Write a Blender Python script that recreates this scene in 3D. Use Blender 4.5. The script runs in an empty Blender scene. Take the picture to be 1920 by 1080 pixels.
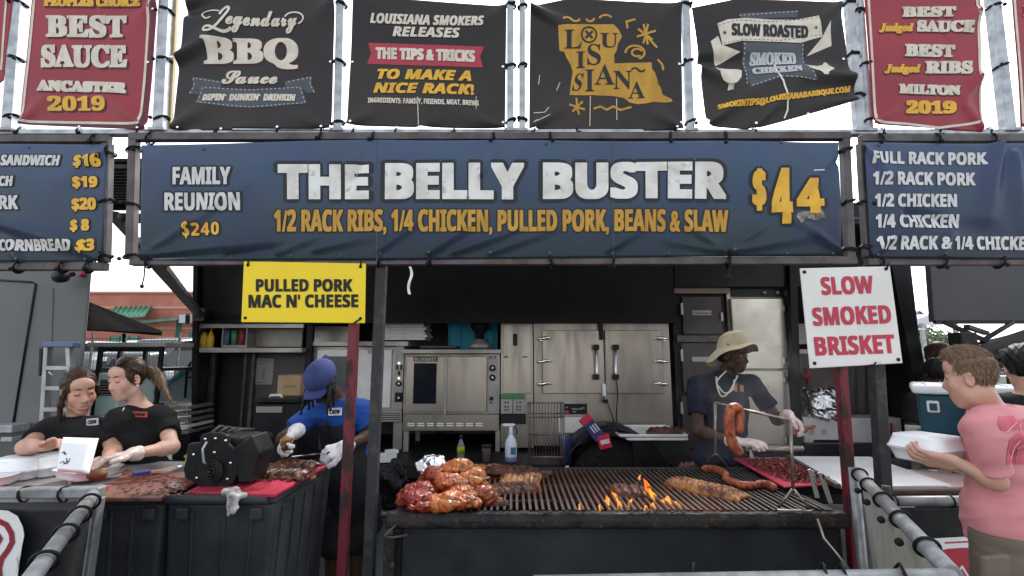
import bpy, bmesh, math, random
import numpy as np
from mathutils import Vector as V, Matrix as MX, noise as NZ
R = math.radians
rnd = random.Random(11)
SC = bpy.context.scene
COL = SC.collection
# ------------------------------------------------------------------ camera, world, sun, exposure
PIT, F, CZ = R(8.0), 900.0, 1.6
cam = bpy.data.objects.new('camera', bpy.data.cameras.new('camera'))
cam.data.sensor_width = 36.0; cam.data.lens = F / 1920 * 36.0
cam.data.clip_start = 0.05; cam.data.clip_end = 2000
cam.location = (0, 0, CZ); cam.rotation_euler = (R(90) + PIT, 0, 0)
COL.objects.link(cam); SC.camera = cam
SUN_EL, SUN_AZ = R(48), R(25)      # azimuth from +Y towards +X: behind the stall, a little to the right
wd = bpy.data.worlds.new('World'); SC.world = wd; wd.use_nodes = True
_n = wd.node_tree.nodes; _sky = _n.new('ShaderNodeTexSky'); _sky.sky_type = 'NISHITA'; _sky.sun_disc = False
_sky.sun_elevation = SUN_EL; _sky.sun_rotation = SUN_AZ; _sky.air_density = 1.0; _sky.dust_density = 1.5; _sky.ozone_density = 0.6
_hs = _n.new('ShaderNodeHueSaturation'); _hs.inputs['Saturation'].default_value = 0.28
wd.node_tree.links.new(_sky.outputs[0], _hs.inputs['Color']); wd.node_tree.links.new(_hs.outputs[0], _n['Background'].inputs[0]); _n['Background'].inputs[1].default_value = 0.15
sun = bpy.data.objects.new('sun', bpy.data.lights.new('sun', 'SUN'))
sun.data.energy = 1.2; sun.data.angle = R(14); sun.data.color = (1.0, 0.95, 0.88)
_sd = V((math.sin(SUN_AZ) * math.cos(SUN_EL), math.cos(SUN_AZ) * math.cos(SUN_EL), math.sin(SUN_EL)))
sun.rotation_euler = _sd.to_track_quat('Z', 'Y').to_euler(); COL.objects.link(sun)
SC.view_settings.view_transform = 'Standard'; SC.view_settings.look = 'None'
SC.view_settings.exposure = 1.65; SC.view_settings.gamma = 1.0
SC.cycles.max_bounces = 8; SC.cycles.transparent_max_bounces = 12
try: SC.cycles.use_denoising = True
except Exception: pass


def P(px, py, Y):
    "the point of the place at depth Y seen at photograph pixel px, py"
    a = (px - 960) / F; b = (540 - py) / F
    dy = math.cos(PIT) - b * math.sin(PIT); dz = math.sin(PIT) + b * math.cos(PIT)
    t = Y / dy
    return V((a * t, Y, CZ + dz * t))


def PZ(px, py, z):
    "the point at height z seen at pixel px, py"
    b = (540 - py) / F
    dy = math.cos(PIT) - b * math.sin(PIT); dz = math.sin(PIT) + b * math.cos(PIT)
    t = (z - CZ) / dz
    return V(((px - 960) / F * t, dy * t, z))


# ------------------------------------------------------------------ materials
MATS = {}


def mat(name, c, c2=None, sc=6, r=.5, m=0., b=0., bs=60, lo=.42, hi=.62, r2=None, st=(1, 1, 1), det=6, c3=None, sc3=2, lo3=.5, hi3=.7, em=None, es=0, tr=0, coat=0, bd=.003, dist=0, sss=0, spec=None):
    if name in MATS: return MATS[name]
    x = bpy.data.materials.new(name); x.use_nodes = True; MATS[name] = x
    nt = x.node_tree; N = nt.nodes; L = nt.links; p = N['Principled BSDF']
    p.inputs['Base Color'].default_value = (*c, 1); p.inputs['Roughness'].default_value = r; p.inputs['Metallic'].default_value = m
    if tr: p.inputs['Transmission Weight'].default_value = tr
    if coat: p.inputs['Coat Weight'].default_value = coat; p.inputs['Coat Roughness'].default_value = .12
    if sss: p.inputs['Subsurface Weight'].default_value = sss; p.inputs['Subsurface Radius'].default_value = (.012, .005, .003)
    if spec is None and m == 0 and not tr and max(c) < .06: spec = .16
    if spec is None and m == 0 and not tr: spec = .3
    if spec is not None: p.inputs['Specular IOR Level'].default_value = spec
    if em: p.inputs['Emission Color'].default_value = (*em, 1); p.inputs['Emission Strength'].default_value = es
    tc = N.new('ShaderNodeTexCoord'); mp = N.new('ShaderNodeMapping'); mp.inputs['Scale'].default_value = st
    L.new(tc.outputs['Object'], mp.inputs['Vector'])

    def nz(scale, d=det, distort=0):
        t = N.new('ShaderNodeTexNoise'); t.inputs['Scale'].default_value = scale; t.inputs['Detail'].default_value = d
        t.inputs['Distortion'].default_value = distort; L.new(mp.outputs[0], t.inputs['Vector']); return t

    def ramp(t, a, z):
        q = N.new('ShaderNodeMapRange'); q.inputs['From Min'].default_value = a; q.inputs['From Max'].default_value = z
        L.new(t.outputs['Fac'], q.inputs['Value']); return q
    cur = None
    if c2 is not None:
        q = ramp(nz(sc, distort=dist), lo, hi); mx = N.new('ShaderNodeMix'); mx.data_type = 'RGBA'
        mx.inputs[6].default_value = (*c, 1); mx.inputs[7].default_value = (*c2, 1)
        L.new(q.outputs[0], mx.inputs[0]); cur = mx.outputs[2]
        if r2 is not None:
            rr = N.new('ShaderNodeMapRange'); rr.inputs['To Min'].default_value = r; rr.inputs['To Max'].default_value = r2
            L.new(q.outputs[0], rr.inputs['Value']); L.new(rr.outputs[0], p.inputs['Roughness'])
    if c3 is not None:
        q = ramp(nz(sc3), lo3, hi3); mx = N.new('ShaderNodeMix'); mx.data_type = 'RGBA'
        if cur: L.new(cur, mx.inputs[6])
        else: mx.inputs[6].default_value = (*c, 1)
        mx.inputs[7].default_value = (*c3, 1); L.new(q.outputs[0], mx.inputs[0]); cur = mx.outputs[2]
    if cur: L.new(cur, p.inputs['Base Color'])
    if b:
        bp = N.new('ShaderNodeBump'); bp.inputs['Strength'].default_value = b; bp.inputs['Distance'].default_value = bd
        L.new(nz(bs, 5).outputs['Fac'], bp.inputs['Height']); L.new(bp.outputs[0], p.inputs['Normal'])
    return x


# ------------------------------------------------------------------ mesh building
class MB:
    def __init__(s): s.v = []; s.f = []; s.m = []; s.s = []

    def add(s, vs, fs, mi=0, sm=False):
        o = len(s.v); s.v += [tuple(v) for v in vs]
        for f in fs: s.f.append([i + o for i in f]); s.m.append(mi); s.s.append(sm)
        return s

    def box(s, c, d, rot=None, mi=0):
        c = V(c); h = V(d) / 2; vs = []
        for z in (-1, 1):
            for y in (-1, 1):
                for x in (-1, 1):
                    q = V((x * h.x, y * h.y, z * h.z)); vs.append(c + (rot @ q if rot else q))
        return s.add(vs, [(0, 2, 3, 1), (4, 5, 7, 6), (0, 1, 5, 4), (2, 6, 7, 3), (0, 4, 6, 2), (1, 3, 7, 5)], mi)

    def span(s, a, b, mi=0):
        a = V(a); b = V(b)
        return s.box((a + b) / 2, [abs(q) for q in (b - a)], None, mi)

    def fb(s, x0, y0, x1, y1, Y, d, mi=0):
        "upright box whose front face at depth Y covers the pixel rectangle"
        ym = (y0 + y1) / 2; a = P(x0, ym, Y).x; b = P(x1, ym, Y).x; z1 = P(x0, y0, Y).z; z0 = P(x0, y1, Y).z
        return s.span((a, Y, z0), (b, Y + d, z1), mi)

    def bar(s, a, b, w, h=None, up=(0, 0, 1), mi=0):
        a = V(a); b = V(b); h = h or w; d = (b - a); l = d.length; d.normalize(); up = V(up)
        if abs(d.dot(up)) > .98: up = V((0, 1, 0))
        x = d.cross(up).normalized(); z = x.cross(d)
        return s.box((a + b) / 2, (w, l, h), MX((x, d, z)).transposed(), mi)

    def tube(s, pts, r, n=8, mi=0, rads=None, close=False, cap=True, sm=True):
        pts = [V(p) for p in pts]; k = len(pts); vs = []; fr = None
        for i, p in enumerate(pts):
            t = (pts[(i + 1) % k] - pts[i - 1]) if close else (pts[min(i + 1, k - 1)] - pts[max(i - 1, 0)])
            if t.length < 1e-9: t = V((0, 0, 1))
            t.normalize()
            if fr is None:
                u = V((0, 0, 1)) if abs(t.z) < .9 else V((0, 1, 0)); fr = t.cross(u).normalized()
            fr = (fr - t * fr.dot(t)); fr = fr.normalized() if fr.length > 1e-6 else t.orthogonal().normalized()
            g = t.cross(fr); rr = rads[i] if rads else r
            for j in range(n):
                a = 2 * math.pi * (j + .5) / n; vs.append(p + (fr * math.cos(a) + g * math.sin(a)) * rr)
        fs = []
        for i in range(k if close else k - 1):
            for j in range(n):
                a = i * n + j; b = i * n + (j + 1) % n; c = ((i + 1) % k) * n + (j + 1) % n; d = ((i + 1) % k) * n + j
                fs.append((a, b, c, d))
        s.add(vs, fs, mi, sm and n > 5)
        if cap and not close:
            o = len(s.v) - len(vs)
            s.f.append([o + j for j in range(n)][::-1]); s.m.append(mi); s.s.append(False)
            s.f.append([o + (k - 1) * n + j for j in range(n)]); s.m.append(mi); s.s.append(False)
        return s

    def lathe(s, prof, c, n=24, mi=0, ax=None, sm=True):
        "prof: list of (radius, height) along axis ax from c"
        c = V(c); ax = V(ax or (0, 0, 1)).normalized(); x = ax.orthogonal().normalized(); y = ax.cross(x); vs = []; fs = []
        for r, h in prof:
            for j in range(n):
                a = 2 * math.pi * j / n; vs.append(c + ax * h + (x * math.cos(a) + y * math.sin(a)) * max(r, 1e-5))
        for i in range(len(prof) - 1):
            for j in range(n):
                fs.append((i * n + j, i * n + (j + 1) % n, (i + 1) * n + (j + 1) % n, (i + 1) * n + j))
        fs.append(tuple(range(n))[::-1]); fs.append(tuple((len(prof) - 1) * n + j for j in range(n)))
        return s.add(vs, fs, mi, sm)

    def prism(s, poly, dv, mi=0):
        poly = [V(p) for p in poly]; dv = V(dv); n = len(poly)
        return s.add(poly + [p + dv for p in poly], [tuple(range(n)), tuple(range(n, 2 * n))[::-1]] + [(i, i + n, (i + 1) % n + n, (i + 1) % n) for i in range(n)], mi)

    def sheet(s, fn, nu, nv, dv, mi=0, sm=True):
        "a sheet fn(u, v) with real thickness dv"
        dv = V(dv); a = [[V(fn(i / nu, j / nv)) for j in range(nv + 1)] for i in range(nu + 1)]; w = nv + 1; N = (nu + 1) * w
        vs = [p for row in a for p in row]; vs += [p + dv for p in vs]; fs = []
        for i in range(nu):
            for j in range(nv):
                q = (i * w + j, (i + 1) * w + j, (i + 1) * w + j + 1, i * w + j + 1); fs.append(q); fs.append(tuple(N + k for k in q[::-1]))
        rim = [i * w for i in range(nu + 1)] + [nu * w + j for j in range(1, w)] + [i * w + nv for i in range(nu - 1, -1, -1)] + [j for j in range(nv - 1, 0, -1)]
        for k in range(len(rim)):
            p, q = rim[k], rim[(k + 1) % len(rim)]; fs.append((p, p + N, q + N, q))
        return s.add(vs, fs, mi, sm)


def ob(name, mb, mats, parent=None, bev=0, seg=1, local=False):
    "links one mesh object; coordinates are the world's unless local"
    if not isinstance(mats, (list, tuple)): mats = [mats]
    me = bpy.data.meshes.new(name); off = V((0, 0, 0))
    q = parent
    while q is not None and not local: off = off + q.location; q = q.parent
    me.from_pydata([tuple(V(v) - off) for v in mb.v], [], mb.f)
    me.polygons.foreach_set('material_index', mb.m); me.polygons.foreach_set('use_smooth', mb.s)
    for x in mats: me.materials.append(x)
    bm = bmesh.new(); bm.from_mesh(me); bmesh.ops.recalc_face_normals(bm, faces=bm.faces)
    if bev:
        es = [e for e in bm.edges if len(e.link_faces) == 2 and e.calc_face_angle(0) > R(40)]
        bmesh.ops.bevel(bm, geom=es, offset=bev, segments=seg, affect='EDGES', profile=.5, clamp_overlap=True)
    bm.to_mesh(me); bm.free(); me.update()
    o = bpy.data.objects.new(name, me); COL.objects.link(o)
    if parent is not None: o.parent = parent
    return o


def smooth(pts, n=6):
    pts = [V(p) for p in pts]; r = []; k = len(pts) - 1
    for i in range(k):
        a, b, c, d = pts[max(i - 1, 0)], pts[i], pts[i + 1], pts[min(i + 2, k)]
        for j in range(n):
            f = j / n; r.append(.5 * ((2 * b) + (c - a) * f + (2 * a - 5 * b + 4 * c - d) * f * f + (3 * b - a - 3 * c + d) * f ** 3))
    return r + [pts[-1]]


def tag(o, label=None, cat=None, group=None, kind=None):
    if label: o['label'] = label
    if cat: o['category'] = cat
    if group: o['group'] = group
    if kind: o['kind'] = kind
    return o


def thing(name, label, cat, loc=(0, 0, 0), group=None):
    o = bpy.data.objects.new(name, None); COL.objects.link(o); o.location = V(loc); o.empty_display_size = .1
    return tag(o, label, cat, group)


def dup(root, loc, label=None, rot=None, group=None):
    def cp(o, par):
        c = o.copy(); COL.objects.link(c)
        if par is not None: c.parent = par
        for ch in list(o.children): cp(ch, c)
        return c
    c = cp(root, None); c.location = V(loc)
    if rot is not None: c.rotation_euler = rot
    if label: c['label'] = label
    if group: c['group'] = group
    return c


# ------------------------------------------------------------------ lettering
_FM = {'n': None, 'sb': (0x1D5D4, 0x1D5EE, 0x1D7EC), 'si': (0x1D63C, 0x1D656, 0x1D7EC), 'se': (0x1D400, 0x1D41A, 0x1D7CE), 'sei': (0x1D468, 0x1D482, 0x1D7CE),
       'sc': (0x1D4D0, 0x1D4EA, None), 'mo': (0x1D670, 0x1D68A, 0x1D7F6)}
_TX = {}


def txt2d(s, font):
    if (s, font) in _TX: return _TX[(s, font)]
    fm = _FM[font]; body = ''
    for ch in s:
        if fm and 'A' <= ch <= 'Z': body += chr(fm[0] + ord(ch) - 65)
        elif fm and 'a' <= ch <= 'z': body += chr(fm[1] + ord(ch) - 97)
        elif fm and fm[2] and ch.isdigit(): body += chr(fm[2] + ord(ch) - 48)
        else: body += ch
    c = bpy.data.curves.new('lettering', 'FONT'); c.body = body; c.size = 1; c.resolution_u = 4
    o = bpy.data.objects.new('lettering', c); COL.objects.link(o)
    dg = bpy.context.evaluated_depsgraph_get(); me = bpy.data.meshes.new_from_object(o.evaluated_get(dg))
    vs = np.array([v.co[:2] for v in me.vertices]); fs = [tuple(p.vertices) for p in me.polygons]
    bpy.data.objects.remove(o); bpy.data.curves.remove(c); bpy.data.meshes.remove(me)
    lo = vs.min(0); hi = vs.max(0); vs = (vs - lo) / (hi - lo); _TX[(s, font)] = (vs, fs)
    return vs, fs


def letters(mb, s, font, x0, y0, x1, y1, surf, off=.003, bold=0, slope=0, arc=0, skew=0, cut=14, ring=0, mi=0, wav=None):
    """text filling the pixel box, laid on the real surface surf(X, Z, lift). bold thickens strokes, ring adds a wider outline copy"""
    if bold: x0 += bold; x1 -= bold; y0 += bold * .7; y1 -= bold * .7
    vs, fs = txt2d(s, font); px = np.empty_like(vs)
    px[:, 0] = x0 + vs[:, 0] * (x1 - x0) + skew * (vs[:, 1] - .5); px[:, 1] = y1 + (y0 - y1) * vs[:, 1]
    u = vs[:, 0]; px[:, 1] += slope * (u - .5) + arc * (4 * (u - .5) ** 2 - .5)
    if wav: px[:, 1] += wav(u)
    sh = [(0, 0)]
    if bold: sh += [(bold * a, bold * .7 * b) for a in ((-1, 1) if bold < .7 else (-1, 0, 1) if bold < 1.2 else (-1, -.5, 0, .5, 1)) for b in ((-1, 1) if bold < .7 else (-1, 0, 1)) if a or b]
    if ring: sh = [(ring * a, ring * .8 * b) for a, b in ((1, .5), (.5, 1), (-.5, 1), (-1, .5), (-1, -.5), (-.5, -1), (.5, -1), (1, -.5), (0, 0))]
    bm = bmesh.new(); bv = [bm.verts.new((p[0], p[1], 0)) for p in px]
    for f in fs:
        try: bm.faces.new([bv[i] for i in f])
        except ValueError: pass
    if cut:
        a, b = px[:, 0].min(), px[:, 0].max()
        for k in range(1, int((b - a) / cut) + 1):
            bmesh.ops.bisect_plane(bm, geom=bm.verts[:] + bm.edges[:] + bm.faces[:], plane_co=(a + k * cut, 0, 0), plane_no=(1, 0, 0))
        a, b = px[:, 1].min(), px[:, 1].max()
        for k in range(1, int((b - a) / cut) + 1):
            bmesh.ops.bisect_plane(bm, geom=bm.verts[:] + bm.edges[:] + bm.faces[:], plane_co=(0, a + k * cut, 0), plane_no=(0, 1, 0))
    bm.verts.ensure_lookup_table(); bm.verts.index_update()
    vv = [(v.co.x, v.co.y) for v in bm.verts]; ff = [[v.index for v in f.verts] for f in bm.faces]; bm.free()
    for k, (dx, dy) in enumerate(sh):
        mb.add([surf(x + dx, y + dy, off + k * .00008) for x, y in vv], ff, mi, False)
    return mb


def flat(Y):
    return lambda x, y, l: P(x, y, Y) - V((0, l, 0))


# ------------------------------------------------------------------ smooth blended solids (for bodies, food, cloth)
def rc(a, b, ra, rb=None, k=.02, m=0, op=0, cap=None): return ('c', np.array(a, 'f4'), np.array(b, 'f4'), ra, ra if rb is None else rb, k, m, op, cap)
def el(c, r, rot=None, k=.02, m=0, op=0): return ('e', np.array(c, 'f4'), np.array(r, 'f4'), None if rot is None else np.array(rot, 'f4'), 0, k, m, op, None)
def bx(c, h, rot=None, rd=.01, k=.01, m=0, op=0): return ('b', np.array(c, 'f4'), np.array(h, 'f4'), None if rot is None else np.array(rot, 'f4'), rd, k, m, op, None)


def _pd(q, p):
    t = q[0]
    if t == 'c':
        a, b = q[1], q[2]; ab = b - a; l2 = float(ab @ ab) + 1e-12; pa = p - a
        h = np.clip(pa @ ab / l2, 0, 1); d = np.linalg.norm(pa - h[:, None] * ab, axis=1) - (q[3] + (q[4] - q[3]) * h)
        if q[8]:
            n = ab / math.sqrt(l2)
            if 'b' in q[8]: d = np.maximum(d, (p - b) @ n)
            if 'a' in q[8]: d = np.maximum(d, -(pa @ n))
        return d
    x = p - q[1]
    if q[3] is not None: x = x @ q[3]
    if t == 'e':
        k0 = np.linalg.norm(x / q[2], axis=1); k1 = np.linalg.norm(x / q[2] ** 2, axis=1) + 1e-9
        return k0 * (k0 - 1) / k1
    w = np.abs(x) - (q[2] - q[4])
    return np.linalg.norm(np.maximum(w, 0), axis=1) + np.minimum(w.max(1), 0) - q[4]


def sdf(pr, p, inf=0., disp=None):
    d = np.full(len(p), 1e3, 'f4')
    for q in pr:
        e = _pd(q, p); k = q[5]
        if q[7] == 0:
            h = np.maximum(k - np.abs(d - e), 0) / k; d = np.minimum(d, e) - h * h * k * .25
        else:
            e = -e; h = np.maximum(k - np.abs(d - e), 0) / k; d = np.maximum(d, e) + h * h * k * .25
    d = d - inf
    if disp is not None: d = d + disp(p)
    return d


def nets(f, lo, hi, h):
    "meshes f = 0 on a grid of step h, looking only at blocks near the surface"
    lo = np.array(lo, 'f4'); hi = np.array(hi, 'f4'); B = 8
    nb = np.maximum(1, np.ceil((hi - lo) / (h * B)).astype(int)); n = nb * B + 1
    gi = np.stack(np.meshgrid(*[np.arange(k) for k in nb], indexing='ij'), -1).reshape(-1, 3)
    ctr = lo + (gi * B + B / 2) * h; dc = f(ctr.astype('f4'))
    D = np.empty(n, 'f4'); D[:] = 1e3
    act = np.abs(dc) < B * h * 1.5
    for (i, j, k), d in zip(gi[~act], dc[~act]): D[i * B:i * B + B + 1, j * B:j * B + B + 1, k * B:k * B + B + 1] = d
    ga = gi[act]
    if len(ga) == 0: return np.zeros((0, 3)), []
    st = np.stack(np.meshgrid(*[np.arange(B + 1)] * 3, indexing='ij'), -1).reshape(-1, 3)
    for s0 in range(0, len(ga), 400):
        g = ga[s0:s0 + 400]; idx = (g[:, None, :] * B + st[None]).reshape(-1, 3)
        D[idx[:, 0], idx[:, 1], idx[:, 2]] = f((lo + idx * h).astype('f4'))
    I = D < 0; c = [n[0] - 1, n[1] - 1, n[2] - 1]
    cnt = np.zeros(c, 'i1')
    for a in (0, 1):
        for b in (0, 1):
            for g in (0, 1): cnt += I[a:a + c[0], b:b + c[1], g:g + c[2]]
    cell = np.argwhere((cnt > 0) & (cnt < 8)); ids = -np.ones(c, 'i4'); ids[tuple(cell.T)] = np.arange(len(cell))
    acc = np.zeros((len(cell), 3)); num = np.zeros(len(cell))
    cr = [np.array((a, b, g)) for a in (0, 1) for b in (0, 1) for g in (0, 1)]
    for i in range(8):
        for j in range(i + 1, 8):
            if np.abs(cr[i] - cr[j]).sum() != 1: continue
            da = D[tuple((cell + cr[i]).T)]; db = D[tuple((cell + cr[j]).T)]; s = (da < 0) != (db < 0)
            t = np.where(s, da / (da - db + 1e-12), 0); pt = cell + cr[i] + t[:, None] * (cr[j] - cr[i]); acc += pt * s[:, None]; num += s
    vs = lo + acc / num[:, None] * h; fs = []
    for ax in range(3):
        sl0 = [slice(None)] * 3; sl1 = [slice(None)] * 3; sl0[ax] = slice(0, -1); sl1[ax] = slice(1, None)
        E = I[tuple(sl0)] != I[tuple(sl1)]; e = np.argwhere(E); u, v = (ax + 1) % 3, (ax + 2) % 3
        ok = (e[:, u] > 0) & (e[:, v] > 0) & (e[:, u] < c[u]) & (e[:, v] < c[v]); e = e[ok]
        fl = I[tuple(e.T)]; q = []
        for du, dv in ((-1, -1), (0, -1), (0, 0), (-1, 0)):
            t = e.copy(); t[:, u] += du; t[:, v] += dv; q.append(ids[tuple(t.T)])
        q = np.stack(q, 1); q[~fl] = q[~fl][:, ::-1]; fs.append(q)
    return vs, np.concatenate(fs)


def _ext(q):
    if q[0] == 'c': r = max(q[3], q[4]); return np.minimum(q[1], q[2]) - r, np.maximum(q[1], q[2]) + r
    r = float(np.max(q[2])) * (1 if q[0] == 'e' else 1.75); return q[1] - r, q[1] + r


def blob(name, pr, mats, parent=None, h=.005, inf=0., disp=None, local=False, clip=None):
    "one continuous mesh from blended solids; faces take the material of the solid they belong to"
    if not isinstance(mats, (list, tuple)): mats = [mats]
    ex = [_ext(q) for q in pr if q[7] == 0]; pad = inf + .015
    lo = np.min([e[0] for e in ex], 0) - pad; hi = np.max([e[1] for e in ex], 0) + pad

    def f(p):
        d = sdf(pr, p, inf, disp)
        return d if clip is None else np.maximum(d, clip(p))
    vs, fs = nets(f, lo, hi, h); off = V((0, 0, 0)); q = parent
    while q is not None and not local: off = off + q.location; q = q.parent
    me = bpy.data.meshes.new(name); vo = (vs - np.array(off)).astype('f4')
    me.vertices.add(len(vs)); me.vertices.foreach_set('co', vo.ravel()); nf = len(fs)
    me.loops.add(nf * 4); me.loops.foreach_set('vertex_index', np.asarray(fs).ravel().astype('i4'))
    me.polygons.add(nf); me.polygons.foreach_set('loop_start', np.arange(0, nf * 4, 4, dtype='i4'))
    me.polygons.foreach_set('use_smooth', np.ones(nf, bool))
    if len(mats) > 1:
        vf = vs[fs].mean(1).astype('f4'); best = np.full(nf, 1e3); mi = np.zeros(nf, 'i4')
        for q in pr:
            if q[7] == 0:
                d = _pd(q, vf); s = d < best - 1e-4; best[s] = d[s]; mi[s] = q[6]
        me.polygons.foreach_set('material_index', mi)
    for x in mats: me.materials.append(x)
    me.update(calc_edges=True); me.validate()
    o = bpy.data.objects.new(name, me); COL.objects.link(o)
    if parent is not None: o.parent = parent
    return o


def wob(a, f, s=0):
    "soft lumpy displacement of size a and frequency f"
    g = np.random.RandomState(s); w = g.normal(0, 1, (7, 3)) * f; ph = g.uniform(0, 6.28, 7)
    return lambda p: (np.sin(p @ w.T.astype('f4') + ph).sum(1) * (a / 3)).astype('f4')
# ------------------------------------------------------------------ shared materials
blk = mat('black_paint', (.010, .0105, .012), (.020, .020, .021), sc=3, r=.42, r2=.6, b=.08, bs=30)
gloss = mat('black_gloss_board', (.006, .006, .007), (.011, .010, .010), sc=2, r=.3, r2=.42, spec=.15)
fsteel = mat('dark_frame_steel', (.085, .075, .075), (.05, .04, .038), sc=9, r=.5, m=.3, b=.2, bs=80, c3=(.12, .055, .04), sc3=14, lo3=.6, hi3=.75)
galv = mat('galvanised_steel', (.40, .42, .435), (.30, .32, .34), sc=14, r=.45, r2=.6, m=.55, b=.06, bs=50, c3=(.28, .27, .26), sc3=5, lo3=.62, hi3=.8)
stain = mat('stainless_steel', (.345, .31, .27), (.29, .26, .225), sc=2.2, r=.30, r2=.40, m=.85, b=.03, bs=18, st=(5, 5, .8), c3=(.29, .24, .20), sc3=1.6, lo3=.55, hi3=.9)
stain2 = mat('dull_stainless', (.38, .365, .34), (.30, .28, .255), sc=3, r=.38, r2=.55, m=.6, b=.05, bs=20, c3=(.20, .16, .13), sc3=6, lo3=.62, hi3=.8)
rub = mat('black_rubber', (.012, .012, .013), (.022, .022, .022), sc=20, r=.65, b=.2, bs=90)
cordm = mat('black_cord', (.01, .01, .011), r=.5)
chrome = mat('chrome', (.75, .75, .74), r=.12, m=1)
greym = mat('trailer_grey', (.135, .138, .138), (.115, .118, .12), sc=2, r=.5, b=.03, bs=8, c3=(.09, .09, .09), sc3=1.3, lo3=.55, hi3=.8)
redpost = mat('chipped_red_paint', (.135, .020, .030), (.035, .018, .018), sc=11, r=.45, r2=.7, lo=.5, hi=.56, b=.3, bs=60, st=(1, 1, .5))
blkpost = mat('worn_black_post', (.035, .036, .04), (.06, .055, .05), sc=18, r=.5, b=.25, bs=60, lo=.52, hi=.6)
whitep = mat('white_plastic', (.74, .75, .75), (.66, .66, .65), sc=7, r=.4)
foam = mat('white_foam', (.80, .81, .82), (.74, .75, .76), sc=9, r=.55, b=.08, bs=200, sss=.05)
dkplast = mat('dark_bin_plastic', (.030, .033, .038), (.042, .045, .050), sc=5, r=.42, r2=.6, b=.12, bs=50, c3=(.06, .06, .06), sc3=24, lo3=.66, hi3=.74)
asph = mat('asphalt', (.055, .054, .053), (.09, .088, .085), sc=1.2, r=.9, b=.5, bs=240, c3=(.14, .135, .13), sc3=60, lo3=.6, hi3=.68)
foil = mat('aluminium_foil', (.82, .82, .83), r=.2, m=1, b=.7, bs=42, bd=.012)
wood_card = mat('cardboard', (.42, .28, .16), (.36, .24, .14), sc=8, r=.8)

# ------------------------------------------------------------------ ground
g = MB(); g.box((0, 150, -.05), (900, 900, .1)); tag(ob('ground', g, asph), kind='structure')

# ------------------------------------------------------------------ the food trailer
YT = 4.8; ZD = .67
T = thing('food_trailer', 'long black food trailer with open serving side full of steel kitchen equipment', 'trailer', (.35, 5.3, 0))
XL, XR = P(372, 680, YT).x, P(1712, 600, YT).x
m = MB(); zt = 2.75
m.fb(372, 380, 1262, 606, YT, .05); m.fb(1262, 380, 1510, 538, YT, .05); ob('fascia_board', m, gloss, T, .004)
m = MB(); m.fb(1510, 380, 1690, 560, YT + .012, .05); ob('end_board', m, blk, T)
m = MB(); m.span((XL - .05, 5.95, 0.3), (XR + .1, 6.0, zt)); ob('back_wall', m, mat('trailer_inner_wall', (.12, .115, .11), (.075, .07, .068), sc=3, r=.45), T)
m = MB(); m.span((XL - .05, YT - .004, ZD - .08), (XR + .1, 5.94, ZD)); ob('deck', m, blk, T)
m = MB(); m.span((XL - .1, YT - .65, zt), (XR + .15, 6.1, zt + .07)); ob('roof', m, blk, T, .01)
m = MB(); m.span((XL - .05, YT + .055, ZD), (XL + .01, 5.94, zt - .004)); ob('end_wall', m, blk, T)
m = MB(); m.span((XR + .04, YT + .07, ZD), (XR + .1, 5.94, zt - .004)); ob('end_wall', m, blk, T)
m = MB(); m.bar(P(369, 480, YT - .03), P(365, 862, YT - .03), .045); ob('corner_post', m, blk, T)
m = MB(); m.bar(P(1484, 480, YT - .03), P(1496, 862, YT - .03), .07, .05); ob('door_post', m, blk, T)
m = MB(); m.bar(P(1676, 480, YT - .05), P(1752, 862, YT - .05), .13, .06, up=(0, 1, 0)); ob('corner_post', m, blk, T)
m = MB(); m.span((XL - .05, YT + .01, .2), (P(1030, 870, YT).x, YT + .05, ZD - .085)); m.span((P(1270, 870, YT).x, YT + .01, .2), (XR + .1, YT + .05, ZD - .085)); ob('skirt', m, blk, T)
# front ledge
m = MB(); m.span((P(695, 860, 4.35).x, 4.32, ZD - .12), (P(1052, 860, 4.35).x, YT - .008, ZD - .004)); m.span((XL, 4.5, ZD - .12), (P(690, 860, 4.35).x, YT - .008, ZD - .004)); ob('front_ledge', m, blk, T, .006)
# wheel and its arch
wc = P(1147, 905, 4.55); rw = .40
w = MB(); w.lathe([(rw * .62, -.1), (rw * .93, -.1), (rw, -.06), (rw, .06), (rw * .93, .1), (rw * .62, .1)], wc, 40, ax=(0, -1, 0)); wh = ob('wheel', w, rub, T)
w = MB(); w.lathe([(rw * .35, .02), (rw * .6, .085), (rw * .63, .1), (rw * .63, .07), (rw * .56, .05), (rw * .3, .03), (rw * .1, .04)], wc, 40, ax=(0, -1, 0)); ob('rim', w, galv, wh)
m = MB()
for rr, yy, th in ((rw + .08, 4.36, .018), (rw + .08, 4.38, .03)):
    pts = [wc + V((math.cos(a) * rr, 0, math.sin(a) * rr)) for a in [math.pi * k / 24 for k in range(25)]]
m.sheet(lambda u, v: wc + V((math.cos(math.pi * (1 - u)) * (rw + .09), -.22 + .46 * v, math.sin(math.pi * (1 - u)) * (rw + .09))), 28, 1, (0, 0, .02))
m.span((wc.x + rw + .1, 4.36, ZD - .1), (P(1300, 860, 4.4).x, YT - .008, ZD - .02)); ob('wheel_arch', m, blk, T, 0)

# ------------------------------------------------------------------ stainless kitchen equipment
YE = YT + .07


def rule(mb, x0, y0, x1, y1, Y, w=.006, d=.004): mb.bar(P(x0, y0, Y), P(x1, y1, Y), w, d, up=(0, 1, 0))


def knob(mb, px, py, Y, r, d=.025): mb.lathe([(r, 0), (r, d * .5), (r * .75, d)], P(px, py, Y), 16, ax=(0, -1, 0))


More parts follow.
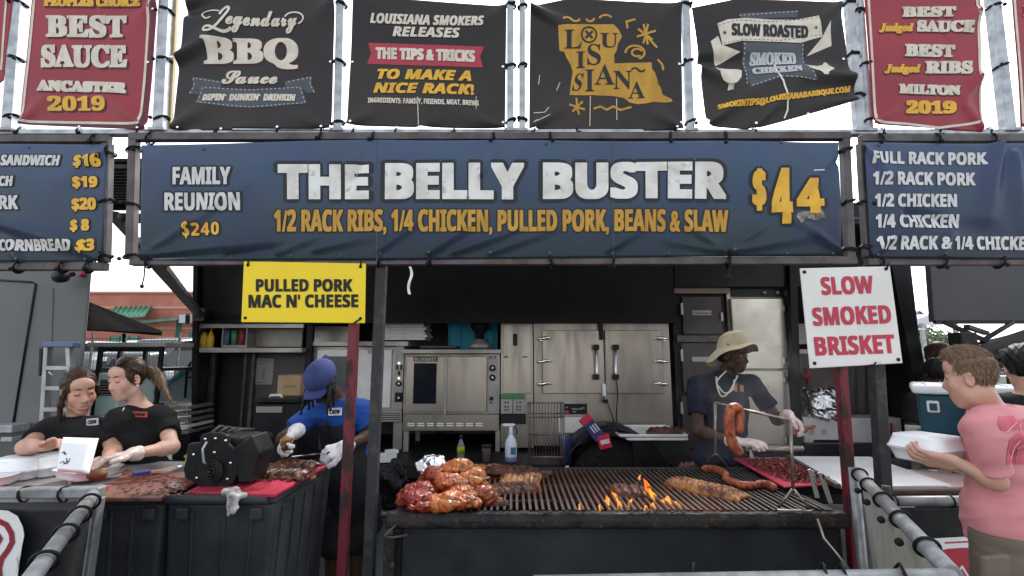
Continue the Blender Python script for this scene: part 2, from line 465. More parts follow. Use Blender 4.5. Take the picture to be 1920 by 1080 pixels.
darkglass = mat('oven_glass', (.012, .014, .018), r=.08)
pan = mat('control_panel_grey', (.30, .29, .28), (.24, .23, .22), sc=5, r=.4, m=.4)
blkp = mat('black_plastic', (.015, .015, .016), r=.35)
whm = mat('white_enamel', (.70, .69, .67), (.60, .59, .56), sc=5, r=.35)
# oven with window, right
o = thing('convection_oven', 'steel oven with one dark window door and two black dials under the blue crate', 'oven', P(845, 850, YE + .3))
m = MB(); m.fb(757, 664, 937, 776, YE, .75); m.fb(752, 655, 939, 663, YE - .05, .8); ob('body', m, stain2, o, .004)
m = MB(); m.fb(760, 668, 834, 773, YE - .035, .03); d = ob('door', m, stain, o, .006)
m = MB(); m.fb(775, 681, 818, 757, YE - .042, .01); ob('window', m, darkglass, d, .003)
m = MB(); m.fb(775, 669, 821, 678, YE - .041, .008); b = ob('name_plate', m, mat('plate_dark', (.05, .045, .045), r=.3, m=.7), d)
m = MB(); letters(m, 'BLODGETT', 'sb', 778, 670.8, 818, 676.6, flat(YE - .0425), cut=0); ob('lettering', m, stain, b)
m = MB(); m.fb(836, 668, 913, 773, YE - .035, .03); ob('door', m, stain, o, .006)
m = MB(); m.fb(833, 666, 837, 779, YE - .06, .03); ob('door_handle', m, stain2, o, .004)
m = MB(); m.fb(914.5, 667, 934, 773, YE - .012, .02); c = ob('control_panel', m, pan, o, .002)
for py in (690, 708):
    m = MB(); knob(m, 923.5, py, YE - .013, .032, .03); k = ob('dial', m, blkp, c); m = MB(); knob(m, 923.5, py, YE - .045, .012, .006); ob('dial_cap', m, whitep, k)
m = MB(); [m.fb(x, y, x + w, y + h, YE - .02, .012) for x, y, w, h in ((919, 667.5, 2, 5), (927, 667.5, 2, 5), (918, 744, 7, 7), (919, 754, 4, 3))]; ob('switch', m, blkp, c)
m = MB(); m.fb(755, 777, 936, 808, YE - .03, .7); b = ob('base', m, stain, o, .004)
m = MB(); [m.fb(764 + i * 18.3, y, 777 + i * 18.3, y + 2.2, YE - .034, .01) for i in range(8) for y in (793, 797)]; ob('vent', m, mat('pale_slot', (.75, .74, .72), r=.4), b)
for x in (757, 929):
    for yy in (YE, YE + .6):
        m = MB(); a = P(x, 808, YE); q = P(x + 4, 850, YE); m.span((a.x, yy, ZD), (q.x + .02, yy + .05, a.z + .01)); ob('leg', m, stain2, o)
# oven on the left, behind the man
o = thing('convection_oven', 'wide steel oven with lit switches behind the man in the blue cap', 'oven', P(670, 850, YE + .3))
m = MB(); m.fb(584, 650, 755, 770, YE + .05, .7); m.fb(580, 640, 765, 649, YE, .76); ob('body', m, stain2, o, .004)
m = MB(); m.fb(592, 656, 668, 765, YE + .02, .028); d = ob('door', m, whm, o, .006)
m = MB(); m.fb(613, 668, 650, 752, YE + .012, .01); ob('window', m, mat('oven_glass_bright', (.10, .11, .11), r=.1), d, .003)
m = MB(); m.fb(670, 656, 733, 765, YE + .02, .028); d = ob('door', m, whm, o, .006)
m = MB(); m.fb(690, 653.5, 708, 662.5, YE + .012, .01); ob('name_plate', m, pan, d)
m = MB(); m.fb(739, 648, 756, 767, YE + .035, .02); c = ob('control_panel', m, pan, o, .002)
m = MB(); [m.fb(x, y, x + w, y + h, YE + .028, .012) for x, y, w, h in ((743, 684, 3.5, 9), (750.5, 684, 3.5, 9), (746, 696, 4, 8), (740.5, 736, 14, 18))]; ob('switch', m, blkp, c)
for py in (719, 746):
    m = MB(); knob(m, 747.5, py, YE + .027, .028, .03); k = ob('dial', m, blkp, c); m = MB(); knob(m, 747.5, py, YE - .004, .012, .006); ob('dial_cap', m, whitep, k)
m = MB(); knob(m, 748, 681, YE + .03, .008, .01); ob('lamp', m, mat('lamp_green', (.3, .6, .3), em=(.5, 1, .5), es=2), c)
m = MB(); knob(m, 748, 709, YE + .03, .008, .01); ob('lamp', m, mat('lamp_amber', (.7, .5, .2), em=(1, .7, .25), es=2), c)
m = MB(); m.fb(584, 770, 753, 791, YE + .04, .66); b = ob('base', m, stain2, o, .003)
m = MB(); [m.fb(716, 774 + i * 4, 750, 775.5 + i * 4, YE + .034, .01) for i in range(4)]; ob('vent', m, blkp, b)
for x in (592, 738):
    m = MB(); a = P(x, 791, YE + .1); m.span((a.x, YE + .1, ZD), (a.x + .09, YE + .16, a.z + .005)); ob('leg', m, stain2, o)
# tall narrow steel cabinet
o = thing('steel_cabinet', 'tall narrow steel cabinet with one small black handle between the oven and the big smoker', 'cabinet', P(968, 850, YE + .3))
m = MB(); m.fb(938.5, 604, 1000, 840, YE + .02, .8); ob('body', m, stain, o, .004)
m = MB(); m.fb(943, 609, 996, 738, YE, .018); d = ob('door', m, stain, o, .004)
m = MB(); m.fb(962, 626, 970, 648, YE - .02, .02); ob('handle', m, blkp, d, .004)
m = MB(); [m.fb(x, 668, x + 9, 670.5, YE - .004, .01) for x in (944.5, 980)]; ob('hinge', m, fsteel, d)
# electrical outlets in a green holder
o = thing('outlet_box', 'pair of grey electrical outlet boxes under a green strip on the narrow cabinet', 'outlet', P(960, 780, YE))
m = MB(); [m.fb(x, 748, x + 22, 776, YE - .06, .055) for x in (939, 962)]; b = ob('box', m, pan, o, .003)
m = MB(); [m.fb(x, y, x + 3, y + 3, YE - .064, .01) for x in (946, 951, 968, 974) for y in (753, 761, 767)]; ob('socket', m, blkp, b)
m = MB(); m.fb(939, 740, 984, 747.5, YE - .07, .06); ob('green_strip', m, mat('green_plastic', (.05, .19, .08), r=.5), o)
m = MB(); m.fb(939, 777, 986, 795, YE - .05, .04); ob('backplate', m, blk, o)
# big smoker with two doors
o = thing('smoker_cabinet', 'large steel smoker cabinet with two doors, long handles and chrome hinges', 'smoker', P(1130, 850, YE + .3))
m = MB(); m.fb(1001, 603, 1259, 836, YE, .85); ob('body', m, stain, o, .004)
for x0, x1, hx, hs in ((1017, 1133, 1118, 1), (1135, 1243, 1155, -1)):
    m = MB(); m.fb(x0, 619, x1, 738, YE - .045, .04); d = ob('door', m, stain, o, .005)
    m = MB(); m.tube([P(hx, 654, YE - .1), P(hx + hs, 700, YE - .1), P(hx + 1, 706, YE - .1)], .013, 10); h = ob('handle', m, mat('brushed_bar', (.6, .6, .6), r=.3, m=1), d)
    m = MB(); [m.fb(hx - 5, y, hx + 6, y + 10, YE - .115, .07) for y in (646, 702)]; ob('handle_bracket', m, blkp, h, .004)
    for k, py in enumerate((635, 678, 720)):
        hx0 = 1012 if hs == 1 else 1249; sg = hs
        m = MB(); m.fb(min(hx0, hx0 + 8 * sg), py - 3, max(hx0, hx0 + 8 * sg), py + 4, YE - .07, .07)
        m.tube([P(hx0 - 4 * sg, py, YE - .06), P(hx0 + 6 * sg, py, YE - .075), P(hx0 + 13 * sg, py - 2, YE - .07), P(hx0 + 24 * sg, py, YE - .052)], .02, 8, rads=[.012, .02, .018, .006]); ob('hinge', m, chrome, d, .002)
m = MB(); m.fb(1124, 601, 1131, 637, YE - .075, .06); ob('latch', m, blk, o, .004)
m = MB(); m.fb(1053, 752, 1104, 780, YE - .02, .025); c = ob('control_panel', m, stain2, o, .002)
m = MB(); m.fb(1057, 757, 1101, 777, YE - .026, .01); p_ = ob('display', m, blkp, c)
m = MB(); knob(m, 1063, 773, YE - .03, .02, .02); ob('button', m, mat('red_plastic', (.45, .03, .03), r=.35), p_)
m = MB(); [m.fb(x, y, x + w, y + 2, YE - .03, .01) for x, y, w in ((1061, 763, 4), (1072, 766, 20), (1074, 771, 6), (1090, 764, 6))]; ob('marking', m, pan, p_)
m = MB(); m.fb(1048, 783, 1108, 812, YE - .06, .06); ob('drawer', m, whm, o, .004)
# thermometer with cable hanging on the smoker
o = thing('probe_thermometer', 'white probe thermometer with black cable stuck on the smoker doors', 'thermometer', P(1133, 735, YE - .06))
m = MB(); m.fb(1130, 720, 1136.5, 743, YE - .085, .03); ob('body', m, whitep, o, .004)
m = MB(); m.tube(smooth([P(1133, 743, YE - .09), P(1131, 752, YE - .09), P(1140, 758, YE - .09), P(1146, 775, YE - .09), P(1155, 797, YE - .1), P(1156, 770, YE - .1), P(1158, 740, YE - .1), P(1156, 712, YE - .1)]), .006, 6); m.box(P(1135, 752, YE - .09), (.05, .02, .03)); ob('cable', m, cordm, o)
# dark warming cabinets
drk = mat('brown_black_steel', (.045, .035, .033), (.03, .024, .023), sc=4, r=.4, m=.4)
o = thing('warming_cabinet', 'dark brown warming cabinet with stacked doors beside the refrigerator', 'cabinet', P(1315, 850, YE + .3))
m = MB(); m.fb(1266, 548, 1366, 850, YE + .03, .8); ob('body', m, blk, o, .004)
m = MB(); m.fb(1262, 538, 1368, 550, YE - .02, .05); ob('top_trim', m, mat('tan_trim', (.22, .17, .14), r=.5), o)
for y0, y1 in ((556, 627), (643, 735), (742, 840)):
    m = MB(); m.fb(1280, y0, 1354, y1, YE, .03); d = ob('door', m, drk, o, .004)
    m = MB(); m.fb(1298, y0 + 26, 1334, y0 + 35, YE - .004, .01); ob('name_plate', m, pan, d)
    m = MB(); m.fb(1277, y0 + 12, 1281, y0 + 34, YE - .02, .03); m.fb(1352, y0 + 30, 1356, y0 + 46, YE - .02, .03); ob('hinge', m, stain2, d)
m = MB(); letters(m, 'Cook Room 1', 'n', 1300, 584, 1331, 589, flat(YE - .005), cut=0); ob('lettering', m, blkp, o)
m = MB(); m.fb(1270, 629, 1362, 641, YE - .005, .03); ob('rail', m, fsteel, o)
# refrigerator
o = thing('refrigerator', 'tall dented steel refrigerator with two doors behind the man in the cream hat', 'refrigerator', P(1425, 850, YE + .3))
m = MB(); m.fb(1371, 541, 1477, 850, YE + .03, .8); ob('body', m, stain2, o, .004)
dent = mat('dented_steel', (.50, .46, .40), (.40, .365, .32), sc=1.6, r=.30, r2=.40, m=.75, b=.16, bs=3.0, bd=.04)
m = MB(); m.fb(1375, 559, 1474, 692, YE - .03, .055); d = ob('door', m, dent, o, .008)
m = MB(); [m.fb(1470, y, 1477, y + 12, YE - .05, .04) for y in (572, 670)]; ob('hinge', m, chrome, d, .003)
m = MB(); m.fb(1375, 694.5, 1476, 842, YE - .03, .055); d = ob('door', m, dent, o, .008)
m = MB(); [m.fb(1471, y, 1478, y + 12, YE - .05, .04) for y in (706, 820)]; ob('hinge', m, chrome, d, .003)
m = MB(); m.fb(1372, 542, 1476, 556, YE + .01, .02); c = ob('control_panel', m, blkp, o)
m = MB(); [knob(m, x, 549, YE + .01, .022) for x in (1432, 1456)]; ob('dial', m, pan, c)
# left shelf unit
o = thing('shelf_unit', 'steel shelf unit with dark lower compartments at the left end of the trailer', 'shelf', P(470, 850, YE + .3))
m = MB(); m.fb(372, 607, 569, 615, YE - .04, .05); ob('top_rail', m, stain2, o, .002)
m = MB(); m.fb(373, 652, 566, 661, YE - .12, .5); ob('shelf', m, stain2, o, .003)
m = MB(); m.fb(373, 616, 568, 651, YE + .42, .02); ob('back_panel', m, mat('cream_panel', (.52, .48, .43), (.42, .38, .33), sc=3, r=.5), o)
m = MB(); m.fb(466, 617, 566, 650, YE + .2, .02); ob('sliding_panel', m, mat('cream_panel', (.5, .5, .5)), o)
m = MB(); m.fb(373, 662, 478, 850, YE + .3, .03); ob('lower_back', m, mat('dark_brown_board', (.035, .03, .028), (.05, .043, .038), sc=4, r=.4, st=(1, 1, .15)), o)
m = MB(); m.fb(478, 662, 569, 850, YE + .3, .03); ob('side_board', m, mat('taupe_board', (.16, .14, .125), (.12, .105, .095), sc=3, r=.5), o)
m = MB(); [m.fb(x, 661, x + w, 850, YE + .1, .04) for x, w in ((388, 2), (392, 4), (452, 4), (466, 6))]; ob('upright', m, fsteel, o)
m = MB(); m.fb(568, 604, 580, 850, YE - .02, .06); ob('end_post', m, blk, o, .004)
m = MB(); m.fb(582, 612, 660, 640, YE + .3, .02); ob('splash_panel', m, stain2, o)
# notice paper
o = thing('paper_notice', 'printed paper notice taped to the taupe board behind the man in the blue cap', 'notice', P(493, 696, YE + .29))
m = MB(); m.fb(475, 672, 512, 721, YE + .29, .003); ob('sheet', m, mat('grey_paper', (.42, .42, .43), r=.8), o)
m = MB(); [m.fb(478, 676 + k * 5, 478 + w, 677.6 + k * 5, YE + .287, .002) for k, w in enumerate((30, 20, 0, 8, 6, 8, 7, 0, 20))]; m.fb(491, 692, 496, 712, YE + .287, .002); ob('print', m, pan, o)
# mustard bottles
mus = mat('mustard_yellow', (.52, .33, .02), r=.35)
o = thing('squeeze_bottle', 'yellow squeeze bottle at the left end of the shelf', 'bottle', P(382, 652, YE)); o0 = o
m = MB(); p = P(382, 652, YE); m.lathe([(.03, 0), (.034, .01), (.034, .10), (.026, .125), (.022, .13)], p, 16); ob('bottle', m, mus, o)
m = MB(); m.lathe([(.02, .13), (.02, .15), (.008, .155), (.004, .20)], p, 12); ob('nozzle', m, mus, o)
dup(o0, P(393.5, 652, YE), 'yellow squeeze bottle standing right of another yellow bottle on the shelf')
# cups in a rack
o = thing('cup_rack', 'small glass fronted rack holding blue, green and red cups on the shelf', 'rack', P(435, 652, YE + .05))
m = MB(); m.fb(416, 647, 463, 651.5, YE - .02, .18); m.fb(416, 613, 418, 648, YE - .02, .18); m.fb(461, 613, 463, 648, YE - .02, .18); ob('frame', m, pan, o)
for x, c in ((424, (.08, .22, .32)), (439, (.10, .26, .10)), (454, (.38, .05, .07))):
    m = MB(); m.lathe([(.026, 0), (.036, .15), (.033, .15), (.024, .01)], P(x, 647, YE + .06), 16); ob('cup', m, mat('cup%g' % x, c, r=.4), o)
# cardboard box, black speaker-like heater and clutter by the man
o = thing('cardboard_box', 'brown cardboard box on top of the black hot box', 'box', P(545, 742, YE - .1))
m = MB(); m.fb(520, 705, 563, 742, 4.6, .3); m.fb(520, 703.6, 563, 705, 4.598, .3); ob('carton', m, wood_card, o, .003)
m = MB(); [m.fb(532 + k * 5, 722, 534 + k * 5 + (k > 2) * 4, 727, 4.596, .003) for k in range(4)]; ob('print', m, mat('print_brown', (.25, .16, .09), r=.8), o)
o = thing('hot_box', 'black insulated food carrier standing behind the cutting station', 'food carrier', P(520, 850, 4.3))
m = MB(); m.fb(472, 757, 556, 905, 4.25, .5); ob('body', m, blk, o, .015, 2)
m = MB(); m.fb(474, 748, 557, 756, 4.23, .5); ob('lid', m, blk, o, .01, 2)
m = MB(); m.fb(480, 762, 529, 774, 4.243, .01); ob('label_plate', m, pan, o, .002)
m = MB(); m.fb(476, 845, 550, 852, 4.24, .01); knob(m, 505, 818, 4.25, .04, .015); ob('badge', m, mat('badge_dark', (.03, .03, .03), r=.3), o)
m = MB(); m.tube([P(505, 748, 4.4), P(508, 741, 4.4), P(527, 741, 4.4), P(530, 748, 4.4)], .012, 8); ob('carry_handle', m, whm, o)
# trays stacked on the ovens
o0 = thing('sheet_pan', 'steel sheet pan in the stack on top of the left oven', 'pan', (0, 0, 0), group='sheet pans stacked on the oven')
m = MB(); w2, d2 = .24, .17
m.span((-w2, -d2, 0), (w2, d2, .004)); m.span((-w2, -d2, .004), (w2, -d2 + .012, .024)); m.span((-w2, d2 - .012, .004), (w2, d2, .024)); ob('tray', m, whm, o0, .003, local=True)
bp_ = P(760, 639, YE + .2)
for k in range(8):
    (o0 if k == 0 else dup(o0, (0, 0, 0))).location = bp_ + V((rnd.uniform(-.02, .02), rnd.uniform(-.02, .02), .004 + k * .026))
    if k == 7: COL.objects[-1]
o = thing('black_sheet_pan', 'thin dark sheet pan resting on the windowed oven', 'pan', P(820, 654, YE + .2))
m = MB(); m.fb(787, 648, 856, 653, YE + .1, .3); ob('tray', m, fsteel, o, .004)
# blue crate and mixer
o = thing('plastic_crate', 'bright blue plastic crate standing on the windowed oven', 'crate', P(885, 654, YE + .3))
blu = mat('bright_blue_plastic', (.02, .46, .66), (.018, .40, .60), sc=4, r=.4)
m = MB(); m.fb(840, 604, 933, 655, YE + .45, .03); m.fb(838, 604, 935, 609, YE + .4, .36); m.fb(840, 609, 843, 655, YE + .42, .33); m.fb(930, 609, 933, 655, YE + .42, .33); ob('shell', m, blu, o, .004)
m = MB(); [m.fb(x, 609, x + 4, 655, YE + .42, .03) for x in (860, 885, 908, 920)]; ob('rib', m, blu, o, .003)
o = thing('food_blender', 'grey based kitchen blender with black jug in front of the blue crate', 'blender', P(900, 654, YE + .2))
bp_ = P(900, 654, YE + .15)
m = MB(); m.lathe([(.12, 0), (.12, .035), (.10, .06), (.055, .085), (.05, .10)], bp_, 24); ob('base', m, pan, o)
m = MB(); m.lathe([(.045, .10), (.05, .16), (.085, .20), (.10, .24), (.09, .27)], bp_, 20); m.box(bp_ + V((.09, 0, .22)), (.08, .03, .04)); ob('jug', m, blkp, o)
# ------------------------------------------------------------------ steel structure that carries the banners
YB = 2.5


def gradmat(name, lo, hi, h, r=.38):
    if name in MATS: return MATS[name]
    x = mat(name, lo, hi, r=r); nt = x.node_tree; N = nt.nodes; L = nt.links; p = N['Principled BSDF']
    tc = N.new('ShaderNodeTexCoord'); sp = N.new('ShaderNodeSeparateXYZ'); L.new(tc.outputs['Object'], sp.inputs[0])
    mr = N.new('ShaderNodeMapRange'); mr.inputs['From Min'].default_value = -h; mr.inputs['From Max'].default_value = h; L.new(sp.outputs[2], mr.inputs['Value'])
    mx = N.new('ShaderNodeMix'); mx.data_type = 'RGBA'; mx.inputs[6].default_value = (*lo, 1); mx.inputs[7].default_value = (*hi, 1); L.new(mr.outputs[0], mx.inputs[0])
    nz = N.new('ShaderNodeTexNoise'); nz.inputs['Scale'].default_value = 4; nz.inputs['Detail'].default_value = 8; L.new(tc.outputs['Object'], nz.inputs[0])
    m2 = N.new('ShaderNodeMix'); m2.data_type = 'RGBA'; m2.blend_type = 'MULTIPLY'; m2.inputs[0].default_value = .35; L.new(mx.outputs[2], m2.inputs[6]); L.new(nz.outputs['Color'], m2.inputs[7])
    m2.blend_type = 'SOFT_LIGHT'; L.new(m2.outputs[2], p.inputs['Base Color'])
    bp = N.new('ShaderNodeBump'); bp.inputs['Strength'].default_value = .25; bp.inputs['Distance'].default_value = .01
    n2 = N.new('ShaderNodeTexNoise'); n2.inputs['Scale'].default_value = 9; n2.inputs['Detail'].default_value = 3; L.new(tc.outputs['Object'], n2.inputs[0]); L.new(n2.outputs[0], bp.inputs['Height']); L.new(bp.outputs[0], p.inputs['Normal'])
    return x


vblk = mat('black_vinyl', (.030, .0275, .028), (.045, .039, .037), sc=1.6, r=.42, r2=.55, b=.25, bs=7, bd=.008, c3=(.055, .042, .036), sc3=1.1, lo3=.58, hi3=.8)
vred = mat('red_vinyl', (.30, .028, .04), (.25, .022, .034), sc=2, r=.45, b=.22, bs=7, bd=.008)
vmar = mat('maroon_vinyl', (.10, .02, .03), r=.5)
cream = mat('cream_print', (.66, .60, .50), (.56, .50, .41), sc=12, r=.5)
silver = mat('silver_print', (.60, .60, .58), (.50, .49, .47), sc=14, r=.45)
wornw = mat('worn_white_print', (.72, .72, .68), (.58, .56, .50), sc=7, r=.45, c3=(.45, .42, .37), sc3=22, lo3=.6, hi3=.7)
gold = mat('gold_print', (.72, .40, .035), (.60, .33, .03), sc=9, r=.45)
gold2 = mat('dull_gold_print', (.50, .27, .03), (.42, .22, .025), sc=6, r=.45, st=(3, 3, .5))
dkout = mat('charcoal_print', (.028, .030, .034), r=.45)
ribred = mat('red_print', (.38, .035, .055), r=.45)
slate = mat('slate_print', (.06, .068, .08), (.075, .083, .095), sc=5, r=.5)
greyp = mat('grey_print', (.45, .46, .47), r=.5)


def pl(pts, u):
    "point a share u along a polyline of equally weighted pixels"
    if len(pts) == 2: return (pts[0][0] + (pts[1][0] - pts[0][0]) * u, pts[0][1] + (pts[1][1] - pts[0][1]) * u)
    x0, x1 = pts[0][0], pts[-1][0]; x = x0 + (x1 - x0) * u
    for (a, b), (c, d) in zip(pts, pts[1:]):
        if x <= c or (c, d) == tuple(pts[-1]): t = (x - a) / (c - a); return (x, b + (d - b) * t)


class Banner:
    def __init__(s, name, label, cat, top, bot, Y, m, folds=(), nu=60, nv=30, amp=.006, seed=1, bulge=.0, group=None):
        s.Y = Y; s.folds = folds; s.top = top; s.bot = bot; g = random.Random(seed); s.amp = amp
        s.wv = [(g.uniform(-.02, .02), g.uniform(-.03, .03), g.uniform(0, 6.3)) for _ in range(6)]; s.bulge = bulge
        cx = (top[0][0] + top[-1][0] + bot[0][0] + bot[-1][0]) / 4; cy = (top[0][1] + bot[0][1]) / 2
        s.root = thing(name, label, cat, P(cx, cy, Y), group)
        mb = MB()

        def fn(u, v):
            a = pl(top, u); b = pl(bot, u); return s.at(a[0] + (b[0] - a[0]) * v, a[1] + (b[1] - a[1]) * v, 0)
        mb.sheet(fn, int(nu * 1.6), int(nv * 1.5), (0, .003, 0)); ob('cloth', mb, m, s.root)

    def D(s, x, y):
        d = sum(s.amp * .35 * math.sin(x * a + y * b + c) for a, b, c in s.wv)
        for x0, y0, x1, y1, w, am in s.folds:
            dx, dy = x1 - x0, y1 - y0; l2 = dx * dx + dy * dy; t = ((x - x0) * dx + (y - y0) * dy) / l2
            if -.3 < t < 1.3:
                tc = min(1, max(0, t)); e = math.hypot(x - x0 - tc * dx, y - y0 - tc * dy); ww = w * (.5 + tc)
                d += 1.9 * am * math.exp(-(e / ww) ** 2) * (1 - .75 * tc) * (1 if e < 3 * ww else 0)
        return d

    def at(s, x, y, l):
        p = P(x, y, s.Y); p.y -= s.D(x, y) + l; return p

    def text(s, items, m, off=.0042, **kw):
        for it in items:
            k = dict(kw); mb = MB(); k.setdefault('cut', 8)
            if len(it) > 6: k.update(it[6])
            letters(mb, it[0], it[1], *it[2:6], s.at, off=off, **k); ob('lettering', mb, m, s.root)

    def back(s, items, m, name='letter_outline', off=.0012, d=0, **kw):
        for it in items:
            k = dict(kw); mb = MB()
            if len(it) > 6: k['slope'] = it[6].get('slope', 0)
            letters(mb, it[0], it[1], *[q + d for q in it[2:6]], s.at, off=off, **k); ob(name, mb, m, s.root)

    def poly(s, pts, m, off=.0015, name='emblem', parent=None, mb=None):
        "a printed shape with pixel outline pts"
        bm = bmesh.new(); bm.faces.new([bm.verts.new((x, y, 0)) for x, y in pts]); xs = [p[0] for p in pts]; ys = [p[1] for p in pts]
        bmesh.ops.triangulate(bm, faces=bm.faces[:])
        for lo, hi, n in ((min(xs), max(xs), (1, 0, 0)), (min(ys), max(ys), (0, 1, 0))):
            for k in range(1, int((hi - lo) / 5) + 1):
                bmesh.ops.bisect_plane(bm, geom=bm.verts[:] + bm.edges[:] + bm.faces[:], plane_co=(n[0] * (lo + k * 5), n[1] * (lo + k * 5), 0), plane_no=n)
        bm.verts.index_update(); q = mb or MB(); q.add([s.at(v.co.x, v.co.y, off) for v in bm.verts], [[v.index for v in f.verts] for f in bm.faces], 0, True); bm.free()
        return None if mb else ob(name, q, m, parent or s.root)

    def line(s, pts, w, m, off=.002, name='emblem', mb=None, dash=0):
        "a printed stroke of pixel width w"
        q = mb or MB(); dense = []
        for (a, b), (c, d) in zip(pts, pts[1:]):
            n = max(1, int(math.hypot(c - a, d - b) / (dash or 8))); dense += [(a + (c - a) * k / n, b + (d - b) * k / n) for k in range(n)]
        dense.append(pts[-1])
        for k, ((a, b), (c, d)) in enumerate(zip(dense, dense[1:])):
            if dash and k % 2: continue
            l = math.hypot(c - a, d - b) or 1; nx, ny = -(d - b) / l * w / 2, (c - a) / l * w / 2; ex, ey = (c - a) / l * w * .2, (d - b) / l * w * .2
            if dash: ex = ey = 0
            q.add([s.at(x, y, off) for x, y in ((a + nx - ex, b + ny - ey), (c + nx + ex, d + ny + ey), (c - nx + ex, d - ny + ey), (a - nx - ex, b - ny - ey))], [(0, 1, 2, 3)])
        return None if mb else ob(name, q, m, s.root)

    def grommets(s, pts, m=None):
        mb = MB()
        for x, y in pts: mb.lathe([(.0045, 0), (.008, 0), (.008, .003), (.0045, .003)], s.at(x, y, .001), 10, ax=(0, -1, 0))
        return ob('grommet', mb, m or chrome, s.root)


def arcp(cx, cy, rx, ry, a0, a1, n=14): return [(cx + rx * math.cos(R(a0 + (a1 - a0) * k / n)), cy + ry * math.sin(R(a0 + (a1 - a0) * k / n))) for k in range(n + 1)]


# --- main menu banner and its frame
B = Banner('menu_banner', 'wide blue banner advertising THE BELLY BUSTER for $44', 'banner', [(265, 272), (700, 262), (1574, 266)], [(262, 488), (700, 487), (1577, 478)], YB - .03,
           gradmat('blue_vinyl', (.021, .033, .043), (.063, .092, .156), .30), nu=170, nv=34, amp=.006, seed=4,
           folds=[(264, 480, 470, 340, 9, .010), (264, 482, 500, 452, 8, .02), (264, 484, 420, 470, 8, -.014), (712, 470, 790, 410, 7, .012), (806, 474, 905, 405, 9, .016), (850, 474, 1010, 415, 8, .016), (920, 474, 1060, 420, 8, .012),
                  (1361, 474, 1290, 420, 7, .016), (1361, 474, 1250, 450, 6, .012), (1361, 474, 1440, 415, 8, .016), (1361, 474, 1530, 440, 8, .014), (1574, 470, 1440, 380, 9, .014), (1574, 300, 1500, 400, 10, -.012), (900, 330, 940, 262, 6, .008), (660, 340, 700, 268, 7, -.008),
                  (590, 470, 700, 440, 8, .012), (1140, 470, 1200, 430, 7, .012), (520, 475, 600, 440, 7, .012), (420, 480, 560, 460, 6, -.01)])
tt = [('THE', 'sb', 520, 310, 628, 374), ('BELLY', 'sb', 722, 306, 983, 374), ('BUSTER', 'sb', 1018, 304, 1362, 374)]
tt[0] = ('THE', 'sb', 522, 309, 692, 374)
B.back(tt, dkout, ring=8.5, cut=8); B.back((('FAMILY', 'sb', 324, 313, 433, 346), ('REUNION', 'sb', 309, 361, 451, 395)), dkout, ring=4.5, cut=8); B.back([('$', 'sb', 343, 415, 355, 447), ('2', 'sb', 359, 418, 374, 442), ('4', 'sb', 377, 417, 393, 441), ('0', 'sb', 396, 416, 411, 440)], dkout, ring=4)
B.back((('1/2 RACK RIBS, 1/4 CHICKEN, PULLED PORK, BEANS & SLAW', 'sb', 514, 393, 1366, 441),), dkout, ring=3.8, cut=8); B.back((('$', 'sb', 1411, 316, 1437, 395), ('4', 'sb', 1446, 314, 1486, 420), ('4', 'sb', 1494, 333, 1544, 400)), dkout, ring=7)
B.text(tt, wornw, bold=4.2, cut=8); B.text([('FAMILY', 'sb', 324, 313, 433, 346), ('REUNION', 'sb', 309, 361, 451, 395)], silver, bold=1)
B.text([('1/2 RACK RIBS, 1/4 CHICKEN, PULLED PORK, BEANS & SLAW', 'sb', 514, 393, 1366, 441)], gold2, bold=1.2, cut=8)
B.text([('$', 'sb', 1411, 316, 1437, 395), ('4', 'sb', 1446, 314, 1486, 420), ('4', 'sb', 1494, 333, 1544, 400)], gold, off=.0062, bold=3)
B.text([('$', 'sb', 343, 415, 355, 447), ('2', 'sb', 359, 418, 374, 442), ('4', 'sb', 377, 417, 393, 441), ('0', 'sb', 396, 416, 411, 440)], mat('orange_print', (.62, .27, .02), (.70, .42, .05), sc=14, r=.45), bold=.5, cut=6)
B.poly([(1496, 398), (1540, 392), (1546, 408), (1530, 414), (1510, 410), (1498, 420), (1492, 408)], mat('torn_print', (.10, .09, .075), (.32, .28, .2), sc=30, r=.6), .0034, 'torn_patch')
B.line([(1528, 318), (1548, 317)], 2, wornw, name='patch_edge')
B.line([(707, 262), (707, 488)], 1.6, slate, name='seam'); B.line([(1150, 262), (1150, 486)], 1.2, slate, name='seam')
B.grommets([(x, 480 if x < 700 else 475) for x in (430, 545, 640, 713, 806, 920, 1031, 1148, 1253, 1362, 1474, 1561)] + [(381, 279), (1024, 270), (1465, 267)], fsteel)
F0 = thing('banner_frame', 'dark steel frame around the wide blue banner over the grill', 'frame', P(917, 495, YB))
for a, b in (((245, 258), (1592, 256)), ((247, 491), (1603, 489))):
    m = MB(); m.bar(P(*a, YB), P(*b, YB), .042, .042); ob('rail', m, fsteel, F0, .003)
for a, b in (((252, 262), (246, 486)), ((1583, 260), (1593, 484))):
    m = MB(); m.bar(P(*a, YB), P(*b, YB), .042, .042, up=(0, 1, 0)); ob('stile', m, fsteel, F0, .003)
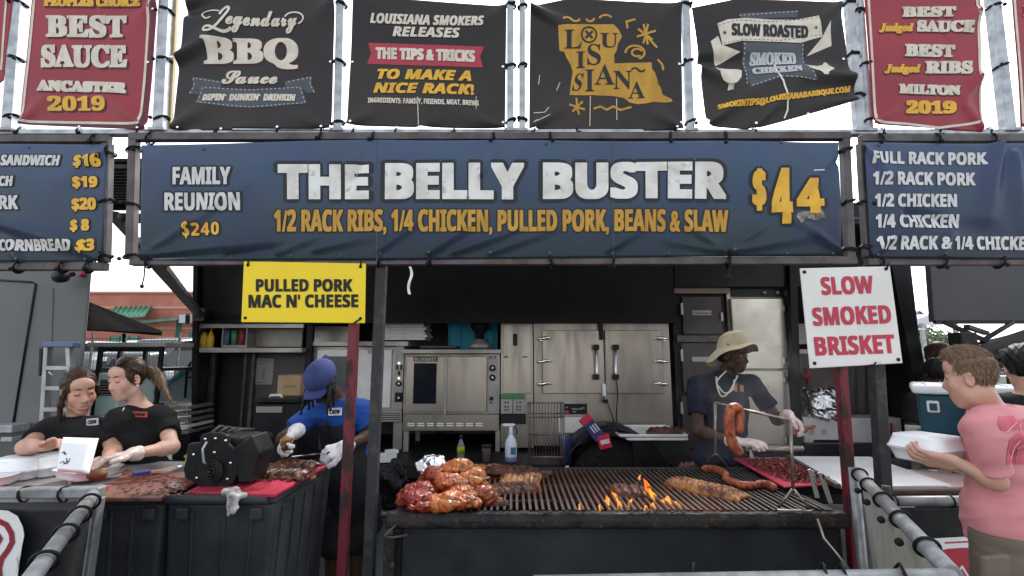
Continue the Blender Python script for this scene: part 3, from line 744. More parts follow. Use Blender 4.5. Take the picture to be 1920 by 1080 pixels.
# --- side menus
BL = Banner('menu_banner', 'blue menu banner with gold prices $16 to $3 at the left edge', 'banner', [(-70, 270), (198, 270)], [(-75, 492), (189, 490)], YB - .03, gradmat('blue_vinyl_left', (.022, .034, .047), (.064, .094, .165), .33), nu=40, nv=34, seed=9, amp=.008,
            folds=[(190, 486, 90, 440, 12, .014), (198, 280, 120, 330, 14, .01), (35, 488, 10, 430, 12, .012), (0, 420, 120, 452, 14, .02)])
wl = [('SANDWICH', 'si', 3, 291, 114, 311), ('CH', 'si', -2, 330, 26, 349), ('RK', 'sb', -3, 366, 33, 392), ('CORNBREAD', 'sb', 0, 449, 137, 471)]
gl = [('$16', 'sb', 139, 289, 189, 316), ('$19', 'sb', 136, 330, 182, 354), ('$20', 'sb', 133, 370, 179, 396), ('$ 8', 'sb', 130, 410, 166, 435), ('$3', 'sb', 146, 447, 177, 475)]
BL.back(wl + gl, dkout, ring=3)
BL.text(wl, silver, bold=1); BL.text(gl, gold, bold=1.4); BL.grommets([(54, 276), (37, 486), (160, 486)], fsteel)
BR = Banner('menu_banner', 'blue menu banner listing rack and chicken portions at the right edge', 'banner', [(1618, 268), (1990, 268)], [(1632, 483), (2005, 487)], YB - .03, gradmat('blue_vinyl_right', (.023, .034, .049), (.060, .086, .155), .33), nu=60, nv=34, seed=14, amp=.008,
            folds=[(1632, 480, 1700, 420, 10, .012), (1620, 280, 1680, 340, 12, .01), (1870, 270, 1850, 400, 16, .03), (1900, 290, 1920, 420, 14, .02), (1765, 480, 1790, 420, 9, .01), (1700, 400, 1860, 440, 14, -.012)])
wl = [('FULL RACK PORK', 'sb', 1631, 285, 1850, 309), ('1/2 RACK PORK', 'sb', 1633, 323, 1829, 348), ('1/2 CHICKEN', 'sb', 1637, 364, 1793, 389), ('1/4 CHICKEN', 'sb', 1639, 402, 1797, 428), ('1/2 RACK & 1/4 CHICKEN', 'sb', 1641, 443, 1944, 469)]
BR.text(wl, silver, bold=.9, cut=8); BR.grommets([(1646, 274), (1643, 478), (1765, 478)], fsteel)
for lab, a, b, c, d in (('dark steel frame around the left blue menu banner', (-80, 262), (206, 262), (200, 500), (-80, 500)), ('dark steel frame around the right blue menu banner', (1612, 261), (1990, 261), (1990, 491), (1624, 491))):
    f = thing('banner_frame', lab, 'frame', P((a[0] + b[0]) / 2, c[1], YB))
    m = MB(); m.bar(P(*a, YB), P(*b, YB), .042); ob('rail', m, fsteel, f, .003); m = MB(); m.bar(P(*d, YB), P(*c, YB), .042); ob('rail', m, fsteel, f, .003)
    e = (b, c) if a[0] < 0 else (a, d); sx = -4 if a[0] < 0 else 4
    m = MB(); m.bar(P(e[0][0] + sx, e[0][1] + 8, YB), P(e[1][0] + sx, e[1][1] - 8, YB), .045, .042, up=(0, 1, 0)); ob('stile', m, fsteel, f, .003)

# --- upper row: poles
YU = 2.6
poles = [((43, -60), (19, 250), .058, 'left of the far left red banner'), ((316, -60), (301, 250), .06, 'between the 2019 Ancaster banner and the Legendary banner'), ((641, -60), (634, 250), .045, 'between the Legendary banner and the smokers banner'),
         ((957, -60), (957, 250), .040, 'left one of the pair by the yellow map banner'), ((979, -60), (979, 250), .036, 'right one of the pair by the yellow map banner'), ((1282, -60), (1294, 250), .042, 'between the map banner and the slow roasted banner'), ((1586, -60), (1610, 250), .042, 'right beside the folded slow roasted banner'),
         ((1606, -60), (1629, 250), .036, 'left beside the Milton 2019 banner'), ((1853, -60), (1890, 250), .055, 'right beside the Milton 2019 banner')]
for a, b, w_, lab in poles:
    o = thing('steel_pole', 'upright galvanised steel pole ' + lab, 'pole', P(*b, YU + .03)); m = MB(); m.bar(P(*a, YU + .03), P(*b, YU + .03), w_, w_, up=(0, 1, 0)); ob('tube', m, galv, o, .004, 2)
    m = MB(); m.bar(P(*b, YU + .03) + V((0, 0, -.0)), P(*b, YU + .03) + V((0, 0, .02)), w_ + .03, w_ + .03, up=(0, 1, 0)); ob('foot_bracket', m, galv, o, .003)
o = thing('steel_rail', 'long horizontal galvanised rail under the upper banners', 'rail', P(960, 249, YU))
m = MB(); m.bar(P(-80, 250, YU + .03), P(2000, 250, YU + .03), .05, .03); ob('tube', m, galv, o, .003)
o = thing('timber_strip', 'narrow pale timber strip beside the pole left of the Legendary banner', 'strip', P(325, 243, YU + .05)); m = MB(); m.bar(P(333, -60, YU + .06), P(318, 243, YU + .06), .022, .02, up=(0, 1, 0)); ob('strip', m, mat('pale_timber', (.55, .42, .22), (.48, .36, .18), sc=6, r=.7), o)

# --- upper banners
U = Banner('event_banner', 'sliver of a plain red banner at the top left corner', 'banner', [(-90, -30), (28, -30)], [(-110, 238), (6, 150)], YU, vred, nu=20, nv=24)
U.line([(15, -28), (2, 130)], 4, cream, name='border')
U = Banner('event_banner', 'red award banner reading PEOPLES CHOICE BEST SAUCE ANCASTER 2019', 'banner', [(64, -40), (301, -40)], [(37, 233), (276, 244)], YU, vred, nu=40, nv=40, seed=3, folds=[(276, 240, 200, 180, 12, .012), (40, 230, 90, 180, 10, .01), (298, 0, 240, 60, 12, .012)])
mb = MB()
U.poly([(272.5, 243), (296, 0), (289, 0), (265.5, 243)], vmar, .0012, mb=mb); U.poly([(38, 233), (275, 243), (276, 236), (39, 227)], vmar, .0012, mb=mb); ob('border_band', mb, vmar, U.root)
U.line([(69, -38), (42, 228), (264, 233), (287, -38)], 4.5, cream, name='border')
WL = [('BEST', 'se', 87, 30, 241, 72, dict(slope=2)), ('SAUCE', 'se', 78, 85, 240, 128, dict(slope=1)), ('ANCASTER', 'se', 70, 153, 239, 174, dict(slope=5))]; GL = [('PEOPLES CHOICE', 'se', 83, -4, 266, 14, dict(slope=2)), ('2019', 'se', 91, 181, 200, 209)]
U.back(WL + GL, vmar, 'letter_shadow', .0010, 2.5, bold=2); U.text(WL, cream, bold=2.6); U.text(GL, gold, bold=1.7)
U.grommets([(41, 236), (149, 238), (260, 240), (278, 117), (290, 20)])

U = Banner('event_banner', 'black banner reading Legendary BBQ Sauce', 'banner', [(352, -30), (629, -30)], [(322, 244), (621, 243)], YU, vblk, nu=60, nv=50, seed=6, amp=.01, folds=[(330, 115, 440, 40, 16, .03), (345, 20, 470, -10, 18, -.02), (322, 240, 400, 190, 14, .018), (620, 240, 540, 215, 12, .015), (440, 240, 560, 230, 14, .012), (628, 0, 560, 60, 18, .015)])
ri = MB(); U.poly([(372, 164), (362, 166), (360, 143), (415, 152), (415, 165), (375, 172)], slate, .0014, mb=ri)
U.poly([(352, 176), (362, 160), (361, 144), (412, 152), (410, 165), (376, 166), (374, 176)], slate, .0014, mb=ri); U.poly([(534, 153), (585, 143), (584, 158), (592, 174), (574, 174), (570, 165), (536, 166)], slate, .0014, mb=ri)
U.poly([(376, 162)] + [(376 + k * 19, 162 + 6 * math.sin(math.pi * k / 10)) for k in range(1, 10)] + [(566, 162), (576, 194)] + [(576 - k * 20.8, 194 + 8 * math.sin(math.pi * k / 10)) for k in range(1, 10)] + [(368, 194)], slate, .0018, mb=ri); ob('ribbon', ri, slate, U.root)
st = MB(); U.line([(372, 193), (380, 164), (470, 169), (563, 164), (572, 193), (470, 201), (372, 193)], 1.3, greyp, .0026, mb=st, dash=4); U.line([(356, 175), (364, 160), (362, 146), (410, 154)], 1.3, greyp, .0026, mb=st, dash=4); U.line([(540, 154), (583, 145), (582, 158), (589, 173)], 1.3, greyp, .0026, mb=st, dash=4); ob('stitching', st, greyp, U.root)
U.text([('egendary', 'sc', 427, 22, 558, 64, dict(bold=1.1, slope=1)), ('BBQ', 'se', 382, 72, 560, 131, dict(bold=3.2)), ('Sauce', 'sc', 416, 133, 521, 158, dict(bold=1.2)), ('DIPIN` DUNKIN` DRINKIN', 'si', 381, 177, 555, 190, dict(bold=.8, arc=1))], cream, off=.0042)
mb = MB(); letters(mb, 'BBQ', 'se', 384, 74, 563, 133, U.at, off=.0010, bold=3.2); ob('letter_shadow', mb, vmar, U.root)
mb = MB(); [U.line(arcp(*q), 3, cream, .0042, mb=mb) for q in ((552, 36, 18, 12, 200, 420),)]; sp2 = lambda q: [(v.x, v.y) for v in smooth([(a, b, 0) for a, b in q])]; U.line(sp2([(396, 33), (388, 36), (381, 31), (380, 25), (386, 20), (398, 18), (412, 21)]), 3, cream, .0042, mb=mb); U.line(sp2([(414, 28), (419, 18), (426, 13), (430, 18), (426, 28), (417, 42), (407, 55), (396, 62), (386, 60), (385, 54), (393, 52), (406, 58), (420, 63), (430, 61), (436, 56)]), 5.5, cream, .0042, mb=mb); ob('flourish', mb, cream, U.root)
U.grommets([(333, 116), (335, 240), (414, 241), (522, 240), (605, 240), (620, 116)])

U = Banner('event_banner', 'black banner reading THE TIPS & TRICKS TO MAKE A NICE RACK', 'banner', [(662, -12), (760, -2), (950, 12)], [(651, 236), (800, 240), (947, 243)], YU, vblk, nu=60, nv=50, seed=21, amp=.008, folds=[(652, 236, 720, 200, 12, .015), (945, 240, 860, 215, 12, .018), (790, 240, 840, 215, 12, .012), (786, 235, 784, 160, 4, .006), (948, 15, 890, 60, 16, .012)])
U.poly([(690, 79), (908, 89), (900, 107), (906, 128), (780, 124), (688, 119), (695, 99)], ribred, .0015, 'ribbon')
U.text([('LOUISIANA SMOKERS', 'si', 694, 28, 908, 47, dict(slope=7)), ('RELEASES', 'si', 736, 51, 863, 70, dict(slope=4))], cream, bold=.8, off=.0042); U.text([('THE TIPS & TRICKS', 'sb', 704, 92, 891, 115, dict(slope=8))], cream, bold=1.4, off=.0042)
U.text([('TO MAKE A', 'si', 708, 132, 884, 152, dict(slope=5)), ('NICE RACK!', 'si', 701, 158, 889, 178, dict(slope=4))], gold, bold=1.1); U.text([('INGREDIENTS: FAMILY, FRIENDS, MEAT, BREWS', 'sb', 691, 187.5, 898, 199, dict(slope=5))], cream, bold=.3, cut=8)
U.line([(784, 185), (786, 239)], 1.6, cream, name='scuff'); U.line([(893, 182), (893, 206)], 1.2, cream, name='scuff')
U.grommets([(660, 232), (744, 240), (943, 231), (943, 126), (660, 115)])

U = Banner('event_banner', 'black banner with a yellow state map lettered LOUISIANA', 'banner', [(994, 14), (1070, -2), (1277, 8)], [(992, 240), (1150, 246), (1280, 243)], YU, vblk, nu=60, nv=50, seed=33, amp=.008, folds=[(994, 16, 1080, 60, 12, .022), (1000, 236, 1070, 190, 12, .016), (1275, 240, 1210, 200, 12, .014), (1106, 240, 1110, 180, 5, .006), (1277, 10, 1220, 50, 16, .012)])
mp = [(1046, 52), (1095, 48), (1150, 47), (1160, 58), (1166, 70), (1158, 84), (1156, 96), (1151, 104), (1152, 120), (1221, 118), (1222, 130), (1228, 138), (1232, 150), (1215, 150), (1203, 156), (1206, 160), (1238, 164), (1242, 178), (1258, 186), (1261, 191), (1246, 193), (1225, 192), (1212, 195), (1196, 196), (1180, 192), (1170, 184), (1150, 180), (1110, 178), (1068, 178), (1070, 160), (1072, 145), (1074, 135), (1070, 122), (1062, 108), (1058, 98), (1049, 96)]
U.poly(mp, gold2, .0015, 'state_map')
U.text([('L', 'se', 1058, 60, 1090, 92), ('U', 'se', 1125, 64, 1158, 91), ('I', 'se', 1080, 98, 1097, 128), ('S', 'se', 1101, 84, 1126, 123), ('S', 'se', 1076, 138, 1092, 170, dict(skew=8)), ('I', 'se', 1097, 131, 1114, 171), ('A', 'se', 1115, 122, 1152, 159), ('N', 'se', 1150, 134, 1184, 168), ('A', 'se', 1178, 154, 1209, 185)], dkout, off=.0042)
mb = MB(); U.line(arcp(1104, 67, 14, 14, 0, 360, 20), 3, dkout, .0040, mb=mb); U.line([(1098, 61), (1110, 73)], 4, dkout, .0040, mb=mb); U.line([(1110, 61), (1098, 73)], 4, dkout, .0040, mb=mb); U.line(arcp(1190, 132, 6, 3, 180, 360, 6) + arcp(1202, 132, 6, 3, 180, 0, 6), 3, dkout, .0040, mb=mb); ob('map_detail', mb, dkout, U.root)
mb = MB()
for q in (arcp(1063, 40, 7, 4, 180, 360, 6) + arcp(1078, 38, 8, 5, 180, 0, 6), arcp(1106, 34, 8, 8, 20, 150, 8), arcp(1135, 38, 12, 8, 200, 330, 8), [(1176, 54), (1174, 42), (1190, 38)], arcp(1190, 100, 18, 13, 180, 420, 14) + arcp(1194, 100, 10, 7, 60, 330, 10), [(1233, 113), (1241, 122), (1243, 132)],
          [(1194, 70), (1228, 60)], [(1206, 48), (1214, 84)], [(1214, 48), (1206, 82)], [(1196, 56), (1222, 76)], [(1212, 70), (1231, 90)], [(1068, 196), (1096, 204)], [(1081, 184), (1083, 206)], [(1074, 208), (1092, 190)], [(1082, 200), (1086, 213)],
          [(1114, 203), (1126, 199), (1138, 205), (1150, 199), (1164, 206), (1174, 203), (1183, 201)]): U.line(q, 4, gold2, .002, mb=mb)
ob('doodle', mb, gold2, U.root)
mb = MB(); [U.line(q, 1.4, cream, .002, mb=mb) for q in ([(1107, 180), (1106, 236)], [(1156, 185), (1157, 224)], [(1012, 140), (1010, 157)], [(1050, 154), (1044, 168)], [(1000, 230), (1012, 226), (1028, 218), (1031, 216)], [(1001, 210), (1022, 210), (1029, 200)], [(1002, 228), (1008, 225)])]; ob('scuff', mb, cream, U.root)
U.grommets([(1003, 240), (1273, 121), (1268, 240), (1277, 230)])

U = Banner('event_banner', 'black banner with cream SLOW ROASTED ribbon and its lower right corner folded up', 'banner', [(1298, 12), (1380, -4), (1575, 4)], [(1326, 236), (1410, 243), (1604, 192)], YU, vblk, nu=70, nv=56, seed=40, amp=.01,
           folds=[(1300, 115, 1600, 118, 18, -.018), (1612, 150, 1430, 130, 20, .028), (1410, 240, 1500, 150, 12, .02), (1326, 232, 1430, 160, 14, .022), (1600, 190, 1500, 200, 14, .02), (1300, 120, 1400, 170, 14, .02), (1575, 10, 1520, 60, 14, .015)])
mb = MB(); U.poly([(1583, 14), (1592, 62), (1588, 108), (1618, 148), (1613, 166), (1594, 192), (1596, 150), (1580, 110)], vblk, -.002, mb=mb)
mb = MB(); U.poly([(1332, 78), (1346, 68), (1352, 85), (1388, 98), (1344, 120)], cream, .002, mb=mb); U.poly([(1512, 106), (1540, 72), (1556, 40), (1559, 86)], cream, .002, mb=mb)
U.poly([(1345, 44), (1365, 36), (1400, 34), (1450, 38), (1490, 38), (1533, 31), (1541, 70), (1500, 82), (1440, 80), (1390, 78), (1354, 86)], cream, .0026, mb=mb); ob('ribbon', mb, cream, U.root)
U.poly([(1392, 80), (1505, 84), (1506, 120), (1528, 156), (1460, 148), (1404, 168), (1394, 130)], slate, .0012, 'panel'); U.poly([(1388, 24), (1495, 20), (1495, 33), (1388, 36)], slate, .0012, 'panel')
mb = MB(); [U.line(q, 1.4, greyp, .003, mb=mb, dash=4) for q in ([(1386, 29), (1495, 22)], [(1395, 82), (1398, 165)], [(1504, 84), (1505, 120), (1524, 155)], [(1406, 165), (1460, 147), (1522, 155)])]; ob('stitching', mb, greyp, U.root)
mb = MB(); [U.line(q, 1.2, slate, .0034, mb=mb, dash=4) for q in ([(1347, 48), (1380, 38), (1450, 42), (1531, 35)], [(1356, 82), (1400, 75), (1460, 78), (1538, 67)])]; ob('ribbon_stitching', mb, slate, U.root)
U.text([('SLOW ROASTED', 'sb', 1371, 47, 1513, 71, dict(slope=6, bold=1)), ('★', 'n', 1354, 57, 1362, 66), ('★', 'n', 1524, 50, 1531, 58)], dkout, off=.0042)
U.text([('SMOKED', 'se', 1406, 100, 1491, 124, dict(bold=1.2)), ('CHICKEN', 'se', 1408, 128, 1498, 142, dict(bold=1.2, slope=-3))], greyp, off=.0042)
U.text([('SMOKINTIPS@LOUISIANABARBQUE.COM', 'sb', 1345, 180, 1591, 194, dict(slope=-33, bold=.7, cut=10))], gold)
mb = MB()
for q in ([(1342, 125), (1347, 128), (1349, 136), (1360, 141), (1376, 138), (1384, 130), (1390, 133), (1388, 147), (1380, 157), (1374, 160), (1373, 170), (1370, 170), (1370, 161), (1367, 161), (1366, 171), (1363, 171), (1364, 160), (1354, 154), (1349, 146), (1347, 138), (1342, 133)],
          [(1508, 126), (1528, 128), (1540, 124), (1545, 117), (1550, 118), (1553, 124), (1560, 130), (1557, 136), (1552, 138), (1545, 143), (1545, 147), (1538, 147), (1530, 140), (1518, 136)]): U.poly(q, cream, .003, mb=mb)
ob('chicken_emblem', mb, cream, U.root)
mb = MB(); U.line([(1450, 122), (1452, 138), (1464, 155), (1473, 185), (1475, 208), (1470, 222)], 3, mat('tear_light', (.75, .73, .68), r=.6), .0036, mb=mb); ob('tear', mb, mat('tear_light', (1, 1, 1)), U.root)
U.grommets([(1306, 118), (1324, 232), (1412, 236), (1513, 215), (1581, 199), (1583, 109)])

U = Banner('event_banner', 'red award banner reading BEST Judged SAUCE, BEST Judged RIBS, MILTON 2019', 'banner', [(1619, -40), (1836, -40)], [(1637, 233), (1842, 247)], YU, vred, nu=44, nv=44, seed=51, folds=[(1850, 130, 1780, 225, 8, .014), (1842, 240, 1800, 180, 10, .012), (1640, 230, 1690, 190, 10, .01), (1840, 20, 1790, 60, 14, .012)])
U.line([(1627, -38), (1641, 229), (1700, 233), (1760, 240), (1841, 229), (1829, -38)], 4.5, cream, name='border')
WL = [('BEST', 'se', 1690, 13, 1791, 33), ('SAUCE', 'se', 1718, 40, 1824, 62, dict(slope=3)), ('BEST', 'se', 1695, 84, 1789, 108, dict(slope=2)), ('RIBS', 'se', 1733, 115, 1823, 139), ('MILTON', 'se', 1684, 159, 1800, 178, dict(slope=3))]
GL = [('Judged', 'sei', 1647, 44, 1712, 64, dict(bold=1)), ('Judged', 'sei', 1657, 121, 1725, 141, dict(bold=1)), ('2019', 'se', 1697, 189, 1791, 214, dict(bold=2))]
U.back(WL + GL, vmar, 'letter_shadow', .0010, 2, bold=1.6); U.text(WL, cream, bold=1.9); U.text(GL, gold)
U.grommets([(1645, 236), (1748, 242), (1846, 230), (1842, 30)])
U = Banner('event_banner', 'edge of a red award banner at the top right corner', 'banner', [(1897, -40), (2050, -40)], [(1913, 238), (2060, 240)], YU, vred, nu=24, nv=30, seed=60)
U.line([(1901, -38), (1917, 230), (2050, 232)], 4.5, cream, name='border'); U.text([('BEST', 'se', 1918, 10, 2000, 30), ('1ST', 'se', 1922, 160, 2000, 180)], gold, bold=1)

# --- small signs
ysign = mat('yellow_sign', (.82, .60, .012), (.78, .56, .012), sc=3, r=.4)
o = thing('hanging_sign', 'yellow sign reading PULLED PORK MAC N CHEESE', 'sign', P(570, 606, YB - .05))
FS = flat(YB - .05)
m = MB(); m.prism([P(457, 490, YB - .05), P(686, 494, YB - .05), P(684, 606, YB - .05), P(452, 604, YB - .05)], (0, .006, 0)); ob('board', m, ysign, o, .002)
m = MB(); letters(m, 'PULLED PORK', 'sb', 480, 523, 661, 547, FS, off=.002, bold=.9, cut=0); letters(m, "MAC N' CHEESE", 'sb', 466, 552, 672, 577, FS, off=.002, bold=.9, cut=0, slope=-1); ob('lettering', m, mat('black_lettering', (.02, .018, .018), r=.4), o)
m = MB(); [m.lathe([(.008, 0), (.008, .003)], FS(x, y, 0), 10, ax=(0, -1, 0)) for x, y in ((465, 497), (676, 500), (460, 596), (676, 597))]; ob('eyelet', m, blkp, o)
m = MB(); m.tube([FS(664, 606, .006), FS(676, 598, .006)], .004, 6); m.tube([FS(677, 500, .006), FS(677, 488, .006)], .004, 6); m.tube([FS(466, 498, .006), FS(467, 486, .006)], .004, 6); ob('tie', m, cordm, o)
o = thing('hanging_sign', 'white tilted sign with red words SLOW SMOKED BRISKET', 'sign', P(1600, 690, YB - .05))
m = MB(); m.prism([P(1500, 503, YB - .05), P(1669, 499, YB - .05), P(1693, 681, YB - .05), P(1519, 691, YB - .05)], (0, .008, 0)); ob('board', m, mat('white_sign', (.70, .70, .66), (.64, .63, .58), sc=3, r=.4, c3=(.5, .48, .43), sc3=12, lo3=.66, hi3=.8), o, .004, 2)
redl = mat('faded_red_lettering', (.48, .04, .075), (.42, .045, .075), sc=14, r=.5)
m = MB(); [letters(m, s_, 'sb', a, b, c, d, FS, off=.002, bold=1.1, cut=12, slope=sl, skew=-4) for s_, a, b, c, d, sl in (('SLOW', 1539, 518, 1637, 552, -3), ('SMOKED', 1523, 574, 1670, 609, -5), ('BRISKET', 1527, 629, 1677, 665, -5))]; ob('lettering', m, redl, o)
m = MB(); [m.lathe([(.009, 0), (.009, .004)], FS(x, y, 0), 10, ax=(0, -1, 0)) for x, y in ((1508, 510), (1661, 504), (1527, 681), (1684, 674))]; ob('eyelet', m, blkp, o)
m = MB(); m.tube([FS(1661, 506, .006), FS(1665, 492, .006)], .004, 6); m.tube([FS(1626, 686, .004), FS(1636, 684, .01), FS(1640, 679, .01)], .004, 6); ob('tie', m, cordm, o)
# --- posts
for nm, lab, a, b, w_, mm, Y in (('steel_post', 'red chipped steel post under the yellow sign', (664, 606), (640, 1110), .046, redpost, YB + .02), ('steel_post', 'black worn steel post just right of the yellow sign', (716, 496), (690, 1110), .052, blkpost, YB + .03),
                         ('steel_post', 'red chipped steel post under the white sign', (1575, 676), (1606, 1110), .046, redpost, YB + .02), ('steel_post', 'black steel post under the white sign at right', (1632, 496), (1668, 1110), .055, blkpost, YB + .03)):
    o = thing(nm, lab, 'post', P(*b, Y)); m = MB(); m.bar(P(*a, Y), P(*b, Y), w_, w_, up=(0, 1, 0)); ob('tube', m, mm, o, .004, 2)
    q = P(*b, Y); m = MB(); m.box((q.x, q.y, max(q.z, .01)), (.16, .16, .02)); ob('base_plate', m, fsteel, o)
o = thing('torn_tape', 'strip of torn white tape hanging from the main frame', 'tape', P(768, 500, YB)); m = MB()
m.sheet(lambda u, v: P(766 + 5 * u + 3 * math.sin(v * 6), 500 + 52 * v, YB - .02) + V((0, .006 * math.sin(v * 9), 0)), 3, 14, (0, .002, 0)); ob('strip', m, whitep, o)
# --- struts behind the frames
for a, Ya, b, Yb, lab, w_ in (((300, 500), 2.6, (374, 590), 4.7, 'diagonal dark strut running from main frame to trailer corner', .07), ((212, 402), 2.6, (262, 460), 3.5, 'diagonal dark strut between the left and main banner frames', .05)):
    o = thing('strut', lab, 'strut', P(*b, Yb)); m = MB(); m.bar(P(*a, Ya), P(*b, Yb), w_, .04); ob('tube', m, fsteel, o, .003); m = MB(); m.box(P(*b, Yb), (.1, .02, .12)); ob('end_plate', m, fsteel, o)
o = thing('awning_flap', 'black slatted awning flap seen between the left and main banners', 'awning', P(230, 330, 3.0)); m = MB()
za = 2.74; m.span((-3.3, 2.72, za), (-2.05, 3.45, za + .02)); ob('sheet', m, blk, o); m = MB()
[m.span((-3.3, y, za - .03), (-2.05, y + .02, za - .003)) for y in [2.74 + .055 * k for k in range(13)]]; ob('slat', m, fsteel, o); m = MB(); m.span((-3.3, 3.46, za - .06), (-2.05, 3.5, za + .04)); ob('edge_rail', m, blk, o)
o = thing('steel_crossbar', 'short dark crossbar behind the gap between left and main banners', 'bar', P(230, 408, 2.75)); m = MB(); m.bar(P(195, 408, 2.75), P(275, 410, 2.75), .05); ob('tube', m, fsteel, o, .003)
# --- bungee cords and ties
BG = []


def bungee(x, y, Y, label, group, ax='x', r=.032, tail=0, tk=.0042):
    "elastic cord looped round a bar that runs along ax, with its ball"
    c = P(x, y, Y); o = thing('bungee_cord', label, 'bungee cord', c, group); t = rnd.uniform(-.5, .5); m = MB(); pts = []
    for k in range(14):
        a = k * math.pi / 7; u, v = math.cos(a) * r * 1.05, math.sin(a) * r
        pts.append(c + (V((t * v * .6, u, v - .006)) if ax == 'x' else V((u, v, t * u * .9))))
    m.tube(pts, tk, 6, close=True); m.tube([q + V((.006, -.001, .007)) for q in pts], tk, 6, close=True); ob('loop', m, cordm, o)
    q = c + (V((rnd.uniform(-.014, .02), -r * 1.2, -r * rnd.uniform(.5, 1.25) - tail)) if ax == 'x' else V((rnd.choice((-1, 1)) * r * .9, -r * 1.15, rnd.uniform(-.02, .005)))); s_ = .0105
    m = MB(); m.lathe([(s_ * .3, -s_), (s_ * .8, -s_ * .6), (s_, 0), (s_ * .8, s_ * .6), (s_ * .3, s_)], q, 12)
    if tail: m.tube([c + V((0, -r, -.01)), q + V((.006, 0, tail * .5)), q], .0035, 6)
    ob('ball', m, rub, o); return o


for x in (282, 602, 700, 925, 1030, 1253, 1356): bungee(x, 259, YB, 'black bungee cord along the top edge of the wide blue banner', 'bungee cords on the top of the main frame')
for x in (713, 806, 1031, 1148, 1362): bungee(x, 488, YB, 'black bungee cord along the bottom edge of the wide blue banner', 'bungee cords on the bottom of the main frame')
bungee(281, 490, YB, 'grey ball bungee dangling below the left end of the main frame', 'bungee cords on the bottom of the main frame', 'x', .032, .10)
bungee(1362, 490, YB, 'pale hook dangling on a cord below the main frame above the refrigerator', 'bungee cords on the bottom of the main frame', 'x', .032, .06)
for x, y in ((251, 282), (249, 385), (246, 482), (1583, 283), (1588, 380), (1592, 470)): bungee(x, y, YB, 'black bungee cord on a side stile of the main frame', 'bungee cords on the sides of the main frame', 'z', .034)
for x, y, a in ((178, 263, 'x'), (203, 290, 'z'), (199, 380, 'z'), (197, 478, 'z'), (168, 499, 'x'), (37, 499, 'x'), (120, 499, 'x')): bungee(x, y, YB, 'black bungee cord on the frame of the left menu', 'bungee cords on the left menu frame', a)
for x, y, a in ((1646, 262, 'x'), (1752, 262, 'x'), (1856, 262, 'x'), (1619, 380, 'z'), (1626, 466, 'z'), (1647, 490, 'x'), (1765, 490, 'x'), (1872, 490, 'x')): bungee(x, y, YB, 'black bungee cord on the frame of the right menu', 'bungee cords on the right menu frame', a)
for px0, x1, ys, w_ in ((43, 19, (8, 112, 222), .034), (316, 301, (22, 114, 226), .036), (641, 634, (10, 118, 232), .029), (957, 957, (12, 126, 228), .026), (979, 979, (14, 124, 226), .024), (1282, 1294, (12, 118, 230), .028), (1586, 1610, (8, 104, 180), .028), (1606, 1629, (22, 122, 226), .024), (1853, 1890, (14, 126), .034)):
    for y in ys: bungee(px0 + (x1 - px0) * (y + 60) / 310, y, YU + .03, 'black bungee tie looped round a steel pole of the upper banners', 'bungee ties on the upper poles', 'z', w_, 0, .0048)
for x in (40, 150, 262, 410, 522, 604, 664, 742, 852, 1000, 1080, 1262, 1412, 1650, 1755, 1850):
    bungee(x, 248, YU + .03, 'small black tie on the long rail under the upper banners', 'ties on the rail under the upper banners', 'x', .026, 0, .003)

# ------------------------------------------------------------------ the grill
ZG = .87
grime = mat('greasy_black_steel', (.014, .014, .015), (.03, .026, .022), sc=10, r=.38, r2=.75, b=.9, bs=70, bd=.006, c3=(.09, .055, .035), sc3=34, lo3=.6, hi3=.72)
panelm = mat('worn_grill_steel', (.019, .021, .025), (.026, .0285, .033), sc=2.4, r=.4, r2=.55, b=.15, bs=20, c3=(.015, .0165, .019), sc3=7, lo3=.5, hi3=.75)
barm = mat('grate_iron', (.026, .0235, .022), (.055, .050, .046), sc=12, r=.5, r2=.7, m=.35, b=.6, bs=90, c3=(.02, .015, .012), sc3=6)
gy0, gy1 = PZ(960, 966, ZG).y, PZ(960, 884, ZG).y
gx0, gx1 = PZ(732, 966, ZG).x, PZ(1583, 966, ZG).x
G = thing('charcoal_grill', 'long black charcoal grill with open iron grate and greasy front panel', 'grill', ((gx0 + gx1) / 2, (gy0 + gy1) / 2, 0))
m = MB(); m.span((gx0 + .05, gy0 + .03, .28), (gx1 - .02, gy0 + .045, ZG - .03)); ob('front_panel', m, panelm, G, .004)
m = MB()
m.sheet(lambda u, v: V((gx0 - .02 + (gx1 - gx0 + .04) * u, gy0 + (0.0, -.012, -.012, -.004)[min(3, int(v * 3 + .01))] + .004 * NZ.noise((u * 60, v * 4, 1)), ZG + .004 - .062 * v + .004 * NZ.noise((u * 45, v * 3, 5)))), 160, 6, (0, .05, 0)); ob('front_lip', m, grime, G)
for x0, x1 in ((gx0, gx0 + .045), (gx1 - .02, gx1 + .012)):
    m = MB(); m.span((x0, gy0 + .05, .28), (x1, gy1, ZG)); ob('side_panel', m, grime, G, .004)
m = MB(); m.span((gx0, gy1, .28), (gx1, gy1 + .03, ZG + .02)); ob('back_panel', m, grime, G, .004)
m = MB(); m.span((gx0 + .05, gy0 + .05, .6), (gx1 - .03, gy1 - .004, .62)); ob('fire_tray', m, mat('ash_black', (.012, .011, .010), (.04, .037, .034), sc=14, r=.9, b=1, bs=60, bd=.02), G)
for x in (gx0 + .03, gx1 - .04):
    for y in (gy0 + .1, gy1 - .05):
        m = MB(); m.span((x - .03, y - .03, 0), (x + .03, y + .03, .28)); ob('leg', m, grime, G, .004)
m = MB(); k = 0; x = gx0 + .06
while x < gx1 - .03:
    dx = rnd.uniform(-.003, .003); m.bar((x + dx, gy0 + .045, ZG + .002 + rnd.uniform(-.002, .002)), (x - dx, gy1 - .005, ZG + .004), .0125, .016); x += .031
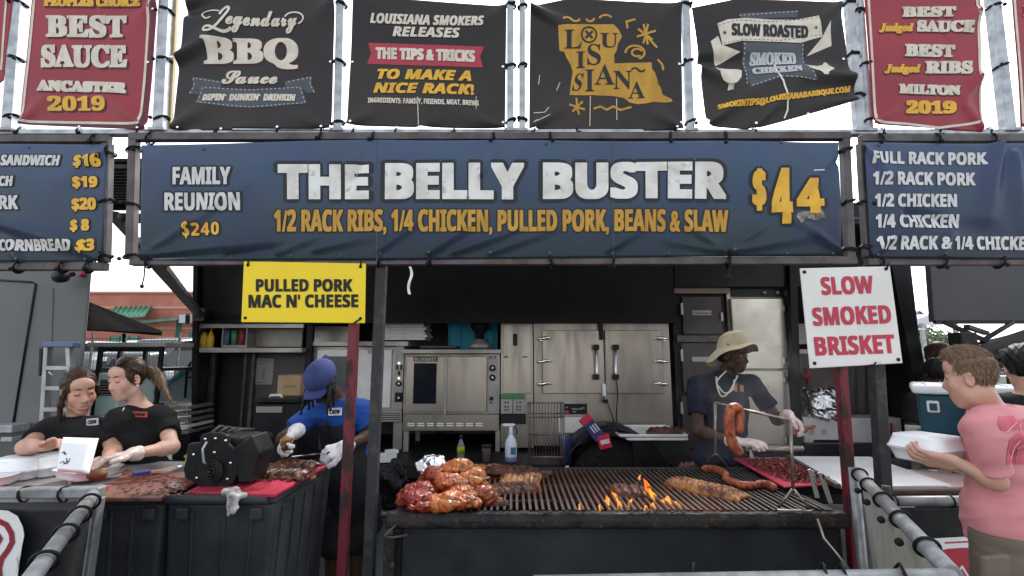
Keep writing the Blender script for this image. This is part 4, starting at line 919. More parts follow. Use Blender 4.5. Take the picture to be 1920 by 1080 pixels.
for y in (gy0 + .25, gy0 + .55): m.span((gx0 + .05, y, ZG - .018), (gx1 - .02, y + .012, ZG - .007))
ob('grate', m, barm, G)
m = MB(); p = P(735, 995, gy0 - .01); m.span((gx0 - .02, gy0 - .03, .1), (gx0 + .03, gy0 + .02, ZG - .09)); ob('corner_post', m, grime, G, .004)
m = MB(); m.tube([P(742, 985, gy0 - .02), P(720, 1004, gy0 - .04), P(735, 1008, gy0 - .04), P(765, 1003, gy0 - .02)], .006, 6); ob('tie_wire', m, fsteel, G)
# charcoal with glowing coals
coal = mat('charcoal_lump', (.018, .017, .016), (.06, .056, .052), sc=16, r=.9, b=1, bs=60)
hot = mat('glowing_coal', (.05, .02, .01), r=.9, em=(1, .17, .02), es=3.6)
m = MB()
for k in range(640):
    x, y = (rnd.uniform(gx0 + .1, gx1 - .1), rnd.uniform(gy0 + .1, gy1 - .05)) if k < 420 else (rnd.gauss(.55, .2), gy0 + .3 + rnd.uniform(-.2, .2)); s = rnd.uniform(.012, .03); q = .62 + s * .7 + .15 * math.exp(-((x - .55) / .3) ** 2 - ((y - gy0 - .30) / .16) ** 2) * rnd.uniform(.6, 1)
    vs = [(x + s * math.cos(a) * rnd.uniform(.7, 1.1), y + s * math.sin(a) * rnd.uniform(.7, 1.1), q + h) for h in (-s * .6, s * .5) for a in (0, 1.2, 2.5, 3.7, 5)]
    near = abs(x - .55) < .36 and abs(y - gy0 - .30) < .2
    m.add(vs, [(0, 1, 2, 3, 4), (9, 8, 7, 6, 5)] + [(i, i + 5, (i + 1) % 5 + 5, (i + 1) % 5) for i in range(5)], 1 if (near and rnd.random() < .55) else 0)
tag(ob('charcoal', m, [coal, hot]), 'bed of charcoal with glowing lumps under the grill grate', 'charcoal', kind='stuff')


# flames
def flame_mat():
    x = bpy.data.materials.new('flame'); x.use_nodes = True; nt = x.node_tree; N = nt.nodes; L = nt.links; N.remove(N['Principled BSDF'])
    tc = N.new('ShaderNodeTexCoord'); sp = N.new('ShaderNodeSeparateXYZ'); L.new(tc.outputs['Object'], sp.inputs[0])
    mr = N.new('ShaderNodeMapRange'); mr.inputs['From Max'].default_value = .11; L.new(sp.outputs[2], mr.inputs['Value'])
    cr = N.new('ShaderNodeValToRGB'); e = cr.color_ramp.elements; e[0].color = (1, .42, .06, 1); e[1].color = (.9, .08, .01, 1); q = e.new(.45); q.color = (1, .2, .02, 1); L.new(mr.outputs[0], cr.inputs[0])
    em = N.new('ShaderNodeEmission'); em.inputs[1].default_value = 1.0; L.new(cr.outputs[0], em.inputs[0]); tr = N.new('ShaderNodeBsdfTransparent')
    nz = N.new('ShaderNodeTexNoise'); nz.inputs['Scale'].default_value = 26; L.new(tc.outputs['Object'], nz.inputs[0]); m2 = N.new('ShaderNodeMapRange'); m2.inputs['From Min'].default_value = .38; m2.inputs['From Max'].default_value = .62; m2.inputs['To Min'].default_value = .04; m2.inputs['To Max'].default_value = .6; L.new(nz.outputs[0], m2.inputs['Value'])
    mx = N.new('ShaderNodeMixShader'); L.new(m2.outputs[0], mx.inputs[0]); L.new(tr.outputs[0], mx.inputs[1]); L.new(em.outputs[0], mx.inputs[2]); L.new(mx.outputs[0], N['Material Output'].inputs[0]); return x


flm = flame_mat()
for k, (px, py, h, w, ln) in enumerate(((1217, 935, .125, .020, -.02), (1228, 938, .07, .014, -.03), (1207, 940, .06, .013, .01), (1138, 948, .06, .013, .004), (1127, 960, .04, .010, -.006), (1163, 955, .055, .012, -.012), (1156, 938, .05, .010, -.02), (1253, 946, .05, .018, -.004), (1242, 946, .03, .012, .0), (1266, 950, .03, .014, .006), (1225, 956, .04, .014, -.004), (1211, 958, .03, .011, .003), (1181, 950, .045, .010, .008), (1087, 955, .03, .007, .002), (1274, 951, .02, .010, .004), (1196, 905, .05, .009, .02))):
    p = PZ(px, py, ZG - .01); o = thing('flame', 'orange flame licking up through the grill grate', 'flame', p, 'flames on the grill')
    if k == 0: o['label'] = 'tallest orange flame rising through the grate behind the burning cut'
    if k == 7: o['label'] = 'bright yellow flame at the corner of the rib rack on the grill'
    h *= .86; w *= 1.15; m = MB(); n = 9; a0 = rnd.uniform(0, 6)
    pts = [(ln * (i / n) ** 1.5 + .006 * math.sin(a0 + i * .9) * i / n, .004 * math.sin(a0 + i), h * i / n) for i in range(n + 1)]; rr = [w * (.55 + .45 * math.sin(math.pi * min(1, i / n * 1.6)) if i < 5 else 1) * (1 - (i / n) ** 1.6) + .0006 for i in range(n + 1)]
    m.tube(pts, w, 9, rads=rr); ob('tongue', m, flm, o, local=True)
# ------------------------------------------------------------------ food
chk = [mat('roast_chicken%d' % k, c, c2, sc=14, r=.36, r2=.55, b=.9, bs=55, bd=.008, c3=(.018, .006, .004), sc3=13, lo3=.48, hi3=.68, coat=.45, lo=.36, hi=.64, spec=.25) for k, (c, c2) in enumerate((((.24, .036, .009), (.48, .13, .022)), ((.15, .016, .007), (.38, .070, .015)), ((.15, .010, .006), (.33, .036, .013)), ((.30, .058, .011), (.56, .19, .03))))]
CK = []


def chicken(loc, rot, sc, k, label):
    o = thing('roast_chicken', label, 'chicken', loc, 'roast chickens piled on the grill'); rt = MX.Rotation(rot[2], 3, 'Z') @ MX.Rotation(rot[0], 3, 'X'); s = sc
    def q(x, y, z): return np.array(rt @ V((x * s, y * s, z * s)))
    pr = [rc(q(-.045, 0, .01), q(.05, 0, .0), .055 * s, .046 * s, .02), el(q(-.03, -.03, .015), np.array((.05, .04, .042)) * s, k=.02), el(q(-.02, .035, .01), np.array((.055, .035, .045)) * s, k=.015), rc(q(.05, -.05, -.01), q(.0, -.075, -.005), .034 * s, .026 * s, .012), rc(q(.0, -.078, .0), q(-.065, -.092, .004), .026 * s, .011 * s, .006), rc(q(.05, .05, -.012), q(.0, .075, -.01), .032 * s, .025 * s, .010), rc(q(.0, .075, -.01), q(-.06, .09, .0), .024 * s, .011 * s, .006), rc(q(-.06, -.045, .0), q(-.02, -.065, .03), .018 * s, .014 * s, .008), rc(q(-.065, .03, .0), q(-.03, .065, .02), .018 * s, .014 * s, .008), el(q(.075, 0, .012), np.array((.02, .025, .016)) * s, k=.01)]
    w1 = wob(.0055, 36, k); w2 = wob(.0046, 85, k + 9); w3 = wob(.0022, 180, k + 3)
    return blob('meat', pr, chk[k % 4], o, h=.004, disp=lambda p: w1(p) + np.abs(w2(p)) + w3(p), clip=None, local=True), o


spots = [((858, 880), 2.72, (.2, 0, 2.6), 1.02, 3, 'topmost orange brown roast chicken of the pile, beside the foil'), ((846, 908), 2.58, (-.3, 0, .4), 1.0, 0, 'brown glazed roast chicken in the middle of the pile'), ((797, 924), 2.56, (.4, 0, 1.9), .98, 2, 'deep red roast chicken at the left side of the pile'), ((793, 956), 2.42, (0, 0, .2), .95, 2, 'dark red roast chicken at the lower left front of the pile'),
         ((836, 954), 2.41, (.2, 0, 3.3), .95, 3, 'orange roast chicken at the bottom front of the pile'), ((868, 930), 2.5, (-.2, 0, 1.0), .95, 0, 'brown roast chicken between the pile middle and its right end'), ((904, 936), 2.52, (.3, 0, 2.2), .9, 1, 'dark brown roast chicken at the right end of the pile'), ((826, 928), 2.62, (0, 0, 4), .95, 0, 'half hidden roast chicken inside the pile'), ((812, 905), 2.75, (.1, 0, 5), .9, 2, 'dark roast chicken behind the pile just below the foil'), ((886, 896), 2.64, (.1, 0, 3.9), .85, 3, 'brown roast chicken on the pile right of the topmost bird'), ((872, 958), 2.42, (0, 0, 1.3), .8, 0, 'brown roast chicken at the bottom right front of the pile'), ((772, 938), 2.52, (.2, 0, 4.4), .85, 2, 'dark red roast chicken at the far left edge of the pile'), ((822, 893), 2.7, (.2, .0, 1.2), .95, 1, 'glossy roast chicken on the pile between foil and topmost bird'), ((884, 905), 2.72, (0, 0, 5.5), .92, 3, 'orange roast chicken touching the charred ribs')]
for (x, y), Y, rot, sc, k, lab in spots:
    p = P(x, y, Y); p.z = max(p.z, ZG + .035); chicken(p, rot, sc * .98, k, lab)
o = thing('foil_ball', 'crumpled ball of aluminium foil on top of the chicken pile', 'foil', P(808, 872, 2.85))
def crump(p):
    q = p * 26; d = 0
    for s_, a in ((1, .022), (2.1, .011), (4.3, .006)):
        d = d + a * (np.abs(np.sin(q[:, 0] * s_ + 1.3 * q[:, 1]) + np.sin(q[:, 1] * s_ * 1.2 - q[:, 2]) + np.sin(q[:, 2] * s_ * .9 + q[:, 0])) / 1.5 - .6)
    return d.astype('f4')
c = P(810, 872, 2.85); blob('foil', [el(c, (.07, .06, .05)), el(c + V((-.04, 0, -.02)), (.05, .05, .045))], foil, o, h=.005, disp=crump)
meatd = mat('charred_rib', (.060, .018, .009), (.15, .05, .02), sc=22, r=.4, r2=.6, b=.8, bs=60, bd=.006, c3=(.014, .006, .004), sc3=18, lo3=.46, hi3=.64, coat=.12, spec=.2)
meatp = mat('pale_rib', (.33, .15, .05), (.19, .062, .02), sc=18, r=.4, b=.7, bs=60, bd=.005, c3=(.07, .02, .009), sc3=20, lo3=.48, hi3=.66, coat=.12, spec=.2)


def ribs(label, c, L, W, ang, m, nb=10, tilt=0, arch=.010, group=None, seed=0, th=.018):
    o = thing('rib_rack', label, 'ribs', c, group); o.rotation_euler = (tilt, 0, ang); mb = MB(); ph = seed * 1.7
    def fn(u, v):
        w = W * (.82 + .18 * math.sin(math.pi * u)) * (1 + .06 * math.sin(u * 31 + ph)); y = (v - .5) * w; x = (u - .5) * L + .012 * math.sin(v * 5 + ph) + .01 * (v - .5)
        e = min(1, 6 * min(u, 1 - u, v, 1 - v) + .15)
        return V((x, y, th * e * (.75 + .45 * abs(math.sin(u * nb * math.pi / 1)) ** .7) + arch * (1 - (2 * v - 1) ** 2) + .006 * NZ.noise((u * 16 + ph, v * 9, 2))))
    mb.sheet(fn, nb * 8, 16, (0, 0, -th * .9)); ob('meat', mb, m, o, local=True); return o


ribs('pale browned rib rack with clear bones lying right of the flames', PZ(1320, 920, ZG + .01) + V((0, 0, .006)), .43, .15, -.90, meatp, 13, seed=1, th=.026, arch=.006)
ribs('charred rib rack next to the chicken pile with ridged bones facing front', PZ(975, 905, ZG + .02), .24, .17, .15, meatp, 7, tilt=.35, seed=2)
ribs('browned rib rack behind the chicken pile', PZ(908, 884, ZG + .02), .24, .17, .1, meatp, 6, tilt=.2, seed=3)
ribs('dark charred rib rack at the back edge of the grill', PZ(960, 884, ZG + .03), .34, .16, -.1, meatd, 8, seed=4)
ribs('blackened rib rack half under the front ridged one', PZ(950, 918, ZG + .01), .28, .16, .3, meatd, 8, seed=5)
ribs('small dark end piece of ribs on the grate near the wire rack', PZ(1010, 892, ZG + .01), .16, .09, -.2, meatd, 4, seed=6)
ribs('small charred scrap of meat on the grate below the chickens', PZ(938, 948, ZG + .006), .07, .04, -.3, meatd, 2, seed=7, arch=.005)
ribs('burning dark cut of meat surrounded by flames', PZ(1180, 925, ZG + .01), .20, .15, -.3, meatd, 4, seed=8, tilt=.15, th=.022)
ribs('charred rib rack draped on the back right corner of the grill', PZ(1290, 876, ZG + .01), .12, .06, .2, meatd, 3, seed=9)
m = MB()
for k in range(160):
    x = rnd.choice((rnd.uniform(745, 960), rnd.uniform(1010, 1100), rnd.uniform(1180, 1290))); p = PZ(x, rnd.uniform(955, 964), ZG + .012); s = rnd.uniform(.002, .007)
    m.box(p, (s * rnd.uniform(1, 3), s, s * .7), MX.Rotation(rnd.uniform(0, 3), 3, 'Z'))
tag(ob('burnt_scraps', m, grime), 'burnt meat scraps along the front lip of the grill', 'scraps', kind='stuff')
sau = mat('sausage_skin', (.34, .095, .042), (.22, .048, .022), sc=30, r=.34, r2=.5, b=.6, bs=90, c3=(.09, .02, .010), sc3=46, lo3=.54, hi3=.66, coat=.15, spec=.25, st=(1, 1, .6))


def sausage(label, pts, r, group=None):
    o = thing('sausage', label, 'sausage', pts[0], group); n = 22; m = MB(); cp = [V(p) for p in pts]; P_ = []
    for k in range(n + 1):
        t = k / n * (len(cp) - 1); i = min(int(t), len(cp) - 2); f = t - i; a = cp[max(i - 1, 0)]; b = cp[i]; c = cp[i + 1]; d = cp[min(i + 2, len(cp) - 1)]
        P_.append(.5 * ((2 * b) + (c - a) * f + (2 * a - 5 * b + 4 * c - d) * f * f + (3 * b - a - 3 * c + d) * f ** 3))
    m.tube(P_, r, 14, rads=[r * (1 - (2 * k / n - 1) ** 8) ** .5 * (1 + .05 * math.sin(k * 2.3)) + .002 for k in range(n + 1)]); ob('skin', m, sau, o); return o


YH = 2.52
sausage('long sausage hanging over the bar of the wire stand', [P(1390, 768, YH - .03), P(1377, 764, YH - .012), P(1368, 772, YH - .02), P(1367, 800, YH - .02), P(1374, 832, YH - .02), P(1393, 853, YH - .02)], .0235, 'sausages on the wire stand')
sausage('short sausage hanging at the right of the long one on the wire stand', [P(1380, 764, YH + .0), P(1386, 769, YH + .012), P(1387, 790, YH + .01), P(1384, 813, YH + .0)], .0205, 'sausages on the wire stand')
sausage('plump sausage lying on the grate below the hanging ones', [PZ(1317, 880, ZG + .03), PZ(1335, 879, ZG + .03), PZ(1352, 884, ZG + .03), PZ(1362, 892, ZG + .03)], .022, 'sausages on the grate')
sausage('curved sausage lying on the grate in the middle of the three', [PZ(1358, 896, ZG + .03), PZ(1375, 905, ZG + .03), PZ(1395, 910, ZG + .03), PZ(1419, 910, ZG + .03)], .020, 'sausages on the grate')
sausage('sausage lying nearest the right foot of the wire stand', [PZ(1416, 909, ZG + .03), PZ(1430, 907, ZG + .03), PZ(1442, 909, ZG + .03), PZ(1454, 915, ZG + .03)], .019, 'sausages on the grate')
# wire stand
o = thing('sausage_stand', 'wire stand with two forked feet on the right end of the grate', 'stand', PZ(1420, 900, ZG))
a, b = P(1341, 756, YH + .25), P(1482, 788, YH - .12); fa = PZ(1341, 850, ZG + .10); fb_ = PZ(1488, 916, ZG + .06)
fa = P(1341, 850, YH + .25); fb_ = P(1487, 916, YH - .12)
wire = mat('greasy_wire', (.30, .27, .24), (.16, .12, .09), sc=16, r=.4, m=.8)
m = MB(); m.tube([a, b], .0075, 8); ob('top_bar', m, wire, o)
for t_, f_, e in ((a, fa, ((1320, 872), (1364, 874))), (b, fb_, ((1460, 950), (1522, 958)))):
    m = MB(); m.tube([t_, f_], .0075, 8); [m.tube([f_, PZ(*q, ZG + .012)], .0065, 8) for q in e]; ob('post', m, wire, o)
m = MB(); m.bar(PZ(1458, 957, ZG + .014), PZ(1522, 959, ZG + .014), .02, .01); ob('foot_bar', m, wire, o)
# upright wire rack behind the grill
o = thing('grill_rack', 'upright wire grill rack leaning behind the grill', 'rack', P(1025, 885, 3.3)); Yr = gy1 + .06
m = MB()
for x0, y0, x1, y1 in ((990, 755, 992, 886), (994, 755, 996, 886), (1053, 755, 1056, 886), (1057, 757, 1059, 886)): m.tube([P(x0, y0, Yr + .06), P(x1, y1, Yr)], .005, 8)
for y in (755, 775, 782, 815, 857): m.tube([P(990, y, Yr + .06 * (886 - y) / 130), P(1058, y, Yr + .06 * (886 - y) / 130)], .005, 8)
wire = mat('sooty_wire', (.12, .11, .10), (.06, .05, .045), sc=14, r=.4, m=.7); ob('frame', m, wire, o); m = MB(); [m.tube([P(1000 + k * 5.6, 756, Yr + .06), P(1001 + k * 5.6, 886, Yr)], .003, 6) for k in range(10)]; ob('wire', m, wire, o)
# ------------------------------------------------------------------ things on the trailer ledge
YL = 4.42
o = thing('drink_bottle', 'small clear bottle with green label on the black ledge', 'bottle', P(864, 850, YL)); p = P(864, 850, YL); p.z = ZD
m = MB(); m.lathe([(.032, 0), (.034, .01), (.033, .13), (.028, .15), (.014, .18), (.013, .20)], p, 16); ob('bottle', m, mat('clear_plastic', (.16, .18, .18), r=.15), o)
m = MB(); m.lathe([(.0348, .07), (.0348, .13), (.034, .131), (.034, .069)], p, 16); ob('label', m, mat('lime_label', (.35, .48, .02), (.18, .3, .02), sc=30, r=.5), o); m = MB(); m.lathe([(.016, .195), (.016, .222)], p, 12); ob('cap', m, blkp, o)
o = thing('spray_bottle', 'white spray bottle with blue liquid and trigger in front of the outlets', 'spray bottle', P(958, 850, YL)); p = P(958, 848, YL); p.z = ZD
m = MB(); m.lathe([(.05, 0), (.053, .02), (.053, .15), (.042, .19), (.022, .22), (.018, .235)], p, 20); b = ob('bottle', m, mat('milky_plastic', (.62, .68, .76), r=.35), o); m = MB(); m.lathe([(.0505, -.001), (.0536, .02), (.0536, .045), (.053, .046)], p, 20); ob('liquid_band', m, mat('blue_liquid', (.16, .20, .38), r=.3), b); m = MB(); m.box(p + V((.02, -.05, .10)), (.045, .012, .06)); ob('sticker', m, mat('teal_sticker', (.05, .16, .2)), b)
m = MB(); m.lathe([(.018, .235), (.022, .25), (.014, .275), (.02, .30)], p, 12); m.box(p + V((-.02, 0, .315)), (.11, .03, .022)); ob('spray_head', m, whitep, o, .003); m = MB(); m.tube([p + V((.03, -.01, .31)), p + V((.055, -.01, .27)), p + V((.05, -.01, .235))], .008, 8); ob('trigger', m, mat('navy_plastic', (.03, .04, .16)), o)
o = thing('plastic_cup', 'small smoky plastic cup on the ledge left of the spray bottle', 'cup', P(912, 850, YL)); p = P(912, 850, YL); p.z = ZD; m = MB(); m.lathe([(.03, 0), (.042, .12), (.044, .125), (.038, .125), (.028, .01)], p, 16); ob('cup', m, mat('smoky_cup', (.16, .13, .12), r=.3), o); m = MB(); m.lathe([(.045, .12), (.045, .14), (.02, .145)], p, 16); ob('lid', m, blkp, o)
o = thing('glove_box', 'red and blue carton of foil tilted on the wheel arch', 'carton', P(1120, 812, 4.3)); rt = MX.Rotation(R(-28), 3, 'Y') @ MX.Rotation(R(25), 3, 'X'); c = P(1117, 812, 4.3)
bl = mat('navy_card', (.025, .03, .13), (.03, .035, .16), sc=4, r=.5); rd = mat('red_card', (.48, .02, .045), r=.5)
m = MB(); m.box(c + V((-.02, 0, .03)), (.10, .09, .18), MX.Rotation(R(-38), 3, 'Y')); ob('carton', m, bl, o, .004); m = MB(); m.box(c + V((.065, -.015, -.065)), (.105, .10, .11), MX.Rotation(R(-14), 3, 'Y')); e = ob('open_end', m, rd, o, .004)
m = MB(); m.box(c + V((-.085, 0, .112)), (.106, .094, .05), MX.Rotation(R(-38), 3, 'Y')); ob('far_end', m, rd, o, .004)
m = MB(); [m.box(c + V((-.035 + k * .02, -.047, .035 + k * .012)), (.010, .004, .07), MX.Rotation(R(-38), 3, 'Y')) for k in range(3)]; m.box(c + V((.066, -.067, -.062)), (.075, .003, .035), MX.Rotation(R(-12), 3, 'Y')); ob('print', m, mat('pale_print', (.6, .55, .6), r=.5), o)
for k, lab in enumerate(('steel sheet pan lying under another on the wheel arch', 'steel sheet pan with meat on the wheel arch')):
    o = thing('sheet_pan', lab, 'pan', P(1215, 820, 4.4)); z0 = P(1215, 826, 4.2).z + k * .028; a = P(1180 - k * 14, 820, 4.15).x; b = P(1292, 820, 4.15).x
    m = MB(); m.span((a, 4.2, z0), (b, 4.75, z0 + .004)); [m.span(q, w) for q, w in (((a, 4.19, z0 + .004), (b, 4.2, z0 + .024)), ((a, 4.75, z0 + .004), (b, 4.76, z0 + .024)), ((a - .01, 4.2, z0 + .004), (a, 4.75, z0 + .024)), ((b, 4.2, z0 + .004), (b + .01, 4.75, z0 + .024)))]; ob('tray', m, whm, o, .003)
m = MB(); m.bar((P(1240, 835, 4.4).x, 4.45, .3), (P(1240, 835, 4.4).x, 4.45, P(1215, 826, 4.2).z - .002), .5, .06); ob('support', m, blk, T)
p = P(1250, 800, 4.35); p.z = z0 + .012; ribs('dark smoked brisket slab on the sheet pan beside the man in the hat', p, .34, .14, .05, meatd, 5, seed=12, th=.035)
o = thing('paper_carton', 'small white carton on the ledge beside the black post', 'carton', P(728, 850, 4.0)); m = MB(); p = P(728, 852, 4.4); p.z = ZD; m.box(p + V((0, 0, .04)), (.14, .1, .07), MX.Rotation(.3, 3, 'Z')); m.box(p + V((.03, 0, .09)), (.1, .08, .03), MX.Rotation(.6, 3, 'Z')); ob('carton', m, whitep, o, .004)
o = thing('blue_tub', 'dark blue tub half hidden behind the wire rack', 'tub', P(1062, 830, 4.4)); m = MB(); p = P(1061, 850, 4.4); p.z = ZD; m.lathe([(.05, 0), (.06, .2), (.062, .21), (.055, .22)], p, 18); ob('tub', m, mat('navy_plastic', (.012, .016, .07)), o)
o = thing('plastic_bag', 'shiny black rubbish bag below the ledge near the black post', 'bag', P(735, 905, 3.6)); c = P(732, 915, 3.6); blob('bag', [el(c, (.13, .10, .16)), el(c + V((.02, 0, .12)), (.06, .05, .06))], mat('black_bag', (.008, .008, .009), r=.18, b=.9, bs=22, bd=.02), o, h=.01, disp=lambda p: crump(p * .5) * 1.6)
o = thing('storage_tub', 'grey plastic tub on the ground under the ledge', 'tub', P(735, 990, 3.4)); m = MB(); c = P(728, 960, 3.6); m.span((c.x - .12, 3.5, .0), (c.x + .12, 3.9, c.z)); m.span((c.x - .14, 3.48, c.z), (c.x + .14, 3.92, c.z + .03)); ob('tub', m, mat('grey_tub', (.16, .19, .20), r=.5), o, .01)
# ------------------------------------------------------------------ bins used as counters
ZB = 1.0


def bin_(label, x0, x1, y0, y1, ribs_):
    o = thing('wheeled_bin', label, 'bin', ((x0 + x1) / 2, (y0 + y1) / 2, 0), 'dark grey bins under the cutting boards'); m = MB(); t = .04
    m.add([(x0 + t, y0 + t, .06), (x1 - t, y0 + t, .06), (x1 - t, y1 - t, .06), (x0 + t, y1 - t, .06), (x0, y0, ZB - .03), (x1, y0, ZB - .03), (x1, y1, ZB - .03), (x0, y1, ZB - .03)], [(3, 2, 1, 0), (4, 5, 6, 7), (0, 1, 5, 4), (1, 2, 6, 5), (2, 3, 7, 6), (3, 0, 4, 7)])
    ob('body', m, dkplast, o, .02, 3)
    for f in ribs_:
        m = MB(); xa = x0 + (x1 - x0) * f; m.bar((xa + (.5 - f) * t * 2, y0 + t - .004, .08), (xa, y0 - .003, ZB - .06), .012, .008, up=(0, 1, 0)); ob('rib', m, dkplast, o, .002)
    for f in (.12, .3, .48, .66, .84):
        m = MB(); ya = y0 + (y1 - y0) * f; m.bar((x1 - t + .003, ya, .08), (x1 + .003, ya, ZB - .06), .012, .008, up=(1, 0, 0)); ob('rib', m, dkplast, o, .002)
    m = MB(); m.tube([(x0, y0 - .012, ZB - .012), (x1 - .02, y0 - .012, ZB - .012)], .02, 10); m.span((x0, y0 - .01, ZB - .028), (x1 + .01, y1, ZB - .004)); ob('rim', m, dkplast, o, .006, 2)
    for x in (x0 + .06, x1 - .06):
        m = MB(); m.lathe([(.06, -.03), (.075, -.025), (.075, .025), (.06, .03)], (x, y1 - .06, .075), 18, ax=(1, 0, 0)); ob('wheel', m, rub, o)
    m = MB(); [m.box((x0 + (x1 - x0) * f, y0 - .012, ZB - .07), (.05, .03, .05)) for f in (.18, .85)]; ob('handle_lug', m, dkplast, o, .008, 2)
    return o


b1 = (P(312, 940, 2.18).x, P(515, 940, 2.18).x, 2.18, 2.84); b0 = (P(172, 945, 2.18).x, P(306, 945, 2.18).x, 2.18, 2.84)
bin_('dark grey wheeled bin under the red cutting board and the black motor', *b1, (.25, .55, .8)); bin_('dark grey wheeled bin under the brown cutting board', *b0, (.3, .6))
redb = mat('red_cutting_board', (.42, .03, .07), (.34, .025, .05), sc=7, r=.4, c3=(.14, .018, .02), sc3=5, lo3=.52, hi3=.7, b=.1, bs=60)
brnb = mat('brown_cutting_board', (.17, .075, .055), (.13, .055, .04), sc=5, r=.4, c3=(.06, .025, .018), sc3=7, lo3=.58, hi3=.7, b=.15, bs=50)


def board(name, label, px, z, th, m, border=None, bm=None):
    o = thing(name, label, 'cutting board', PZ(*px[0], z)); mb = MB(); mb.prism([PZ(*q, z + th) for q in px], (0, 0, -th)); ob('slab', mb, m, o, .004, 2)
    if border:
        mb = MB(); [mb.bar(PZ(*a, z + th + .006), PZ(*b, z + th + .006), .03, .025) for a, b in border]; ob('edge', mb, bm, o, .004)
    return o


board('cutting_board', 'red cutting board with sliced ribs on the dark bin', [(350, 921), (516, 926), (612, 872), (470, 866)], ZB, .016, redb)
board('cutting_board', 'brown cutting board with scraps in front of the two women', [(188, 933), (302, 933), (372, 886), (235, 880)], ZB, .016, brnb)
rz = ZB + .02
for k, (px, py, L, W, a, mm, lab) in enumerate(((488, 884, .22, .15, .2, meatd, 'dark rib rack on the red board nearest the man in blue'), (520, 892, .26, .12, .1, meatd, 'dark glazed rib rack at the front of the red board'), (470, 878, .14, .10, .9, meatp, 'cut pale ribs on the red board by the motor'), (555, 874, .24, .13, -.2, meatd, 'dark rib rack at the far end of the red board'))):
    ribs(lab, PZ(px, py, rz), L, W, a, mm, 7, seed=20 + k)
m = MB()
for k in range(260):
    x, y = rnd.uniform(480, 590), rnd.uniform(872, 900); s = rnd.uniform(.004, .014); m.box(PZ(x, y, rz + s * .3), (s * 1.8, s, s * .7), MX.Rotation(rnd.uniform(0, 3), 3, 'Z') @ MX.Rotation(rnd.uniform(-.5, .5), 3, 'X'))
tag(ob('chopped_meat', m, meatd), 'loose bits of chopped meat on the red board', 'meat scraps', kind='stuff')
m = MB()
for k in range(150):
    x, y = rnd.uniform(215, 355), rnd.uniform(884, 928); s = rnd.uniform(.003, .010); m.box(PZ(x, y, rz + s * .3), (s * 2, s, s * .5), MX.Rotation(rnd.uniform(0, 3), 3, 'Z'))
tag(ob('board_scraps', m, brnb), 'brown meat scraps and sauce on the brown board', 'scraps', kind='stuff')
o = thing('sauce_slick', 'shiny streak of brown sauce on the brown board', 'sauce'); m = MB(); c = PZ(300, 900, rz); m.sheet(lambda u, v: V((c.x + (u - .5) * .42, c.y + (v - .5) * (.14 + .06 * math.sin(u * 9)) + .05 * math.sin(u * 5), rz - .001 + .004 * math.sin(math.pi * u) * math.sin(math.pi * v))), 20, 8, (0, 0, -.003)); ob('slick', m, mat('brown_sauce', (.10, .025, .015), r=.15, b=.5, bs=40), o)
o = thing('carving_knife', 'long knife lying across the back of the brown board', 'knife', PZ(320, 880, rz)); m = MB(); m.bar(PZ(282, 884, rz + .02), PZ(345, 873, rz + .02), .03, .002); ob('blade', m, chrome, o); m = MB(); m.bar(PZ(248, 889, rz + .02), PZ(282, 884, rz + .02), .025, .02); ob('handle', m, mat('navy_plastic', (.03, .04, .16)), o, .005)
# black motor
MT = thing('rotisserie_motor', 'black electric motor unit with round fan cover standing on the bin corner', 'motor', PZ(400, 912, ZB))
mtm = mat('black_cast_metal', (.007, .0075, .008), (.014, .014, .0145), sc=9, r=.45, b=.2, bs=50)
Ym = 2.26; c = P(395, 884, Ym)
m = MB(); m.prism([P(*q, Ym) for q in ((343, 880), (348, 862), (352, 832), (374, 830), (376, 815), (390, 811), (412, 812), (424, 816), (428, 834), (440, 842), (446, 870), (446, 888), (436, 906), (424, 918), (378, 918), (364, 904), (346, 896))], (0, .03, 0)); ob('face_plate', m, mtm, MT, .005)
m = MB(); m.span((P(376, 840, Ym).x, Ym + .031, ZB + .03), (P(446, 840, Ym).x, Ym + .22, P(400, 822, Ym).z)); ob('housing', m, mtm, MT, .015, 2)
m = MB(); m.prism([P(440, 838, Ym), P(472, 816, Ym + .0), P(488, 850, Ym), P(470, 905, Ym), P(446, 905, Ym)], (0, .14, 0)); ob('gear_case', m, mtm, MT, .008, 2)
m = MB(); [m.lathe([(r_ - .006, 0), (r_, 0), (r_, .012), (r_ - .006, .012), (r_ - .006, 0)], P(397, 884, Ym - .012 - .004 * k), 28, ax=(0, -1, 0)) for k, r_ in enumerate((.052, .042, .032, .020))]; fc = ob('fan_cover', m, rub, MT)
m = MB(); m.lathe([(.012, 0), (.012, .02), (.006, .024)], P(397, 884, Ym - .012), 14, ax=(0, -1, 0)); ob('hub', m, mtm, fc)
m = MB(); [m.lathe([(.006, 0), (.006, .006)], P(x, y, Ym - .001), 8, ax=(0, -1, 0)) for x, y in ((370, 896), (427, 898), (403, 848), (364, 852), (386, 823), (405, 822), (433, 868), (424, 826))]; ob('bolt', m, chrome, MT)
m = MB(); m.tube([P(388, 828, Ym - .02), P(380, 842, Ym - .03), P(382, 866, Ym - .03), P(390, 872, Ym - .015)], .005, 8); ob('cable', m, galv, MT)
m = MB(); m.tube([P(352, 862, Ym + .1), P(346, 855, Ym + .1), P(352, 850, Ym + .1), P(348, 868, Ym + .1), P(342, 872, Ym + .1)], .004, 6); ob('yellow_wire', m, mat('yellow_wire', (.4, .4, .04)), MT)
m = MB(); [m.tube([P(x, 812, Ym + .15), P(x + 16, 800 + k * 2, Ym + .3), P(x + 40, 806, Ym + .35)], .01, 8) for k, x in enumerate((396, 410, 424, 436))]; ob('hose', m, rub, MT)
